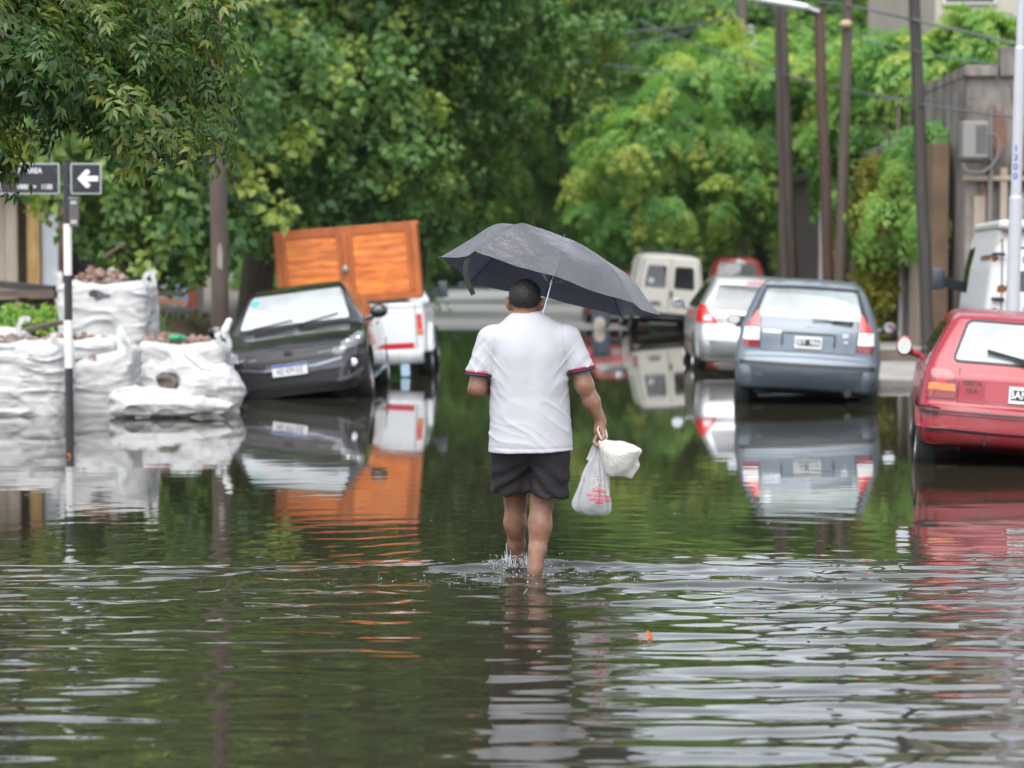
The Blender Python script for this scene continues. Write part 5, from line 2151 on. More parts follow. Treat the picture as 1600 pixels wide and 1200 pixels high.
# ================================================================== left pavement: rubble bags, sign post, timber
M_woven = mat('woven_white_sack', (.48, .48, .475), rough=.62, var=2.2, col2=(.39, .385, .37), bump=(130, .35, .004), contrast=(.4, .75), dirt=(3.5, (.24, .21, .18), .54, .8))
M_brick = mat('broken_brick', (.19, .095, .07), rough=.9, var=8, col2=(.27, .18, .14), bump=(40, .6, .01))
M_mort = mat('mortar_rubble', (.26, .23, .20), rough=.9, var=10, col2=(.22, .19, .17), bump=(40, .6, .01))
M_soil = mat('dark_soil', (.08, .065, .055), rough=.95, var=12, col2=(.17, .14, .12), bump=(25, .8, .02))


def rubble(label, cx, cy, cz, rx, ry, rz, n, size, seed, mats=(None,)):
    rng = np.random.RandomState(seed)
    t = bmesh.new()
    idx = []
    for k in range(n):
        a, r = rng.uniform(0, 6.283), math.sqrt(rng.rand())
        x, y = cx + rx * r * math.cos(a), cy + ry * r * math.sin(a)
        z = cz + rz * (1 - r ** 2) * rng.uniform(.3, 1)
        s_ = size * rng.uniform(.5, 1.3)
        rr = bmesh.ops.create_cube(t, size=1)
        M = Matrix.LocRotScale(Vector((x, y, z)), Euler(rng.uniform(0, 6, 3)), Vector((s_ * rng.uniform(.7, 1.6), s_ * rng.uniform(.6, 1), s_ * rng.uniform(.4, .8))))
        for v in rr['verts']:
            v.co += Vector(rng.uniform(-.16, .16, 3))
        bmesh.ops.transform(t, matrix=M, verts=rr['verts'])
        m = 0 if rng.rand() < .68 else 1
        for f in {f for v in rr['verts'] for f in v.link_faces}:
            f.material_index = m
    me = bpy.data.meshes.new('rubble')
    t.to_mesh(me)
    t.free()
    o = link('rubble', me, [M_brick, M_mort], None, False)
    return kind(tag(o, label, 'rubble'), 'stuff')


def bulk_bag(label, px0, px1, ptop, Y, base, depth=.9, seed=1, sag=0.0, slope=0.0, wr=1.0, open_top=True, loops=(0, 1, 2, 3), yaw=0.0, bulge=.05, h=.018):
    X0, X1 = wx(px0, Y), wx(px1, Y)
    W = X1 - X0
    Z1 = wz(ptop, Y)
    H = Z1 - base
    root = thing('rubble_bag', label, 'bulk bag', ((X0 + X1) / 2, Y + depth / 2, base), (0, 0, R(yaw)), group='white rubble bags on the flooded pavement')
    f = Field((-W / 2 - .2, -depth / 2 - .2, -.1), (W / 2 + .2, depth / 2 + .2, H + .25), h)
    rng = np.random.RandomState(seed)

    def fn(P):
        q = P.copy()
        z = P[..., 2]
        tz = np.clip(z / max(H, .01), 0, 1)
        sw = 1 + bulge * np.sin(math.pi * tz) + .04 * (1 - tz)
        q[..., 0] = P[..., 0] / sw + sag * (tz - .5) * .3
        q[..., 1] = P[..., 1] / sw
        q[..., 2] = z - H / 2 + slope * P[..., 0] * tz
        b = np.abs(q) - (np.array((W / 2, depth / 2, H / 2)) - .11)
        return np.sqrt((np.maximum(b, 0) ** 2).sum(-1)) + np.minimum(b.max(-1), 0) - .11
    f.add(fn, (-W / 2 - .2, -depth / 2 - .2, -.1), (W / 2 + .2, depth / 2 + .2, H + .25), 0)
    if open_top:
        f.ell((0, 0, H + .02), (W / 2 - .07, depth / 2 - .07, .17), .05, op='s')

    def wrinkle(P):
        Q = P.copy()
        Q[..., 2] += .10 * vnoise(P, (2.4, 2.4, 2.5), seed + 9)
        n1 = vnoise(Q, (1.8, 1.8, 7.5), seed)
        n2 = vnoise(Q, (3.6, 3.6, 24), seed + 1)
        n3 = vnoise(P, (9, 9, 9), seed + 2)
        big = vnoise(P, (2.2, 2.2, 2.2), seed + 3)
        return -wr * (.026 * (1 - np.abs(n1)) ** 5 + .015 * (1 - np.abs(n2)) ** 5 + .009 * n3 + .036 * big - .015)
    f.displace(wrinkle, .12)
    f.mesh('sack', M_woven, root, it=1)
    # seams along the corners and lifting loops
    for k, (sx, sy) in enumerate(((-1, -1), (1, -1), (1, 1), (-1, 1))):
        if k not in loops:
            continue
        x, y = sx * (W / 2 - .03), sy * (depth / 2 - .05)
        fl = rng.uniform(-.12, .12)
        zt = H - slope * x
        t = MB()
        pts = catmull([(x, y, zt - .22), (x + sx * .01, y, zt - .02), (x + fl * .5 + sx * .01, y, zt + .06), (x + fl * .9 + sx * .03, y + .02, zt + .11), (x + fl * 1.2 + sx * .09, y + .01, zt + .085)], 3)
        for a, b_ in zip(pts, pts[1:]):
            t.beam(tuple(a), tuple(b_), .055, .012, up=(0, 1, .1))
        t.done('lifting_loop', M_woven, root)
    return root


BASEY = -.24
bulk_bag('tallest white bag, heaped with broken brick, behind the banded post', 90, 226, 440, 26.9, .40, .95, 3, wr=.9, loops=(0, 1, 2), bulge=.03)
_bb = bpy.data.objects['rubble_bag']
_sk = [c for c in _bb.children if c.name.startswith('sack')][0]
bpy.context.view_layer.update()
_bt = BVHTree.FromPolygons([v.co.copy() for v in _sk.data.vertices], [tuple(p.vertices) for p in _sk.data.polygons])
rr_ = np.random.RandomState(6)
t = MB()
for cx_, cz_, w_, h_ in ((-.06, .80, .09, .05), (.02, .77, .11, .035), (-.04, .74, .05, .03)):
    t.poly([(cx_ + w_ * math.cos(a) * rr_.uniform(.6, 1.1), 0, cz_ + h_ * math.sin(a) * rr_.uniform(.6, 1.1)) for a in np.arange(14) * math.pi / 7], (0, .0004, 0))
o = t.done('printed_mark', mat('grey_print', (.10, .10, .105), rough=.7), _bb)
for v in o.data.vertices:
    h_ = _bt.ray_cast(Vector((v.co.x, -2, v.co.z)), Vector((0, 1, 0)))
    if h_[0] is not None:
        v.co.y = h_[0].y - .004
rubble('heap of broken brick piled in the tallest white bag', wx(160, 27.4), 27.4, 1.30, .36, .34, .19, 130, .065, 4)
bulk_bag('white rubble bag cut by the left edge of the photo, its side deeply creased', -75, 91, 534, 23.6, BASEY, .9, 11, wr=1.35, loops=(1, 2), slope=.05)
rubble('brick rubble showing in the bag at the left edge', wx(25, 24.1), 24.1, .68, .42, .36, .12, 70, .07, 5)
bulk_bag('short white bag directly right of the banded post, its top sloping down to the left', 103, 203, 556, 24.1, BASEY, .8, 21, slope=-.30, wr=.9, loops=(1,), h=.016)
rubble('brick lumps in the short bag behind the banded post', wx(140, 24.6), 24.6, .38, .26, .28, .17, 40, .085, 6)
bulk_bag('low white bag between the tallest bag and the short sloping bag', 52, 176, 528, 25.3, .0, .8, 31, wr=.9, loops=(2,))
rubble('thin layer of brick chips on the low middle bag', wx(115, 25.7), 25.7, .68, .40, .30, .10, 60, .06, 7)
bulk_bag('wide flat-topped white bag at the foot of the brown wooden pole', 211, 346, 534, 25.4, BASEY, .9, 41, wr=.6, loops=(1, 2), slope=.02)
rubble('brick and tile scraps lying on the wide flat-topped bag', wx(272, 25.9), 25.85, .66, .42, .32, .10, 80, .07, 8)
bulk_bag('half seen white bag in the back row at the left edge', -60, 30, 512, 25.6, .0, .8, 51, wr=.9, loops=(1,))


def slumped(label, prims, Y, seed, wr, hole=None, dark=False):
    pts = np.array([[wx(p[0], Y), Y + p[4], wz(p[1], Y)] for p in prims])
    c = pts.mean(0)
    root = thing('rubble_bag', label, 'bulk bag', (c[0], c[1], BASEY), group='white rubble bags on the flooded pavement')
    off = np.array((c[0], c[1], BASEY))
    rad = np.array([[p[2] * Y / FPX, .9 * (p[2] + p[3]) / 2 * Y / FPX, p[3] * Y / FPX] for p in prims])
    lo = ((pts - rad).min(0) - off) - .12
    hi = ((pts + rad).max(0) - off) + .12
    lo[2] = -.05
    f = Field(lo, hi, .016)
    for p, r in zip(pts, rad):
        f.ell(p - off, r, .06)
    if hole is not None:
        hp = np.array((wx(hole[0], Y), Y + hole[4], wz(hole[1], Y))) - off
        f.ell(hp, (hole[2] * Y / FPX, .20, hole[3] * Y / FPX), .02, op='s', rot=(0, hole[5], 0))

    def wrinkle(P):
        n1 = vnoise(P, (4, 4, 9), seed)
        n2 = vnoise(P, (12, 12, 16), seed + 1)
        big = vnoise(P, (3, 3, 3), seed + 3)
        n4 = vnoise(P, (6, 6, 22), seed + 5)
        return -wr * (.028 * (1 - np.abs(n1)) ** 4 + .012 * (1 - np.abs(n2)) ** 4 + .014 * (1 - np.abs(n4)) ** 4 + .035 * big - .02)
    f.displace(wrinkle, .12)
    f.mesh('sack', M_woven, root, it=1)
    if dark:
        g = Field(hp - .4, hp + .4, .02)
        g.ell(hp + np.array((.05, .17, -.03)), (hole[2] * Y / FPX * .98, .16, hole[3] * Y / FPX * 1.0), .0)  # black ellipsoid painting the shade inside the open mouth
        g.mesh('mouth_shade_blob', M_under2, root, it=1)
    return root


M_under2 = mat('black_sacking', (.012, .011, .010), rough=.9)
slumped('bulging white bag torn open over grey rubble, next to the charcoal sedan',
        [(315, 612, 58, 44, .35), (285, 580, 40, 32, .35), (250, 606, 36, 36, .35), (345, 620, 24, 34, .3), (232, 584, 20, 22, .3), (270, 632, 80, 30, .35)], 23.9, 61, 1.0, hole=(258, 597, 19, 16, .08, .3))
f = Field((-.25, -.12, -.2), (.25, .16, .2), .018)
f.ell((0, 0, 0), (.13, .09, .11), .02)
f.displace(lambda P: .035 * vnoise(P, (16, 16, 16), 3))
o = f.mesh('rubble', M_soil, None, it=1)
o.location = (wx(257, 24.1), 24.13, wz(598, 24.1))
kind(tag(o, 'grey rubble spilling from the torn white bag', 'rubble'), 'stuff')
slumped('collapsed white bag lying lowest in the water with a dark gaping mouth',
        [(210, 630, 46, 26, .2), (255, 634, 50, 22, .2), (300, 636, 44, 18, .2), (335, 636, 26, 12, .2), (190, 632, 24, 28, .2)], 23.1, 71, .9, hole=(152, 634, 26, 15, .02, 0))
t = MB()
for k, (a, b_) in enumerate((((289, 552), (318, 576)), ((318, 576), (332, 578)))):
    t.beam((wx(a[0], 23.9), 23.75, wz(a[1], 23.9)), (wx(b_[0], 23.9), 23.72, wz(b_[1], 23.9)), .03, .01)
tag(t.done('dangling_strap', mat('grey_strap', (.25, .25, .25), rough=.8)), 'loose grey strap lying across the bulging torn bag', 'strap')
# pale fabric flap standing up between the bags
Y = 25.0
t = MB()
t.poly([(wx(183, Y), Y, wz(556, Y)), (wx(206, Y), Y + .03, wz(552, Y)), (wx(200, Y), Y + .05, wz(530, Y)), (wx(188, Y), Y + .02, wz(507, Y)), (wx(182, Y), Y, wz(512, Y))], (0, .012, 0))
tag(t.done('fabric_flap', mat('pale_green_white', (.62, .68, .66), rough=.6)), 'pale pointed flap of sacking standing up in front of the tallest bag', 'sacking')
f = Field((-.17, -.12, -.08), (.17, .12, .1), .012)
f.ell((0, 0, 0), (.11, .07, .03), .02)
f.displace(lambda P: .03 * vnoise(P, (22, 22, 22), 5))
o = f.mesh('plastic_scrap', mat('green_plastic', (.03, .30, .14), rough=.4), None, it=1)
o.location = (wx(276, 25.6), 25.55, wz(527, 25.6))
tag(o, 'crumpled green plastic on top of the wide flat-topped bag', 'plastic scrap')
for px, py, nm in ((352, 515, 'a'),):
    f = Field((-.08, -.08, -.12), (.08, .08, .14), .01)
    f.chain([(.03, 0, .09), (-.01, 0, .0), (-.02, 0, -.08)], [.035, .04, .025], .02)
    o = f.mesh('plastic_bottle', mat('milky_plastic', (.75, .76, .74), rough=.35), None, it=1)
    o.location = (wx(px, 25.2), 25.3, wz(py, 25.2))
    tag(o, 'milky white plastic bottle upright beside the brown wooden pole', 'bottle')

# ------------------------------------------------------------------ weeds on the bank
M_grass = mat_leaf('grass_blade', (.035, .075, .012), (.075, .14, .025), (.17, .20, .05), .3, .5)


def blades(name, spots, seed, wdt=.012):
    rng = np.random.RandomState(seed)
    V, F, T = [], [], []
    for (x, y, n, hgt, spread) in spots:
        for k in range(n):
            bx_, by_ = x + rng.normal(0, spread), y + rng.normal(0, spread)
            z0 = float(ground_z(np.array([bx_]), np.array([by_]))[0]) - .02
            a = rng.uniform(0, 6.283)
            hh = hgt * rng.uniform(.5, 1.2)
            lean = hh * rng.uniform(.1, .7)
            dx, dy = math.cos(a) * lean, math.sin(a) * lean
            wx_, wy_ = -math.sin(a) * wdt, math.cos(a) * wdt
            b0 = len(V)
            for s_ in (0, .5, 1):
                q = s_ ** 1.7
                w_ = 1 - .8 * s_
                V += [(bx_ + dx * q - wx_ * w_, by_ + dy * q - wy_ * w_, z0 + hh * s_ * (1 - .25 * s_ * lean / hh)), (bx_ + dx * q + wx_ * w_, by_ + dy * q + wy_ * w_, z0 + hh * s_ * (1 - .25 * s_ * lean / hh))]
            F += [(b0, b0 + 1, b0 + 3, b0 + 2), (b0 + 2, b0 + 3, b0 + 5, b0 + 4)]
            t_ = rng.rand()
            T += [t_, t_]
    o = np_mesh(name, np.array(V), np.array(F), M_grass, None, False)
    at = o.data.attributes.new('tint', 'FLOAT', 'FACE')
    at.data.foreach_set('value', np.array(T, np.float32))
    return kind(o, 'stuff')


rg = np.random.RandomState(77)
sp_ = [(wx(rg.uniform(228, 335), 28.4), rg.uniform(27.8, 29.5), 60, rg.uniform(.15, .36), .18) for k in range(26)]
sp_ += [(wx(rg.uniform(-20, 85), 28.4), rg.uniform(27.6, 30), 60, rg.uniform(.10, .24), .22) for k in range(30)]
sp_ += [(rg.uniform(-10, -4.5), rg.uniform(29, 36), 40, rg.uniform(.15, .3), .3) for k in range(40)]
sp_ += [(wx(262, 24), 24.0, 26, .12, .03)]
tag(blades('grass', sp_, 3), 'rank green grass growing on the earth bank behind the bags', 'grass')

# ------------------------------------------------------------------ timbers lying behind the bags
M_oldwood = mat('weathered_timber', (.13, .095, .07), rough=.85, var=5, col2=(.07, .05, .04), stretch=(.4, 3, 3), bump=(20, .5, .01))
M_rustwood = mat('reddish_timber', (.24, .11, .06), rough=.85, var=5, col2=(.13, .07, .045), stretch=(.4, 3, 3))
M_charwood = mat('dark_timber', (.03, .026, .024), rough=.8, var=5, col2=(.06, .05, .045), stretch=(.4, 3, 3))


def timber(label, a, b_, Y, w_, th, m, dy=0.0):
    t = MB()
    A = Vector((wx(a[0], Y), Y, wz(a[1], Y)))
    B = Vector((wx(b_[0], Y), Y + dy, wz(b_[1], Y)))
    c = (A + B) / 2
    t.beam(A - c, B - c, w_, th, bev=.006)
    o = t.done('timber_beam', m)
    o.location = c
    return tag(o, label, 'beam', 'old timbers behind the rubble bags')


timber('blackened beam topmost of the timbers at the left edge', (-70, 438), (86, 452), 31.0, .2, .10, M_charwood)
timber('grey brown beam under the blackened one at the left edge', (-70, 458), (88, 460), 30.7, .25, .10, M_oldwood)
timber('dark block standing for the shaded recess under the timbers at the left edge', (-70, 484), (84, 482), 30.9, .25, .27, M_charwood)  # dark block drawn where the recess holds only shade
timber('rusty red board jutting right from behind the tallest bag', (215, 466), (296, 474), 30.3, .2, .07, M_rustwood)
timber('dark board under the rusty red one', (215, 482), (308, 486), 30.2, .2, .07, M_charwood)
timber('black plank lying on top of the rusty red board', (232, 458), (288, 460), 30.6, .2, .06, M_charwood)
timber('pale brown board slanting down in front of the weeds at left', (30, 518), (84, 505), 26.2, .12, .05, M_oldwood, .4)
timber('thin grey stick leaning up out of the heaped brick', (162, 402), (196, 380), 27.6, .035, .035, M_oldwood)
t = MB()
t.box((0, 0, 0), (.09, .07, .14), bev=.012)
o = t.done('broken_brick', M_brick)
o.location = (wx(28, 29.6), 29.6, wz(480, 29.6))
o.rotation_euler = (.1, .3, .4)
tag(o, 'single orange brick lying against the dark recess block', 'brick')

# ------------------------------------------------------------------ yard buildings behind
M_cream = mat('cream_cladding', (.34, .29, .235), rough=.8, var=1.5, col2=(.25, .21, .17), stretch=(4, 4, .5), bump=(8, .3, .02))
M_ywood = mat('yellowed_post', (.38, .25, .10), rough=.8, var=4, col2=(.25, .15, .06), stretch=(3, 3, .5))
M_pblue = mat('pale_blue_panel', (.44, .48, .54), rough=.7, var=2, col2=(.36, .38, .42))
root = thing('shed', 'cream clad shed with a yellowed corner post behind the timbers at the left edge', 'shed', (wx(20, 36), 36, .3))
t = MB()
for k in range(12):
    t.box((-2.2 + k * .20, 0, 1.35), (.196, .09 + .02 * (k % 2), 2.7), bev=.01)
t.box((-1.1, 1.5, 1.35), (2.3, 2.8, 2.68))
t.done('cladding', M_cream, root)
t = MB()
t.box((.36, -.05, 1.35), (.20, .16, 2.7), bev=.01)
t.done('corner_post', M_ywood, root)
t = MB()
t.box((.60, -.02, 1.2), (.26, .06, 2.4), bev=.008)
t.done('side_panel', M_pblue, root)
t = MB()
t.box((-1.0, .9, 2.78), (3.6, 2.9, .12), rot=(.06, 0, 0), bev=.01)
t.done('roof', mat('tin_roof', (.2, .19, .18), rough=.6, metal=.4), root)
root = thing('board_fence', 'makeshift fence of beige, white, blue and red boards seen beneath the leaves', 'fence', (wx(255, 36), 36.2, .3))
cols = [(.34, .29, .23), (.28, .23, .19), (.40, .36, .31), (.22, .19, .17), (.50, .48, .46), (.42, .39, .36), (.30, .38, .52), (.32, .40, .52), (.44, .10, .07), (.2, .17, .15)]
for k, c in enumerate(cols):
    t = MB()
    t.box((-.55 + k * .122, .01 * (k % 3), .80), (.118, .03, 1.55 + .1 * math.sin(k * 2.1)), bev=.004)
    t.done('board', mat('board_paint', c, rough=.8, var=3, col2=tuple(v * .75 for v in c), stretch=(3, 3, .5)), root)
t = MB()
t.beam((-.6, .06, .4), (.68, .06, .42), .05, .08)
t.beam((-.6, .06, 1.3), (.68, .06, 1.28), .05, .08)
t.done('rail', M_oldwood, root)
root = thing('wall', 'reddish plaster wall with a dark doorway deep behind the heaped brick', 'wall', (wx(130, 40), 40, .3))
t = MB()
t.box((-.42, 0, 1.2), (.5, .25, 2.4))
t.box((.70, 0, 1.2), (.9, .25, 2.4))
t.box((.05, 0, 2.1), (.5, .25, .6))
t.done('plaster', mat('red_plaster', (.24, .11, .09), rough=.9, var=2, col2=(.3, .22, .2)), root)
t = MB()
t.box((.05, .05, .9), (.44, .06, 1.8))
t.done('door', mat('purple_dark_door', (.05, .045, .08), rough=.6), root)

# ------------------------------------------------------------------ banded street sign post
Y = 23.2
root = thing('street_sign', 'black and white banded street sign post with black name plate and white arrow plate', 'street sign', (wx(107, Y), Y, -.2))
M_wband = mat('white_band_paint', (.74, .74, .72), rough=.45, dirt=(6, (.4, .38, .33), .55, .9))
M_kband = mat('black_band_paint', (.022, .022, .024), rough=.45)
for y0, y1, m, nm in ((645, 575, M_kband, 'post_band'), (575, 500, M_wband, 'post_band'), (500, 430, M_kband, 'post_band'), (430, 350, M_wband, 'post_band'), (350, 252, M_kband, 'post_band')):
    t = MB()
    z0, z1 = wz(y0, Y) + .2, wz(y1, Y) + .2
    if y0 == 645:
        z0 = 0
    r = .041 if y0 > 300 else .043
    t.tube([(0, 0, z0), (0, 0, z1)], r, 20)
    t.done(nm, m, root, True)
M_splate = mat('sign_black', (.018, .019, .024), rough=.4)
M_sbord = mat('sign_border', (.42, .43, .45), rough=.45)
M_swhite = mat('sign_white', (.78, .80, .82), rough=.4)


def sign_plate(x0, x1, z0, z1, nm):
    t = MB()
    w_, h_ = x1 - x0, z1 - z0
    t.poly([(p[0], 0, p[1]) for p in rounded([(x0, z0), (x1, z0), (x1, z1), (x0, z1)], .02)], (0, .004, 0))
    b_ = t.done(nm, M_sbord, root)
    t = MB()
    t.poly([(p[0], -.003, p[1]) for p in rounded([(x0 + .014, z0 + .014), (x1 - .014, z0 + .014), (x1 - .014, z1 - .014), (x0 + .014, z1 - .014)], .012)], (0, .0025, 0))
    t.done('sign_face', M_splate, b_)
    b_.location = (0, -.055, 0)
    return b_


def zz(py):
    return wz(py, Y) + .2


def xx(px):
    return wx(px, Y) - wx(107, Y)


b1 = sign_plate(xx(4), xx(97), zz(304), zz(256), 'name_plate')
text_mesh('lettering', 'LARREA', .074, M_swhite, b1, Matrix.Translation((xx(70), -.0045, zz(268))) @ TXT_BACK, .0006, .0012, 'RIGHT', .9)
text_mesh('lettering', '1000   >   1100', .070, M_swhite, b1, Matrix.Translation((xx(86), -.0045, zz(293))) @ TXT_BACK, .0006, .0012, 'RIGHT', .82)
b2 = sign_plate(xx(114), xx(162), zz(304), zz(256), 'arrow_plate')
t = MB()
A = (xx(125), zz(280))
t.poly([(p[0], -.006, p[1]) for p in rounded([(xx(157), zz(276)), (xx(157), zz(284)), (xx(139), zz(284)), (xx(145), zz(290)), (xx(142), zz(294)), (xx(138), zz(294)), A, (xx(138), zz(266)), (xx(142), zz(266)), (xx(145), zz(270)), (xx(139), zz(276))], .004)], (0, .002, 0))
t.done('arrow', M_swhite, b2)
t = MB()
for sx in (100, 110.5):
    for py in (267, 292):
        t.box((xx(sx), -.03, zz(py)), (.055, .02, .025), bev=.004)
t.done('clamp', M_kband, root)
t = MB()
for px in (93, 120):
    for py in (266, 269, 290, 293):
        t.ico((xx(px), -.060, zz(py)), .006, 1)
t.done('rivets', M_steel, root)
t = MB()
t.box((xx(117), -.02, zz(332)), (.105, .004, .29), rot=(0, 0, .25), bev=.001)
pl = t.done('side_plate', mat('faded_notice', (.12, .10, .10), rough=.6), root)
t = MB()
for py, hh in ((317, .035), (347, .04)):
    t.box((xx(117.5), -.026, zz(py)), (.06, .004, hh), rot=(0, 0, .25))
t.box((xx(117), -.0215, zz(309.5)), (.107, .005, .010), rot=(0, 0, .25))
t.done('notice_print', M_sbord, pl)

# ------------------------------------------------------------------ wooden utility pole
M_pole = mat('brown_pole', (.060, .040, .031), rough=.8, var=3.5, col2=(.095, .072, .06), stretch=(2, 2, .35), bump=(14, .5, .02), dirt=(5, (.26, .24, .22), .68, .74))


def pole(label, pts, Y, r0, r1, m, nm='utility_pole', group='bare utility poles', n=18, ztop=None):
    """pts: photo points base -> top at distance Y, continued straight up to ztop."""
    P = [Vector((wx(p[0], Y), Y, wz(p[1], Y))) for p in pts]
    if ztop:
        d = P[-1] - P[-2]
        P.append(P[-1] + d * ((ztop - P[-1].z) / d.z))
    base = P[0].copy()
    base.z -= .3
    P[0] = base
    t = MB()
    q = [p - base for p in P]
    L_ = [r0 + (r1 - r0) * p.z / q[-1].z for p in q]
    pp, rr = [], []
    for a, b_, ra, rb in zip(q, q[1:], L_, L_[1:]):
        for k in range(6):
            pp.append(a.lerp(b_, k / 6))
            rr.append(ra + (rb - ra) * k / 6)
    pp.append(q[-1])
    rr.append(L_[-1])
    rng = np.random.RandomState(int(Y * 10))
    pp = [p + Vector((rng.normal(0, .006), rng.normal(0, .006), 0)) for p in pp]
    t.tube(pp, rr, n)
    root = thing(nm, label, 'pole', base, group=group)
    t.done('shaft', m, root, True)
    return root


pole('brown wooden pole with a pale scar, standing between the rubble bags and the charcoal sedan', [(346, 572), (339, 0)], 29.0, .112, .09, M_pole, ztop=8.5)
root = bpy.data.objects['utility_pole']
t = MB()
t.poly([(p[0], -.118, p[1]) for p in rounded([(-.035, 1.55), (.03, 1.50), (.035, 1.72), (.01, 1.86), (-.03, 1.80)], .02)], (0, .02, 0))
t.done('pale_scar', M_mort, root)
# ================================================================== right side: pavement, walls, poles, wires
M_conc = mat('pale_concrete', (.34, .33, .31), rough=.7, var=1.6, col2=(.24, .23, .215), bump=(12, .4, .01), dirt=(2.2, (.16, .14, .12), .55, .85))
M_brownstep = mat('brown_step', (.15, .12, .10), rough=.8, var=3, col2=(.09, .075, .06))
t = MB()
t.box((7.6, 31.3, -.10), (6.0, 5.0, .42), bev=.03)
kind(t.done('sidewalk', M_conc), 'structure')
t = MB()
t.box((8.0, 39.5, .09), (6.0, 11.4, .42), bev=.03)
kind(t.done('raised_sidewalk', M_conc), 'structure')
t = MB()
t.box((7.9, 33.74, .13), (5.5, .06, .30))
kind(t.done('kerb_face', M_brownstep), 'structure')
t = MB()
t.box((7.6, 55, .0), (5.6, 19.4, .45), bev=.03)
kind(t.done('far_sidewalk', M_conc), 'structure')

M_stain = mat('stained_plaster', (.27, .24, .215), rough=.9, var=1.4, col2=(.10, .088, .08), stretch=(1.8, 1.8, .7), contrast=(.34, .62), bump=(7, .4, .02), dirt=(1.3, (.06, .055, .05), .52, .8))
M_beige = mat('beige_plaster', (.36, .30, .24), rough=.9, var=1.4, col2=(.26, .21, .165), stretch=(2, 2, .6), bump=(8, .3, .02))
M_brownp = mat('brown_plaster', (.20, .135, .085), rough=.9, var=2, col2=(.14, .09, .06))
M_grayp = mat('grey_plaster', (.21, .19, .17), rough=.9, var=1.5, col2=(.12, .11, .10), stretch=(2, 2, .5))
M_pink = mat('salmon_plaster', (.46, .17, .12), rough=.85, var=2, col2=(.36, .13, .10))
M_darkgate = mat('dark_gate', (.018, .018, .02), rough=.6)
M_pipe = mat('pale_pipe', (.50, .49, .47), rough=.5)

root = thing('house', 'stained grey plaster house with pale pilasters and parapet behind the rusty van', 'house', (6.5, 33.0, 0.2))
t = MB()
t.box((2.6, 2.1, 2.0), (5.2, 4.0, 4.0))
t.done('wall', M_stain, root)
t = MB()
for x0, x1, h_ in ((-.05, .42, .16), (.46, 1.3, .42), (1.34, 2.2, .30), (2.24, 5.2, .44)):
    t.box(((x0 + x1) / 2, .12, 4.0 + h_ / 2), (x1 - x0, .24, h_), bev=.02)
t.box((.10, 2.2, 4.08), (.22, 3.8, .16), bev=.02)
t.done('parapet', M_stain, root)
for k, (x, w_) in enumerate(((.18, .16), (.52, .10), (1.5, .2))):
    t = MB()
    t.box((x, .05, 1.15 + .2 * k), (w_, .14, 2.3 + .4 * k), bev=.012)
    t.done('pilaster', M_beige, root)
t = MB()
t.box((.95, .07, 1.2), (.62, .08, 2.3), bev=.01)
t.done('shutter', M_grayp, root)
t = MB()
for k in range(14):
    t.box((.95, .025, .2 + k * .155), (.60, .02, .10), rot=(.25, 0, 0))
t.done('shutter_slats', mat('grey_slats', (.3, .29, .27), rough=.6), root)

M_xbrick = mat('exposed_brick', (.22, .11, .075), rough=.95, var=9, col2=(.12, .07, .055), bump=(25, .7, .02))
rr_ = np.random.RandomState(12)
for cx_, cz_, w_, h_ in ((.42, 3.25, .16, .42), (.85, 2.85, .22, .30), (1.35, 3.5, .2, .5), (.25, 2.1, .10, .45), (1.05, 3.75, .3, .12)):
    t = MB()
    t.poly([(cx_ + w_ * math.cos(a) * rr_.uniform(.55, 1.15), -.004, cz_ + h_ * math.sin(a) * rr_.uniform(.55, 1.15)) for a in np.arange(16) * math.pi / 8], (0, .012, 0))
    t.done('bare_patch', M_xbrick if cx_ != .85 else M_brownp, root)
t = MB()
t.box((1.2, .04, 2.55), (2.5, .16, .07), bev=.015)
t.done('ledge', M_beige, root)
t = MB()
t.tube([(.32, -.03, .1), (.32, -.03, 3.4), (.34, .02, 3.6)], .035, 10)
t.done('downpipe', M_grayp, root, True)
t = MB()
for x0, z0, x1, z1 in ((.6, 3.9, .72, 3.1), (.72, 3.1, .60, 2.7), (1.1, 3.4, 1.22, 2.7)):
    t.beam((x0, .002, z0), (x1, .002, z1), .014, .02, up=(0, 1, 0))
t.done('crack', M_darkgate, root)
AY = 32.7
root = thing('air_conditioner', 'old pale air conditioner box on brackets high on the stained wall', 'air conditioner', (wx(1520, AY), AY, wz(222, AY)))
t = MB()
t.box((-.02, .0, .02), (.36, .32, .52), bev=.02)
t.done('casing', mat('dirty_ac_casing', (.21, .205, .195), rough=.6, dirt=(4, (.18, .17, .15), .5, .8)), root)
t = MB()
for k in range(9):
    t.box((.06, -.165, -.16 + k * .045), (.16, .012, .014))
t.done('louvre', M_trim, root)
t = MB()
t.beam((-.2, .1, -.28), (.28, .1, -.28), .03, .03)
t.beam((.24, .1, -.28), (.24, .25, -.45), .03, .03)
t.done('bracket', M_trim, root)
t = MB()
t.tube(catmull([(.16, -.1, .10), (.30, -.1, .05), (.30, -.1, -.22), (.12, -.1, -.42), (-.12, -.1, -.42), (-.18, -.05, -.30)], 5), .018, 8)
t.done('hose', M_grayp, root, True)

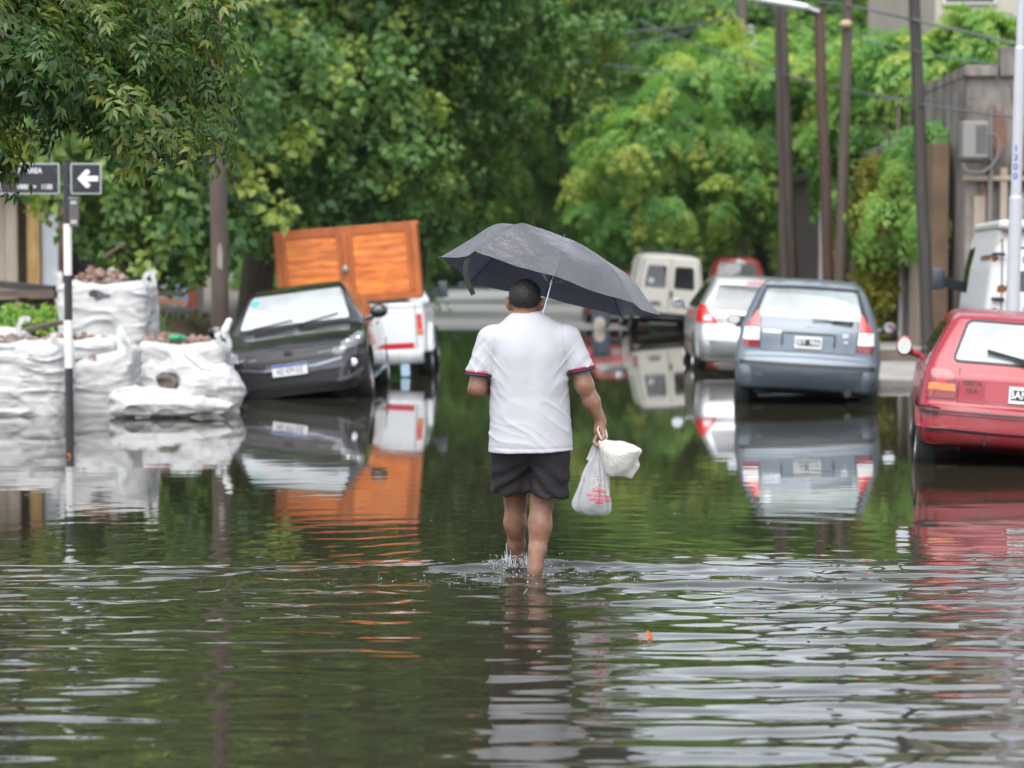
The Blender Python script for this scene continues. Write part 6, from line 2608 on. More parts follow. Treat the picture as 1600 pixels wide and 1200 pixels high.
root = thing('boundary_wall', 'beige and brown plaster wall with a dark gate and pale drainpipe left of the rusty van mirror', 'wall', (6.15, 35.0, .3))
t = MB()
t.box((.15, 0.15, 1.45), (.26, 1.3, 2.9), bev=.02)
t.done('beige_panel', M_beige, root)
t = MB()
t.box((.13, -.86, 1.5), (.24, .66, 3.0), bev=.02)
t.done('brown_panel', M_brownp, root)
t = MB()
t.box((.17, 1.05, 1.35), (.12, .44, 2.7))
t.done('gate', M_darkgate, root)
t = MB()
t.tube([(-.02, 1.32, .0), (-.02, 1.32, 2.2), (.02, 1.34, 2.9)], .045, 10)
t.done('drainpipe', M_pipe, root, True)

root = thing('boundary_wall', 'shaded grey plaster wall beyond the ivy, between the ivy and the salmon wall', 'wall', (6.15, 40.0, .3))
t = MB()
t.box((.15, -.1, 1.6), (.26, 7.2, 3.2), bev=.02)
t.done('plaster', M_grayp, root)
t = MB()
t.box((.0, -2.75, .55), (.10, .22, 1.1), bev=.01)
t.done('white_marker', M_pipe, root)
t = MB()
t.box((.01, 2.8, 1.1), (.06, 1.1, 2.2))
t.done('gate', M_darkgate, root)
root = thing('boundary_wall', 'narrow salmon pink wall between the brown poles and the shaded grey wall', 'wall', (6.1, 44.2, .3))
t = MB()
t.box((.1, 0, 1.2), (.4, .9, 2.4), bev=.02)
t.box((.12, 1.1, 1.1), (.3, .9, 2.2), bev=.02)
t.done('plaster', M_pink, root)
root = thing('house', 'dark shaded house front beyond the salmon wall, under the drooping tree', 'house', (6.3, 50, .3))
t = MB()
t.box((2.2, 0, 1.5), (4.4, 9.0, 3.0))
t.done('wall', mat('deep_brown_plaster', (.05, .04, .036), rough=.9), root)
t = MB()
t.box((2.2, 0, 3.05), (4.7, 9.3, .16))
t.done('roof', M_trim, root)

root = thing('apartment_building', 'tall cream building with a dark window above the trees at top right', 'building', (7.75, 42.5, .3))
M_fac = mat('cream_facade', (.42, .38, .33), rough=.9, var=1.2, col2=(.36, .32, .28), bump=(10, .2, .01))
t = MB()
t.box((4, 4, 4.1), (8.0, 8.0, 8.2))
t.done('wall', M_fac, root)
t = MB()
t.box((4, -.02, 5.2), (8.1, .10, .14))
t.box((4, -.02, 8.2), (8.3, .3, .2))
t.done('cornice', M_fac, root)
for x in (.62, 2.6, 4.6):
    t = MB()
    t.box((x, -.02, 6.55), (1.0, .08, 1.2), bev=.01)
    fr = t.done('window', M_pipe, root)
    t = MB()
    t.box((x, -.045, 6.55), (.88, .06, 1.08))
    t.done('pane', mat('dark_pane', (.012, .013, .015), rough=.05), fr)

# ------------------------------------------------------------------ poles
M_lpole = mat('pale_brown_pole', (.13, .10, .08), rough=.85, var=3, col2=(.09, .068, .055), stretch=(3, 3, .3))
M_dpole = mat('tarred_pole', (.045, .037, .030), rough=.75, var=3, col2=(.075, .056, .044), stretch=(3, 3, .3))
M_rpole = mat('reddish_pole', (.095, .055, .038), rough=.8, var=3, col2=(.06, .036, .026), stretch=(3, 3, .3))
M_gpole = mat('grey_brown_pole', (.095, .076, .058), rough=.8, var=3, col2=(.065, .047, .036), stretch=(3, 3, .3))
M_white_steel = mat('pale_grey_steel', (.42, .44, .47), rough=.4, dirt=(5, (.36, .36, .36), .6, .9))
pole('pale brown pole leaning against a tarred one above the blue hatchback', [(1229, 520), (1213, 10)], 44.5, .09, .08, M_lpole, ztop=8)
pole('tarred dark pole touching the pale brown pole', [(1243, 520), (1219, 10)], 44.0, .105, .09, M_dpole, ztop=7.6)
pole('reddish brown pole carrying the white street lamp', [(1299, 520), (1276, 14)], 39.5, .10, .09, M_rpole)
pole('grey brown pole with a stub of cut branch near its top', [(1310, 520), (1321, 0)], 37.5, .095, .08, M_gpole, ztop=7.5)
M_kpole = mat('black_pole', (.030, .027, .024), rough=.75, var=3, col2=(.05, .044, .038), stretch=(3, 3, .3))
pole('leaning black pole rising from the concrete step beside the ivy wall', [(1453, 568), (1424, 0)], 33.3, .095, .078, M_kpole, ztop=7)
pole('slim white post between the tarred and the reddish poles', [(1283, 520), (1282, 320)], 42.0, .035, .035, M_white_steel)
pole('brown pole far down the street crowded with insulators', [(1166, 470), (1157, 0)], 63, .13, .12, M_lpole, ztop=10)
t = MB()
t.ico((0, 0, 0), .10, 2, (1, .8, .7))
o = t.done('cut_stub', mat('cut_wood', (.45, .33, .22), rough=.8), None, True)
o.location = (wx(1319, 37.3), 37.35, wz(40, 37.3))
tag(o, 'pale cut stub fixed to the grey brown pole', 'wood stub')
root = thing('transformer', 'grey transformer cans and insulators on the far brown pole', 'transformer', (wx(1163, 62.6), 62.5, wz(95, 62.6)))
t = MB()
t.lathe([(.06, -.5), (.2, -.48), (.2, .42), (.1, .5)], 18, 'z', (.1, 0, -.1))
t.lathe([(.06, -.35), (.16, -.33), (.16, .3), (.05, .4)], 18, 'z', (-.22, 0, -.1))
t.done('can', mat('transformer_grey', (.16, .17, .18), rough=.5), root, True)
t = MB()
for x, z in ((.1, .75), (.22, .35), (-.05, -.7)):
    t.lathe([(.04, -.12), (.12, -.1), (.08, 0), (.12, .06), (.04, .14)], 12, 'z', (x, -.2, z))
t.done('insulator', mat('grey_porcelain', (.25, .25, .25), rough=.4), root, True)

# pale lamp post at the right edge
Y = 21.0
s_ = Y / FPX
root = thing('lamp_post', 'pale grey steel lamp post with blue stencilled 1300 at the right edge', 'lamp post', (wx(1579, Y), Y, -.1), (0, R(.9), 0))
t = MB()
t.tube([(0, 0, 0), (0, 0, 2.25)], 10.2 * s_, 22)
t.tube([(0, 0, 2.25), (0, 0, 2.28)], [10.2 * s_, 8.3 * s_], 22)
t.tube([(0, 0, 2.28), (0, 0, 3.60)], 8.2 * s_, 22)
t.tube([(0, 0, 3.60), (0, 0, 3.63)], [8.2 * s_, 6.4 * s_], 22)
t.tube([(0, 0, 3.63), (0, 0, 6.4)], 6.2 * s_, 22)
t.tube(catmull([(0, 0, 6.4), (-.1, 0, 6.9), (-.5, 0, 7.1), (-1.1, 0, 7.15)], 5), .03, 12)
t.done('shaft', M_white_steel, root, True)
f = Field((-1.75, -.2, 6.95), (-1.0, .2, 7.3), .02)
f.ell((-1.38, 0, 7.13), (.3, .12, .07), 0)
f.mesh('lamp_head', M_white_steel, root, it=1)
M_bluep = mat('blue_stencil', (.03, .07, .42), rough=.5)
for k, d in enumerate('1300'):
    o = text_mesh('lettering', d, .082, M_bluep, root, Matrix.Translation((0, 0, 2.70 - k * .083)) @ TXT_BACK, 0, .002)
    for v in o.data.vertices:                       # wrapped round the tube, facing a little to the left
        a = v.co.x / (8.2 * s_) - .42
        v.co.x, v.co.y = math.sin(a) * (8.2 * s_ + .0015), -math.cos(a) * (8.2 * s_ + .0015)

# street lamps on arms
M_lampw = mat('lamp_white', (.80, .81, .82), rough=.3, coat=.4)


def lamp_arm(label, a, b_, c, Y, r):
    A, B, C_ = [Vector((wx(p[0], Y), Y, wz(p[1], Y))) for p in (a, b_, c)]
    root = thing('street_lamp', label, 'street lamp', A, group='street lamps on wooden poles')
    t = MB()
    t.tube([Vector((0, 0, 0)), B - A], [r * .6, r * .6], 10)
    t.done('lamp_arm', M_white_steel, root, True)
    f = Field(np.minimum(B - A, C_ - A) - .25, np.maximum(B - A, C_ - A) + .25, .022)
    f.cone(B - A, C_ - A, r * 1.1, r * 1.7, 0, sc=(1, 1, .75))
    f.mesh('lamp_head', M_lampw, root, it=1)
    return root


lamp_arm('long white street lamp reaching left from the reddish brown pole', (1276, 22), (1255, 14), (1158, -3), 39.4, .062)
lamp_arm('small white street lamp farther off, on the pole crowded with insulators', (1158, 131), (1096, 117), (1056, 114), 62.5, .095)

# overhead wires
M_wire = mat('grey_cable', (.10, .105, .115), rough=.5)


def wire(label, pts, r=.012):
    P = [Vector((wx(x, Y), Y, wz(y, Y))) for x, y, Y in pts]
    t = MB()
    q = catmull([tuple(p - P[0]) for p in P], 8)
    t.tube([tuple(p) for p in q], r, 6)
    o = t.done('overhead_wire', M_wire, None, True)
    o.location = P[0]
    return tag(o, label, 'wire', 'overhead wires across the street')


wire('thick grey cable sagging from the left crown to the far small lamp', [(760, 70, 50), (880, 94, 54), (980, 108, 58), (1060, 118, 61), (1158, 128, 62.6)], .035)
wire('cable running from the top centre down across the pole pair to the right', [(880, -30, 60), (985, 28, 55), (1100, 78, 50), (1225, 120, 44), (1300, 138, 40), (1440, 165, 33), (1620, 190, 28)], .016)
wire('pale cable from the reddish pole sloping to the stained house', [(1276, 6, 39.2), (1330, 14, 37), (1424, 34, 33.2), (1560, 66, 33.0), (1650, 84, 32.6)], .020)
wire('thin wire under the white street lamp along the top of the photo', [(860, 8, 60), (1010, 6, 50), (1160, 14, 44), (1276, 18, 39.4)], .012)
wire('thin wire between the black pole and the stained house', [(1320, 60, 37.4), (1424, 82, 33.2), (1560, 106, 30.7)], .010)
wire('lowest thin wire crossing the drooping tree', [(1222, 118, 44), (1320, 142, 37.4), (1440, 158, 33.2), (1520, 156, 30.7)], .010)
wire('faint dark wire high among the far trees', [(900, 60, 66), (1010, 50, 65), (1090, 40, 64), (1157, 20, 63)], .025)
wire('second faint dark wire among the far trees', [(920, 85, 66), (1020, 66, 65), (1100, 44, 64), (1157, 28, 63)], .025)

# bits by the kerb near the white van
root = thing('wheelie_bin', 'blue grey bin standing left of the cream white van', 'bin', (wx(940, 53), 53.2, .0))
f = Field((-.4, -.4, 0), (.4, .4, .75), .025)
f.rbox((0, 0, .30), (.20, .22, .28), .08)
f.mesh('tub', mat('blue_grey_plastic', (.10, .13, .19), rough=.5), root, it=1)
f = Field((-.4, -.4, .5), (.4, .4, .85), .025)
f.rbox((0, 0, .62), (.22, .24, .05), .04)
f.mesh('lid', mat('blue_grey_lid', (.08, .10, .15), rough=.5), root, it=1)
f = Field((-.3, -.3, -.1), (.3, .3, .5), .02)
f.ell((0, 0, .14), (.13, .13, .17), .03)
f.displace(lambda P: .03 * vnoise(P, (11, 11, 11), 5))
o = f.mesh('rubbish_sack', mat('cream_sack', (.68, .62, .50), rough=.5), None, it=1)
o.location = (wx(937, 52.6), 52.6, -.02)
tag(o, 'small cream rubbish sack in front of the blue grey bin', 'sack')
# ================================================================== trees
M_bark = mat('dark_bark', (.055, .042, .032), rough=.9, var=6, col2=(.10, .08, .06), stretch=(3, 3, .6), bump=(14, .8, .03))
ML_broad = mat_leaf('broad_leaf', (.040, .108, .028), (.105, .212, .046), (.29, .37, .07), .30, .50)
ML_droop = mat_leaf('drooping_leaf', (.075, .215, .045), (.175, .37, .08), (.42, .48, .10), .42, .50)
ML_far = mat_leaf('far_leaf', (.066, .175, .038), (.155, .31, .068), (.28, .34, .05), .42, .50)
ML_ash = mat_leaf('ash_leaf', (.024, .066, .016), (.052, .115, .022), (.18, .20, .03), .36, .34)  # leaf colours darkened to carry the shade under the near crown


def nrm(v):
    return v / (np.linalg.norm(v, axis=-1, keepdims=True) + 1e-9)


def leaf_set(B, D, N_, L_, W_, curl=.18):
    """diamond leaves folded along the midrib and drooping at the tip -> (n,4,3)"""
    S_ = nrm(np.cross(D, N_))
    N2 = nrm(np.cross(S_, D))
    m = B + D * (L_ * .45)[:, None]
    up = N2 * (W_ * .22)[:, None]
    l = m + S_ * (W_ * .5)[:, None] + up
    r = m - S_ * (W_ * .5)[:, None] + up
    tip = B + D * L_[:, None] - N2 * (L_ * curl)[:, None]
    return np.stack([B, l, tip, r], 1)


def tmpl_cluster(seed, n=26, L_=.125, W_=.085, twig=.42):
    rng = np.random.RandomState(seed)
    s = rng.uniform(.1, 1, n)
    base = np.stack([s * twig, 0 * s, -.10 * s * s], 1) + rng.normal(0, .03, (n, 3))
    a = rng.uniform(0, 6.283, n)
    rad = np.stack([.30 + .25 * s, np.cos(a), np.sin(a) * .75], 1) + rng.normal(0, .2, (n, 3))
    D = nrm(rad)
    base = base + D * rng.uniform(.04, .13, n)[:, None]
    D = nrm(D + np.array((0, 0, -.55)))
    N_ = nrm(np.array((.75, 0, .75)) + rng.normal(0, .38, (n, 3)))
    k = rng.uniform(.75, 1.25, n)
    return leaf_set(base, D, N_, L_ * k, W_ * k)


def tmpl_pinnate(seed, nr=5, pairs=6, length=.48, L_=.10, W_=.042, droop=.9, spread=1.1):
    rng = np.random.RandomState(seed)
    out = []
    for i in range(nr):
        yaw = rng.uniform(-spread, spread)
        el = rng.uniform(.0, .7)
        d0 = np.array((math.cos(yaw) * math.cos(el), math.sin(yaw) * math.cos(el), math.sin(el)))
        st = np.array((rng.uniform(0, .14), rng.normal(0, .03), rng.normal(0, .03)))
        ln = length * rng.uniform(.7, 1.2)
        t = np.linspace(.18, 1, pairs)
        pos = st + d0 * (t * ln)[:, None]
        pos[:, 2] -= droop * ln * t * t * .75
        tan = nrm(d0[None] * 1.0 + np.stack([0 * t, 0 * t, -1.5 * droop * t], 1))
        side = nrm(np.cross(tan, np.array((0, 0, 1.0))))
        upn = nrm(np.cross(side, tan))
        for sg in (-1, 1):
            D = nrm(tan * .75 + side * sg * .9 + np.array((0, 0, -.30)) + rng.normal(0, .13, (pairs, 3)))
            k = rng.uniform(.8, 1.15, pairs)
            out.append(leaf_set(pos, D, nrm(upn + np.array((.35, 0, .1)) + rng.normal(0, .22, (pairs, 3))), L_ * k, W_ * k))
        out.append(leaf_set(pos[-1:], tan[-1:], upn[-1:], np.array([L_ * 1.1]), np.array([W_])))
    return np.concatenate(out)


def scatter(tmpls, P, A, up, scale, tint, seed):
    """copies of spray templates at points P along axes A -> vertices, faces, tints"""
    rng = np.random.RandomState(seed)
    A = nrm(A)
    Y_ = nrm(np.cross(up, A))
    Z_ = np.cross(A, Y_)
    roll = rng.normal(0, .45, len(P))
    c, s = np.cos(roll)[:, None], np.sin(roll)[:, None]
    Y2, Z2 = Y_ * c + Z_ * s, Z_ * c - Y_ * s
    Rm = np.stack([A, Y2, Z2], -1) * scale[:, None, None]
    which = rng.randint(0, len(tmpls), len(P))
    VV, TT = [], []
    for k, T in enumerate(tmpls):
        m = np.where(which == k)[0]
        if len(m) == 0:
            continue
        n = T.shape[0]
        V = np.einsum('mij,nvj->mnvi', Rm[m], T) + P[m][:, None, None, :]
        VV.append(V.reshape(-1, 3))
        TT.append(np.clip(tint[m][:, None] + rng.normal(0, .09, (len(m), n)), 0, 1).ravel())
    V = np.concatenate(VV)
    T = np.concatenate(TT)
    F = np.arange(len(V)).reshape(-1, 4)
    return V, F, T


def foliage(name, V, F, T, m, parent):
    o = np_mesh(name, V, F, m, parent, False)
    at = o.data.attributes.new('tint', 'FLOAT', 'FACE')
    at.data.foreach_set('value', T.astype(np.float32))
    return o


TB = [tmpl_cluster(k) for k in range(6)]
TBF = [tmpl_cluster(k + 50, n=20, L_=.17, W_=.11, twig=.5) for k in range(5)]
TD = [tmpl_pinnate(k, nr=6, pairs=6, length=.50, L_=.135, W_=.055, droop=1.05, spread=1.0) for k in range(6)]
TDF = [tmpl_pinnate(k + 60, nr=4, pairs=5, length=.55, L_=.15, W_=.062) for k in range(5)]
TA = [tmpl_pinnate(k + 90, nr=4, pairs=3, length=.21, L_=.078, W_=.026, droop=.6, spread=1.3) for k in range(7)]


def tree(label, base, trunk_r, center, radii, nlobe, lobe_r, per_lobe, tm, m, seed, droop=.4, scale=1.0, inner=.35, tint=(.38, .17), bright=.16, group=None, lobes=None, fork=None, low=None, shell=.5):
    rng = np.random.RandomState(seed)
    base, center, radii = np.array(base, float), np.array(center, float), np.array(radii, float)
    root = thing('broadleaf_tree', label, 'tree', tuple(base), group=group)
    # lobes of foliage carried by limbs
    C, Rr = [], []
    while len(C) < nlobe:
        d = nrm(rng.normal(size=3))
        r = rng.uniform(shell, 1.0)
        p = center + d * radii * r * np.array((1, 1, 1))
        if low is not None and p[2] < low:
            continue
        C.append(p)
        Rr.append(lobe_r * rng.uniform(.65, 1.25))
    C = np.array(C + [np.array(q[:3]) for q in (lobes or [])])
    Rr = np.array(Rr + [q[3] for q in (lobes or [])])
    P, A, S_, T = [], [], [], []
    for c, r in zip(C, Rr):
        n = int(per_lobe * (r / lobe_r) ** 2)
        d = rng.normal(size=(n * 2, 3))
        d = nrm(d)
        d = d[(d[:, 2] > -.55) | (rng.rand(len(d)) < .35)][:n]
        rr = np.where(rng.rand(len(d)) < inner, rng.uniform(.35, .8, len(d)), rng.uniform(.8, 1.08, len(d)))
        p = c + d * (rr * r)[:, None] * np.array((1.15, 1.15, .66))
        out = nrm(p - center)
        P.append(p)
        A.append(nrm(d * .8 + out * .5 + np.array((0, 0, -droop)) + rng.normal(0, .25, d.shape)))
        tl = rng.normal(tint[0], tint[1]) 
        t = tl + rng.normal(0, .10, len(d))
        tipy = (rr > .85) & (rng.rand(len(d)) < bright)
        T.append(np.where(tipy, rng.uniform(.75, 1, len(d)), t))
        S_.append(rng.uniform(.75, 1.3, len(d)) * scale)
    P, A, T, S_ = np.concatenate(P), np.concatenate(A), np.concatenate(T), np.concatenate(S_)
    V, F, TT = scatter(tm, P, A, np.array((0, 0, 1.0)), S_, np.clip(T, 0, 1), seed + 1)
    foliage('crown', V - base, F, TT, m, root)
    # trunk and limbs
    t = MB()
    fk = np.array(fork if fork is not None else (base * .35 + center * .65) * np.array((1, 1, 0)) + np.array((0, 0, center[2] - radii[2] * .62)))
    mid = (base + fk) / 2 + np.array((rng.normal(0, .08), rng.normal(0, .08), 0))
    q = catmull([base - base, mid - base, fk - base], 6)
    t.tube([tuple(p) for p in q], [trunk_r * (1.15 - .4 * i / (len(q) - 1)) for i in range(len(q))], 14)
    order = rng.permutation(len(C))[:min(len(C), 34)]
    for i in order:
        c = C[i]
        m1 = fk * .5 + c * .5 + np.array((0, 0, .12 * np.linalg.norm(c - fk)))
        q = catmull([fk - base, m1 - base, c - base], 5)
        r0 = trunk_r * rng.uniform(.22, .42)
        t.tube([tuple(p) for p in q], [r0 * (1 - .85 * k / (len(q) - 1)) + .008 for k in range(len(q))], 7)
    t.done('trunk', M_bark, root, True)
    return root


# --- big dense tree over the sedan and the pickup
BL = [(200, 150, 31.5, .85), (280, 200, 31.5, .8), (250, 90, 31.5, .9), (330, 150, 32, .8), (150, 210, 31.8, .8), (230, 240, 31.2, .7), (250, 335, 31.5, .72), (215, 352, 32, .55), (285, 372, 31.5, .60), (310, 320, 31.5, .72), (180, 292, 32, .7), (240, 392, 32, .40), (400, 305, 36, .8), (470, 296, 36, .65), (350, 340, 33, .6),  # leading overhead lobes added to shade the leaves below them
      (560, 292, 36, .6), (630, 318, 37, .45), (600, 230, 36, .8), (500, 230, 36, .9), (120, 235, 33, .8), (420, 200, 35.5, .9), (330, 230, 35, .9), (560, 130, 36, .9), (450, 100, 36, .9), (640, 60, 37, .9), (350, 120, 35, .9)]
tree('big dense broadleaf tree over the charcoal sedan and the timber cabinet', (wx(392, 38.5), 38.5, .1), .28, (-3.5, 37.4, 6.9), (3.0, 2.0, 4.6), 58, 1.0, 58, TB, ML_broad, 5,
     droop=.45, scale=1.15, tint=(.38, .15), bright=.14, inner=.2, low=3.7, fork=(-4.0, 38.0, 3.0), lobes=[(wx(a_, Y_), Y_, wz(b_, Y_), r_) for a_, b_, Y_, r_ in BL])
CL = [(690, 325, 46, .5), (655, 300, 46, .55), (700, 280, 46.3, .7), (870, 60, 46.3, .9), (830, 130, 46, .8), (760, 190, 46, .85), (715, 240, 46, .6), (800, 60, 46, .9), (740, 110, 46, .9)]
tree('tall broadleaf tree leaning over the street behind the big dense one', (wx(640, 50), 50, .0), .25, (-1.1, 47.6, 8.2), (2.8, 2.4, 4.6), 52, 1.0, 50, TB, ML_broad, 9,
     droop=.5, scale=1.25, tint=(.36, .15), bright=.18, inner=.2, low=4.6, fork=(-1.9, 49, 3.6), lobes=[(wx(a_, Y_), Y_, wz(b_, Y_), r_) for a_, b_, Y_, r_ in CL])
# --- drooping bright tree on the right
DL = []
for px, py, r in ((960, 300, .8), (985, 250, .85), (1030, 215, .8), (1075, 160, .75), (1110, 125, .7), (1150, 110, .7), (1180, 150, .8), (1050, 280, .8), (1110, 230, .9), (1010, 340, .75), (1080, 340, .8), (1150, 300, .9),
                  (1200, 230, .9), (1250, 140, .8), (1290, 110, .8), (1250, 300, .9), (1320, 240, .9), (1380, 190, .9), (1400, 300, .9), (1440, 260, .85), (1340, 340, .75), (1430, 345, .6), (1200, 350, .6), (1280, 365, .6), (1110, 370, .5), (1380, 370, .55), (940, 350, .55), (1340, 140, .8), (1400, 130, .7), (1465, 200, .8)):
    yy = 57.0 + .9 * math.sin(px * .37 + py)
    DL.append((wx(px, yy), yy, wz(py - 14, yy), r * .80))
tree('bright green drooping tree behind the utility poles on the right', (wx(1200, 59.5), 59.5, .2), .28, (6.4, 59.6, 4.6), (3.9, 2.0, 1.8), 14, .85, 40, TD, ML_droop, 15,
     droop=.55, scale=1.35, tint=(.48, .15), bright=.16, inner=.12, low=3.4, fork=(6.3, 59.4, 2.4), lobes=DL)
# --- a second drooping tree over the pavement, behind the leaning black pole
EL = [(1350, 200, 42, .8), (1390, 150, 42, .8), (1440, 160, 41, .6), (1475, 215, 35.5, .45), (1345, 270, 42, .8), (1400, 235, 42, .9), (1450, 240, 36, .6), (1478, 290, 35, .45), (1370, 305, 41, .6), (1430, 310, 36, .6), (1360, 340, 41, .4), (1415, 345, 36, .42), (1468, 335, 35.2, .4), (1360, 130, 43, .6)]
tree('second drooping tree over the pavement, its foliage behind the leaning black pole', (wx(1393, 38.5), 38.5, .3), .10, (7.0, 41, 4.4), (.7, .9, .9), 5, .6, 60, TD, ML_droop, 25,
     droop=.7, scale=.95, tint=(.42, .13), bright=.12, low=2.6, fork=(wx(1398, 38.4), 38.4, 2.3), lobes=[(wx(a_, Y_), Y_ + .4 * math.sin(a_), wz(b_, Y_), r_ * .85) for a_, b_, Y_, r_ in EL])
# --- shrubs added to block bright sky showing below the far crowns
for i, (lab, c, r_) in enumerate((('broad dark shrub added at the far end of the street, left', (-7.5, 122, 2.4), (6, 2.5, 2.6)), ('broad dark shrub added to close the middle of the far end', (1.5, 124, 2.4), (6, 2.5, 2.6)), ('broad dark shrub added at the far end of the street, right', (11, 121, 2.4), (6, 2.5, 2.6)), ('dark shrub added behind the white pickup', (-5.2, 66, 1.3), (2.2, 1.2, 1.5)), ('dark shrub added behind the red van', (7.6, 80, 1.8), (3.4, 1.6, 2.0)))):
    tree(lab, (c[0], c[1] + .5, .1), .12, c, r_, 46, 1.25 if i < 3 else .7, 40, TDF, ML_far, 400 + 3 * i, droop=.4, scale=1.7 if i < 3 else 1.1, tint=(.2, .1), bright=.04, group='added shrubs at the far end', low=.2, shell=.2)
# --- trees farther down the street
far = [
    ('broad tree at left far down the street, past the leaning one', (-4.2, 60, 0), (-2.6, 60, 7.6), (3.4, 3, 5.2), 2.8, ML_far, TDF, .26),
    ('tree closing the dark end of the street at left', (-5.5, 80, 0), (-2.6, 78, 8.2), (4.2, 3.5, 6.4), 2.2, ML_far, TDF, .26),
    ('tree at the dark end of the street, right of centre', (6.0, 84, 0), (3.4, 82, 7.8), (4.0, 3.5, 6.2), 2.2, ML_far, TDF, .30),
    ('leafy tree behind the far small lamp', (7.6, 74, 0), (5.2, 73, 7.4), (3.4, 3.0, 4.6), 3.0, ML_far, TDF, .30),
    ('tall tree behind the drooping one, below the cream building', (10.6, 70, 0), (10.2, 70, 7.4), (3.6, 3.0, 4.0), 3.0, ML_far, TDF, .28),
    ('tree in the middle of the far end, closing the view', (1.0, 112, 0), (.8, 112, 9), (6.5, 4, 7.8), 1.6, ML_far, TDF, .28),
    ('distant tree closing the view at far left', (-10, 108, 0), (-9, 108, 9), (6.5, 4, 8), 1.6, ML_far, TDF, .30),
    ('distant tree closing the view at far right', (12, 105, 0), (11, 105, 8.6), (6.5, 4, 6.2), 1.6, ML_far, TDF, .36),
    ('dark tree behind the cream shed at the left edge', (-8.6, 44, .5), (-8.0, 44, 6.0), (3.6, 3.0, 4.6), 2.0, ML_broad, TBF, .28),
    ('dark tree behind the makeshift board fence', (-5.4, 48, .5), (-5.2, 48, 6.4), (3.0, 3.0, 5.0), 2.0, ML_broad, TBF, .26),
]
for i, (lab, b_, c, r_, lo_, m, tm, ti) in enumerate(far):
    big = r_[0] > 5
    tree(lab, b_, .28 if not big else .4, c, r_, 44 if not big else 60, 1.15 if not big else 1.9, 42 if not big else 52, tm, m, 100 + i * 3, droop=.6, scale=1.25 if not big else 1.9, tint=(ti, .13), bright=.10, low=lo_,
         group='trees down the flooded street', inner=.3)
# --- small tree by the cream building and the climber on the wall
tree('small fresh green tree in front of the cream building', (wx(1500, 40.5), 40.5, .3), .10, (wx(1515, 40.5), 40.6, wz(92, 40.5)), (.34, .35, .5), 9, .28, 34, TD, ML_droop, 301, droop=.5, scale=.8, tint=(.5, .12), bright=.15)
rng = np.random.RandomState(8)
n = 420
P = np.stack([6.08 - np.abs(rng.normal(0, .10, n)), rng.uniform(36.0, 38.7, n), .35 + 2.9 * rng.rand(n) ** .8], 1)
V, F, T = scatter(TB, P, np.stack([-1 + 0 * P[:, 0], rng.normal(-.4, .5, n), rng.normal(-.4, .4, n)], 1), np.array((0, 0, 1.0)), rng.uniform(.5, .8, n), np.clip(rng.normal(.72, .2, n), 0, 1), 9)
root = thing('climbing_plant', 'yellow green climber hanging over the wall beside the leaning black pole', 'climbing plant', (6.1, 37.3, .3))
foliage('foliage', V - np.array((6.1, 37.3, .3)), F, T, mat_leaf('climber_leaf', (.05, .08, .012), (.13, .15, .018), (.26, .24, .03), .3), root)
t = MB()
for y in (-.8, 0, .7):
    t.tube(catmull([(-.02, y, 0), (-.05, y + .2, 1.2), (-.03, y - .1, 2.6)], 4), .02, 6)
t.done('stem', M_bark, root, True)
# --- broad weeds on the bank at left
for i, (px, py) in enumerate(((25, 500), (60, 500), (40, 508))):
    Yb = 28.0
    rng = np.random.RandomState(20 + i)
    n = 22
    b0 = np.array((wx(px, Yb), Yb, wz(py, Yb) - .05))
    P = b0 + rng.normal(0, .06, (n, 3)) * np.array((1.6, 1, .6))
    V, F, T = scatter(TB[:2], P, np.stack([rng.normal(0, 1, n), rng.normal(-.5, .6, n), rng.uniform(.1, .6, n)], 1), np.array((0, 0, 1.0)), rng.uniform(.5, .7, n), np.clip(rng.normal(.55, .1, n), 0, 1), 30 + i)
    o = foliage('broad_weed', V - b0, F, T, ML_droop, None)
    o.location = b0
    tag(o, ['broad leaved weed left of two on the earth bank', 'broad leaved weed nearest the tallest bag', 'low weed in front of the two broad ones'][i], 'weed', 'weeds on the bank')

YLOW = np.array([(-400, 330), (0, 300), (22, 300), (34, 262), (60, 250), (100, 240), (165, 240), (200, 255), (240, 300), (280, 262), (322, 268), (335, 215), (358, 120), (368, -60), (500, -200)], float)
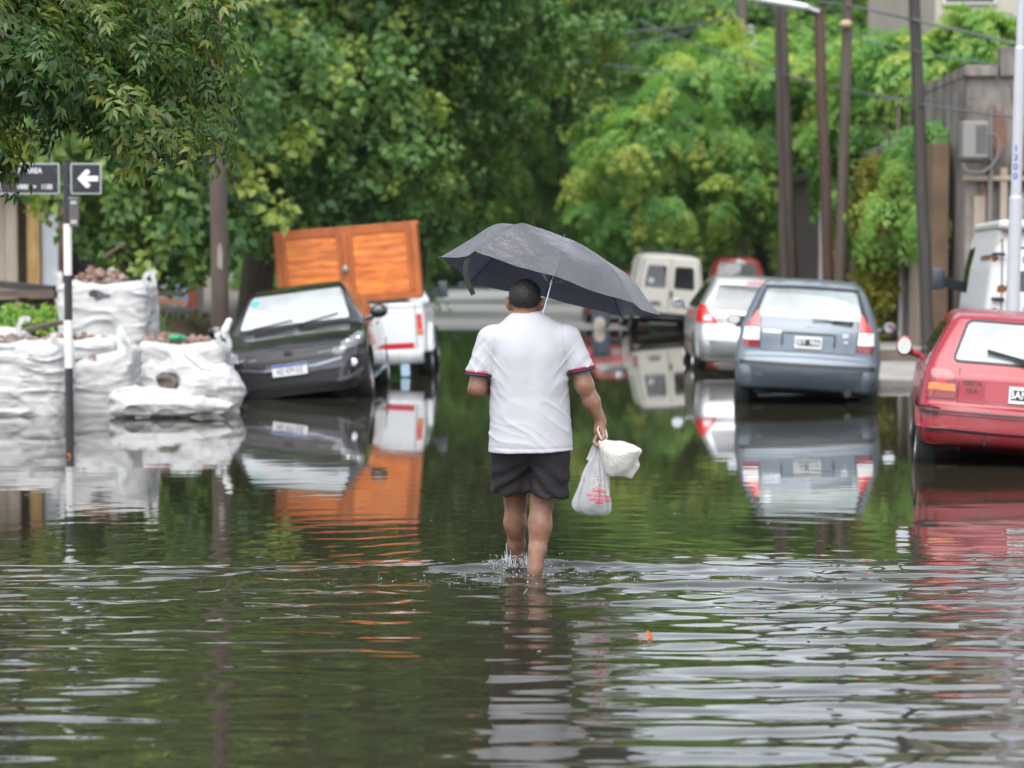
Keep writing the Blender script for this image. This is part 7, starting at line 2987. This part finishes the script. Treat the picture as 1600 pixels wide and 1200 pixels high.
# --- near ash branches hanging in from the upper left
root_p = np.array((-5.6, 14.2, -.1))
root = thing('ash_tree', 'near ash tree whose leafy branches hang into the upper left corner', 'tree', tuple(root_p))
rng = np.random.RandomState(4)
t = MB()
q = [(0, 0, 0), (.05, -.05, 1.6), (.15, -.1, 3.4), (.2, -.2, 5.2)]
t.tube([tuple(p) for p in catmull(q, 5)], [.19 - .008 * k for k in range(16)], 14)
YB = 13.6
tips = [(350, 78), (338, 205), (330, 262), (300, 130), (345, 20), (250, 310), (250, 190), (215, 205), (300, 60), (140, 140), (95, 110), (20, 262), (6, 190), (60, 60), (150, 60), (230, 30), (200, 100), (110, 90), (280, 240), (318, 235), (180, 10), (60, 20), (260, 100), (345, 130), (2, 240)]
P, A, S_, T = [], [], [], []
for i, (px, py) in enumerate(tips):
    Yt = YB + rng.uniform(-.8, .9)
    py = min(py, float(np.interp(px, YLOW[:, 0], YLOW[:, 1])) - 50)
    tip = np.array((wx(px, Yt), Yt, wz(py, Yt)))
    st = root_p + np.array((.15, -.1, rng.uniform(2.6, 4.2)))
    m1 = st * .45 + tip * .55 + np.array((0, 0, .30 + .25 * rng.rand()))
    q = catmull([st, m1, tip], 14)
    t.tube([tuple(p - root_p) for p in q], [.034 * (1 - k / (len(q) - 1)) + .0045 for k in range(len(q))], 6)
    L_ = len(q)
    ns = 44
    for k in range(ns):
        s = 1 - (rng.rand() ** 1.5) * .62
        p = q[int(s * (L_ - 1))]
        d = q[min(L_ - 1, int(s * (L_ - 1)) + 1)] - q[max(0, int(s * (L_ - 1)) - 1)]
        d = d / np.linalg.norm(d)
        off = rng.normal(0, 1, 3) * np.array((.15, .20, .10)) * (1.3 - s * .75)
        P.append(p + off)
        A.append(d + off * 3 + np.array((.15, 0, -.35)) + rng.normal(0, .3, 3))
        S_.append(rng.uniform(.75, 1.1))
        T.append(rng.normal(.40, .14) if rng.rand() > .12 else rng.uniform(.75, 1))
# the rest of the crown, up and to the left
for k in range(1500):
    p = np.array((rng.uniform(-6.8, -2.9), rng.uniform(12.0, 15.6), rng.uniform(2.5, 5.4)))
    e = np.linalg.norm((p - np.array((-5.0, 13.8, 4.0))) / np.array((2.4, 2.0, 1.7)))
    if e > 1.0 or (p[2] < 3.0 and p[0] > -3.4):
        continue
    P.append(p)
    A.append(nrm(p - np.array((-5.0, 13.8, 4.2))) + np.array((0, 0, -.4)) + rng.normal(0, .3, 3))
    S_.append(rng.uniform(.8, 1.2))
    T.append(rng.normal(.38, .14))
P, A, S_, T = np.array(P), np.array(A), np.array(S_), np.array(T)
ppx = 800 + P[:, 0] * FPX / P[:, 1]
ppy = HZN - (P[:, 2] - CAMH) * FPX / P[:, 1]
keep = ppy < np.interp(ppx, YLOW[:, 0], YLOW[:, 1]) - 42
P, A, S_, T = P[keep], A[keep], S_[keep], T[keep]
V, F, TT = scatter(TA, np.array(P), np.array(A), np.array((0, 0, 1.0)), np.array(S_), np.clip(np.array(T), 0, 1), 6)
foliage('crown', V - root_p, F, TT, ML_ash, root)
t.done('trunk', M_bark, root, True)

# ================================================================== humid air
hz, nt, N, L, b = _nt('damp_air')
N.remove(b)
pv = N.new('ShaderNodeVolumePrincipled')
pv.inputs['Color'].default_value = (.86, .92, .95, 1)
pv.inputs['Density'].default_value = .00016
pv.inputs['Anisotropy'].default_value = .2
L.new(pv.outputs['Volume'], N['Material Output'].inputs['Volume'])
t = MB()
t.box((0, 140, 10.0), (1500, 1600, 24.0))
hazeo = t.done('haze', hz)
kind(hazeo, 'stuff')
SC.cycles.volume_bounces = 0
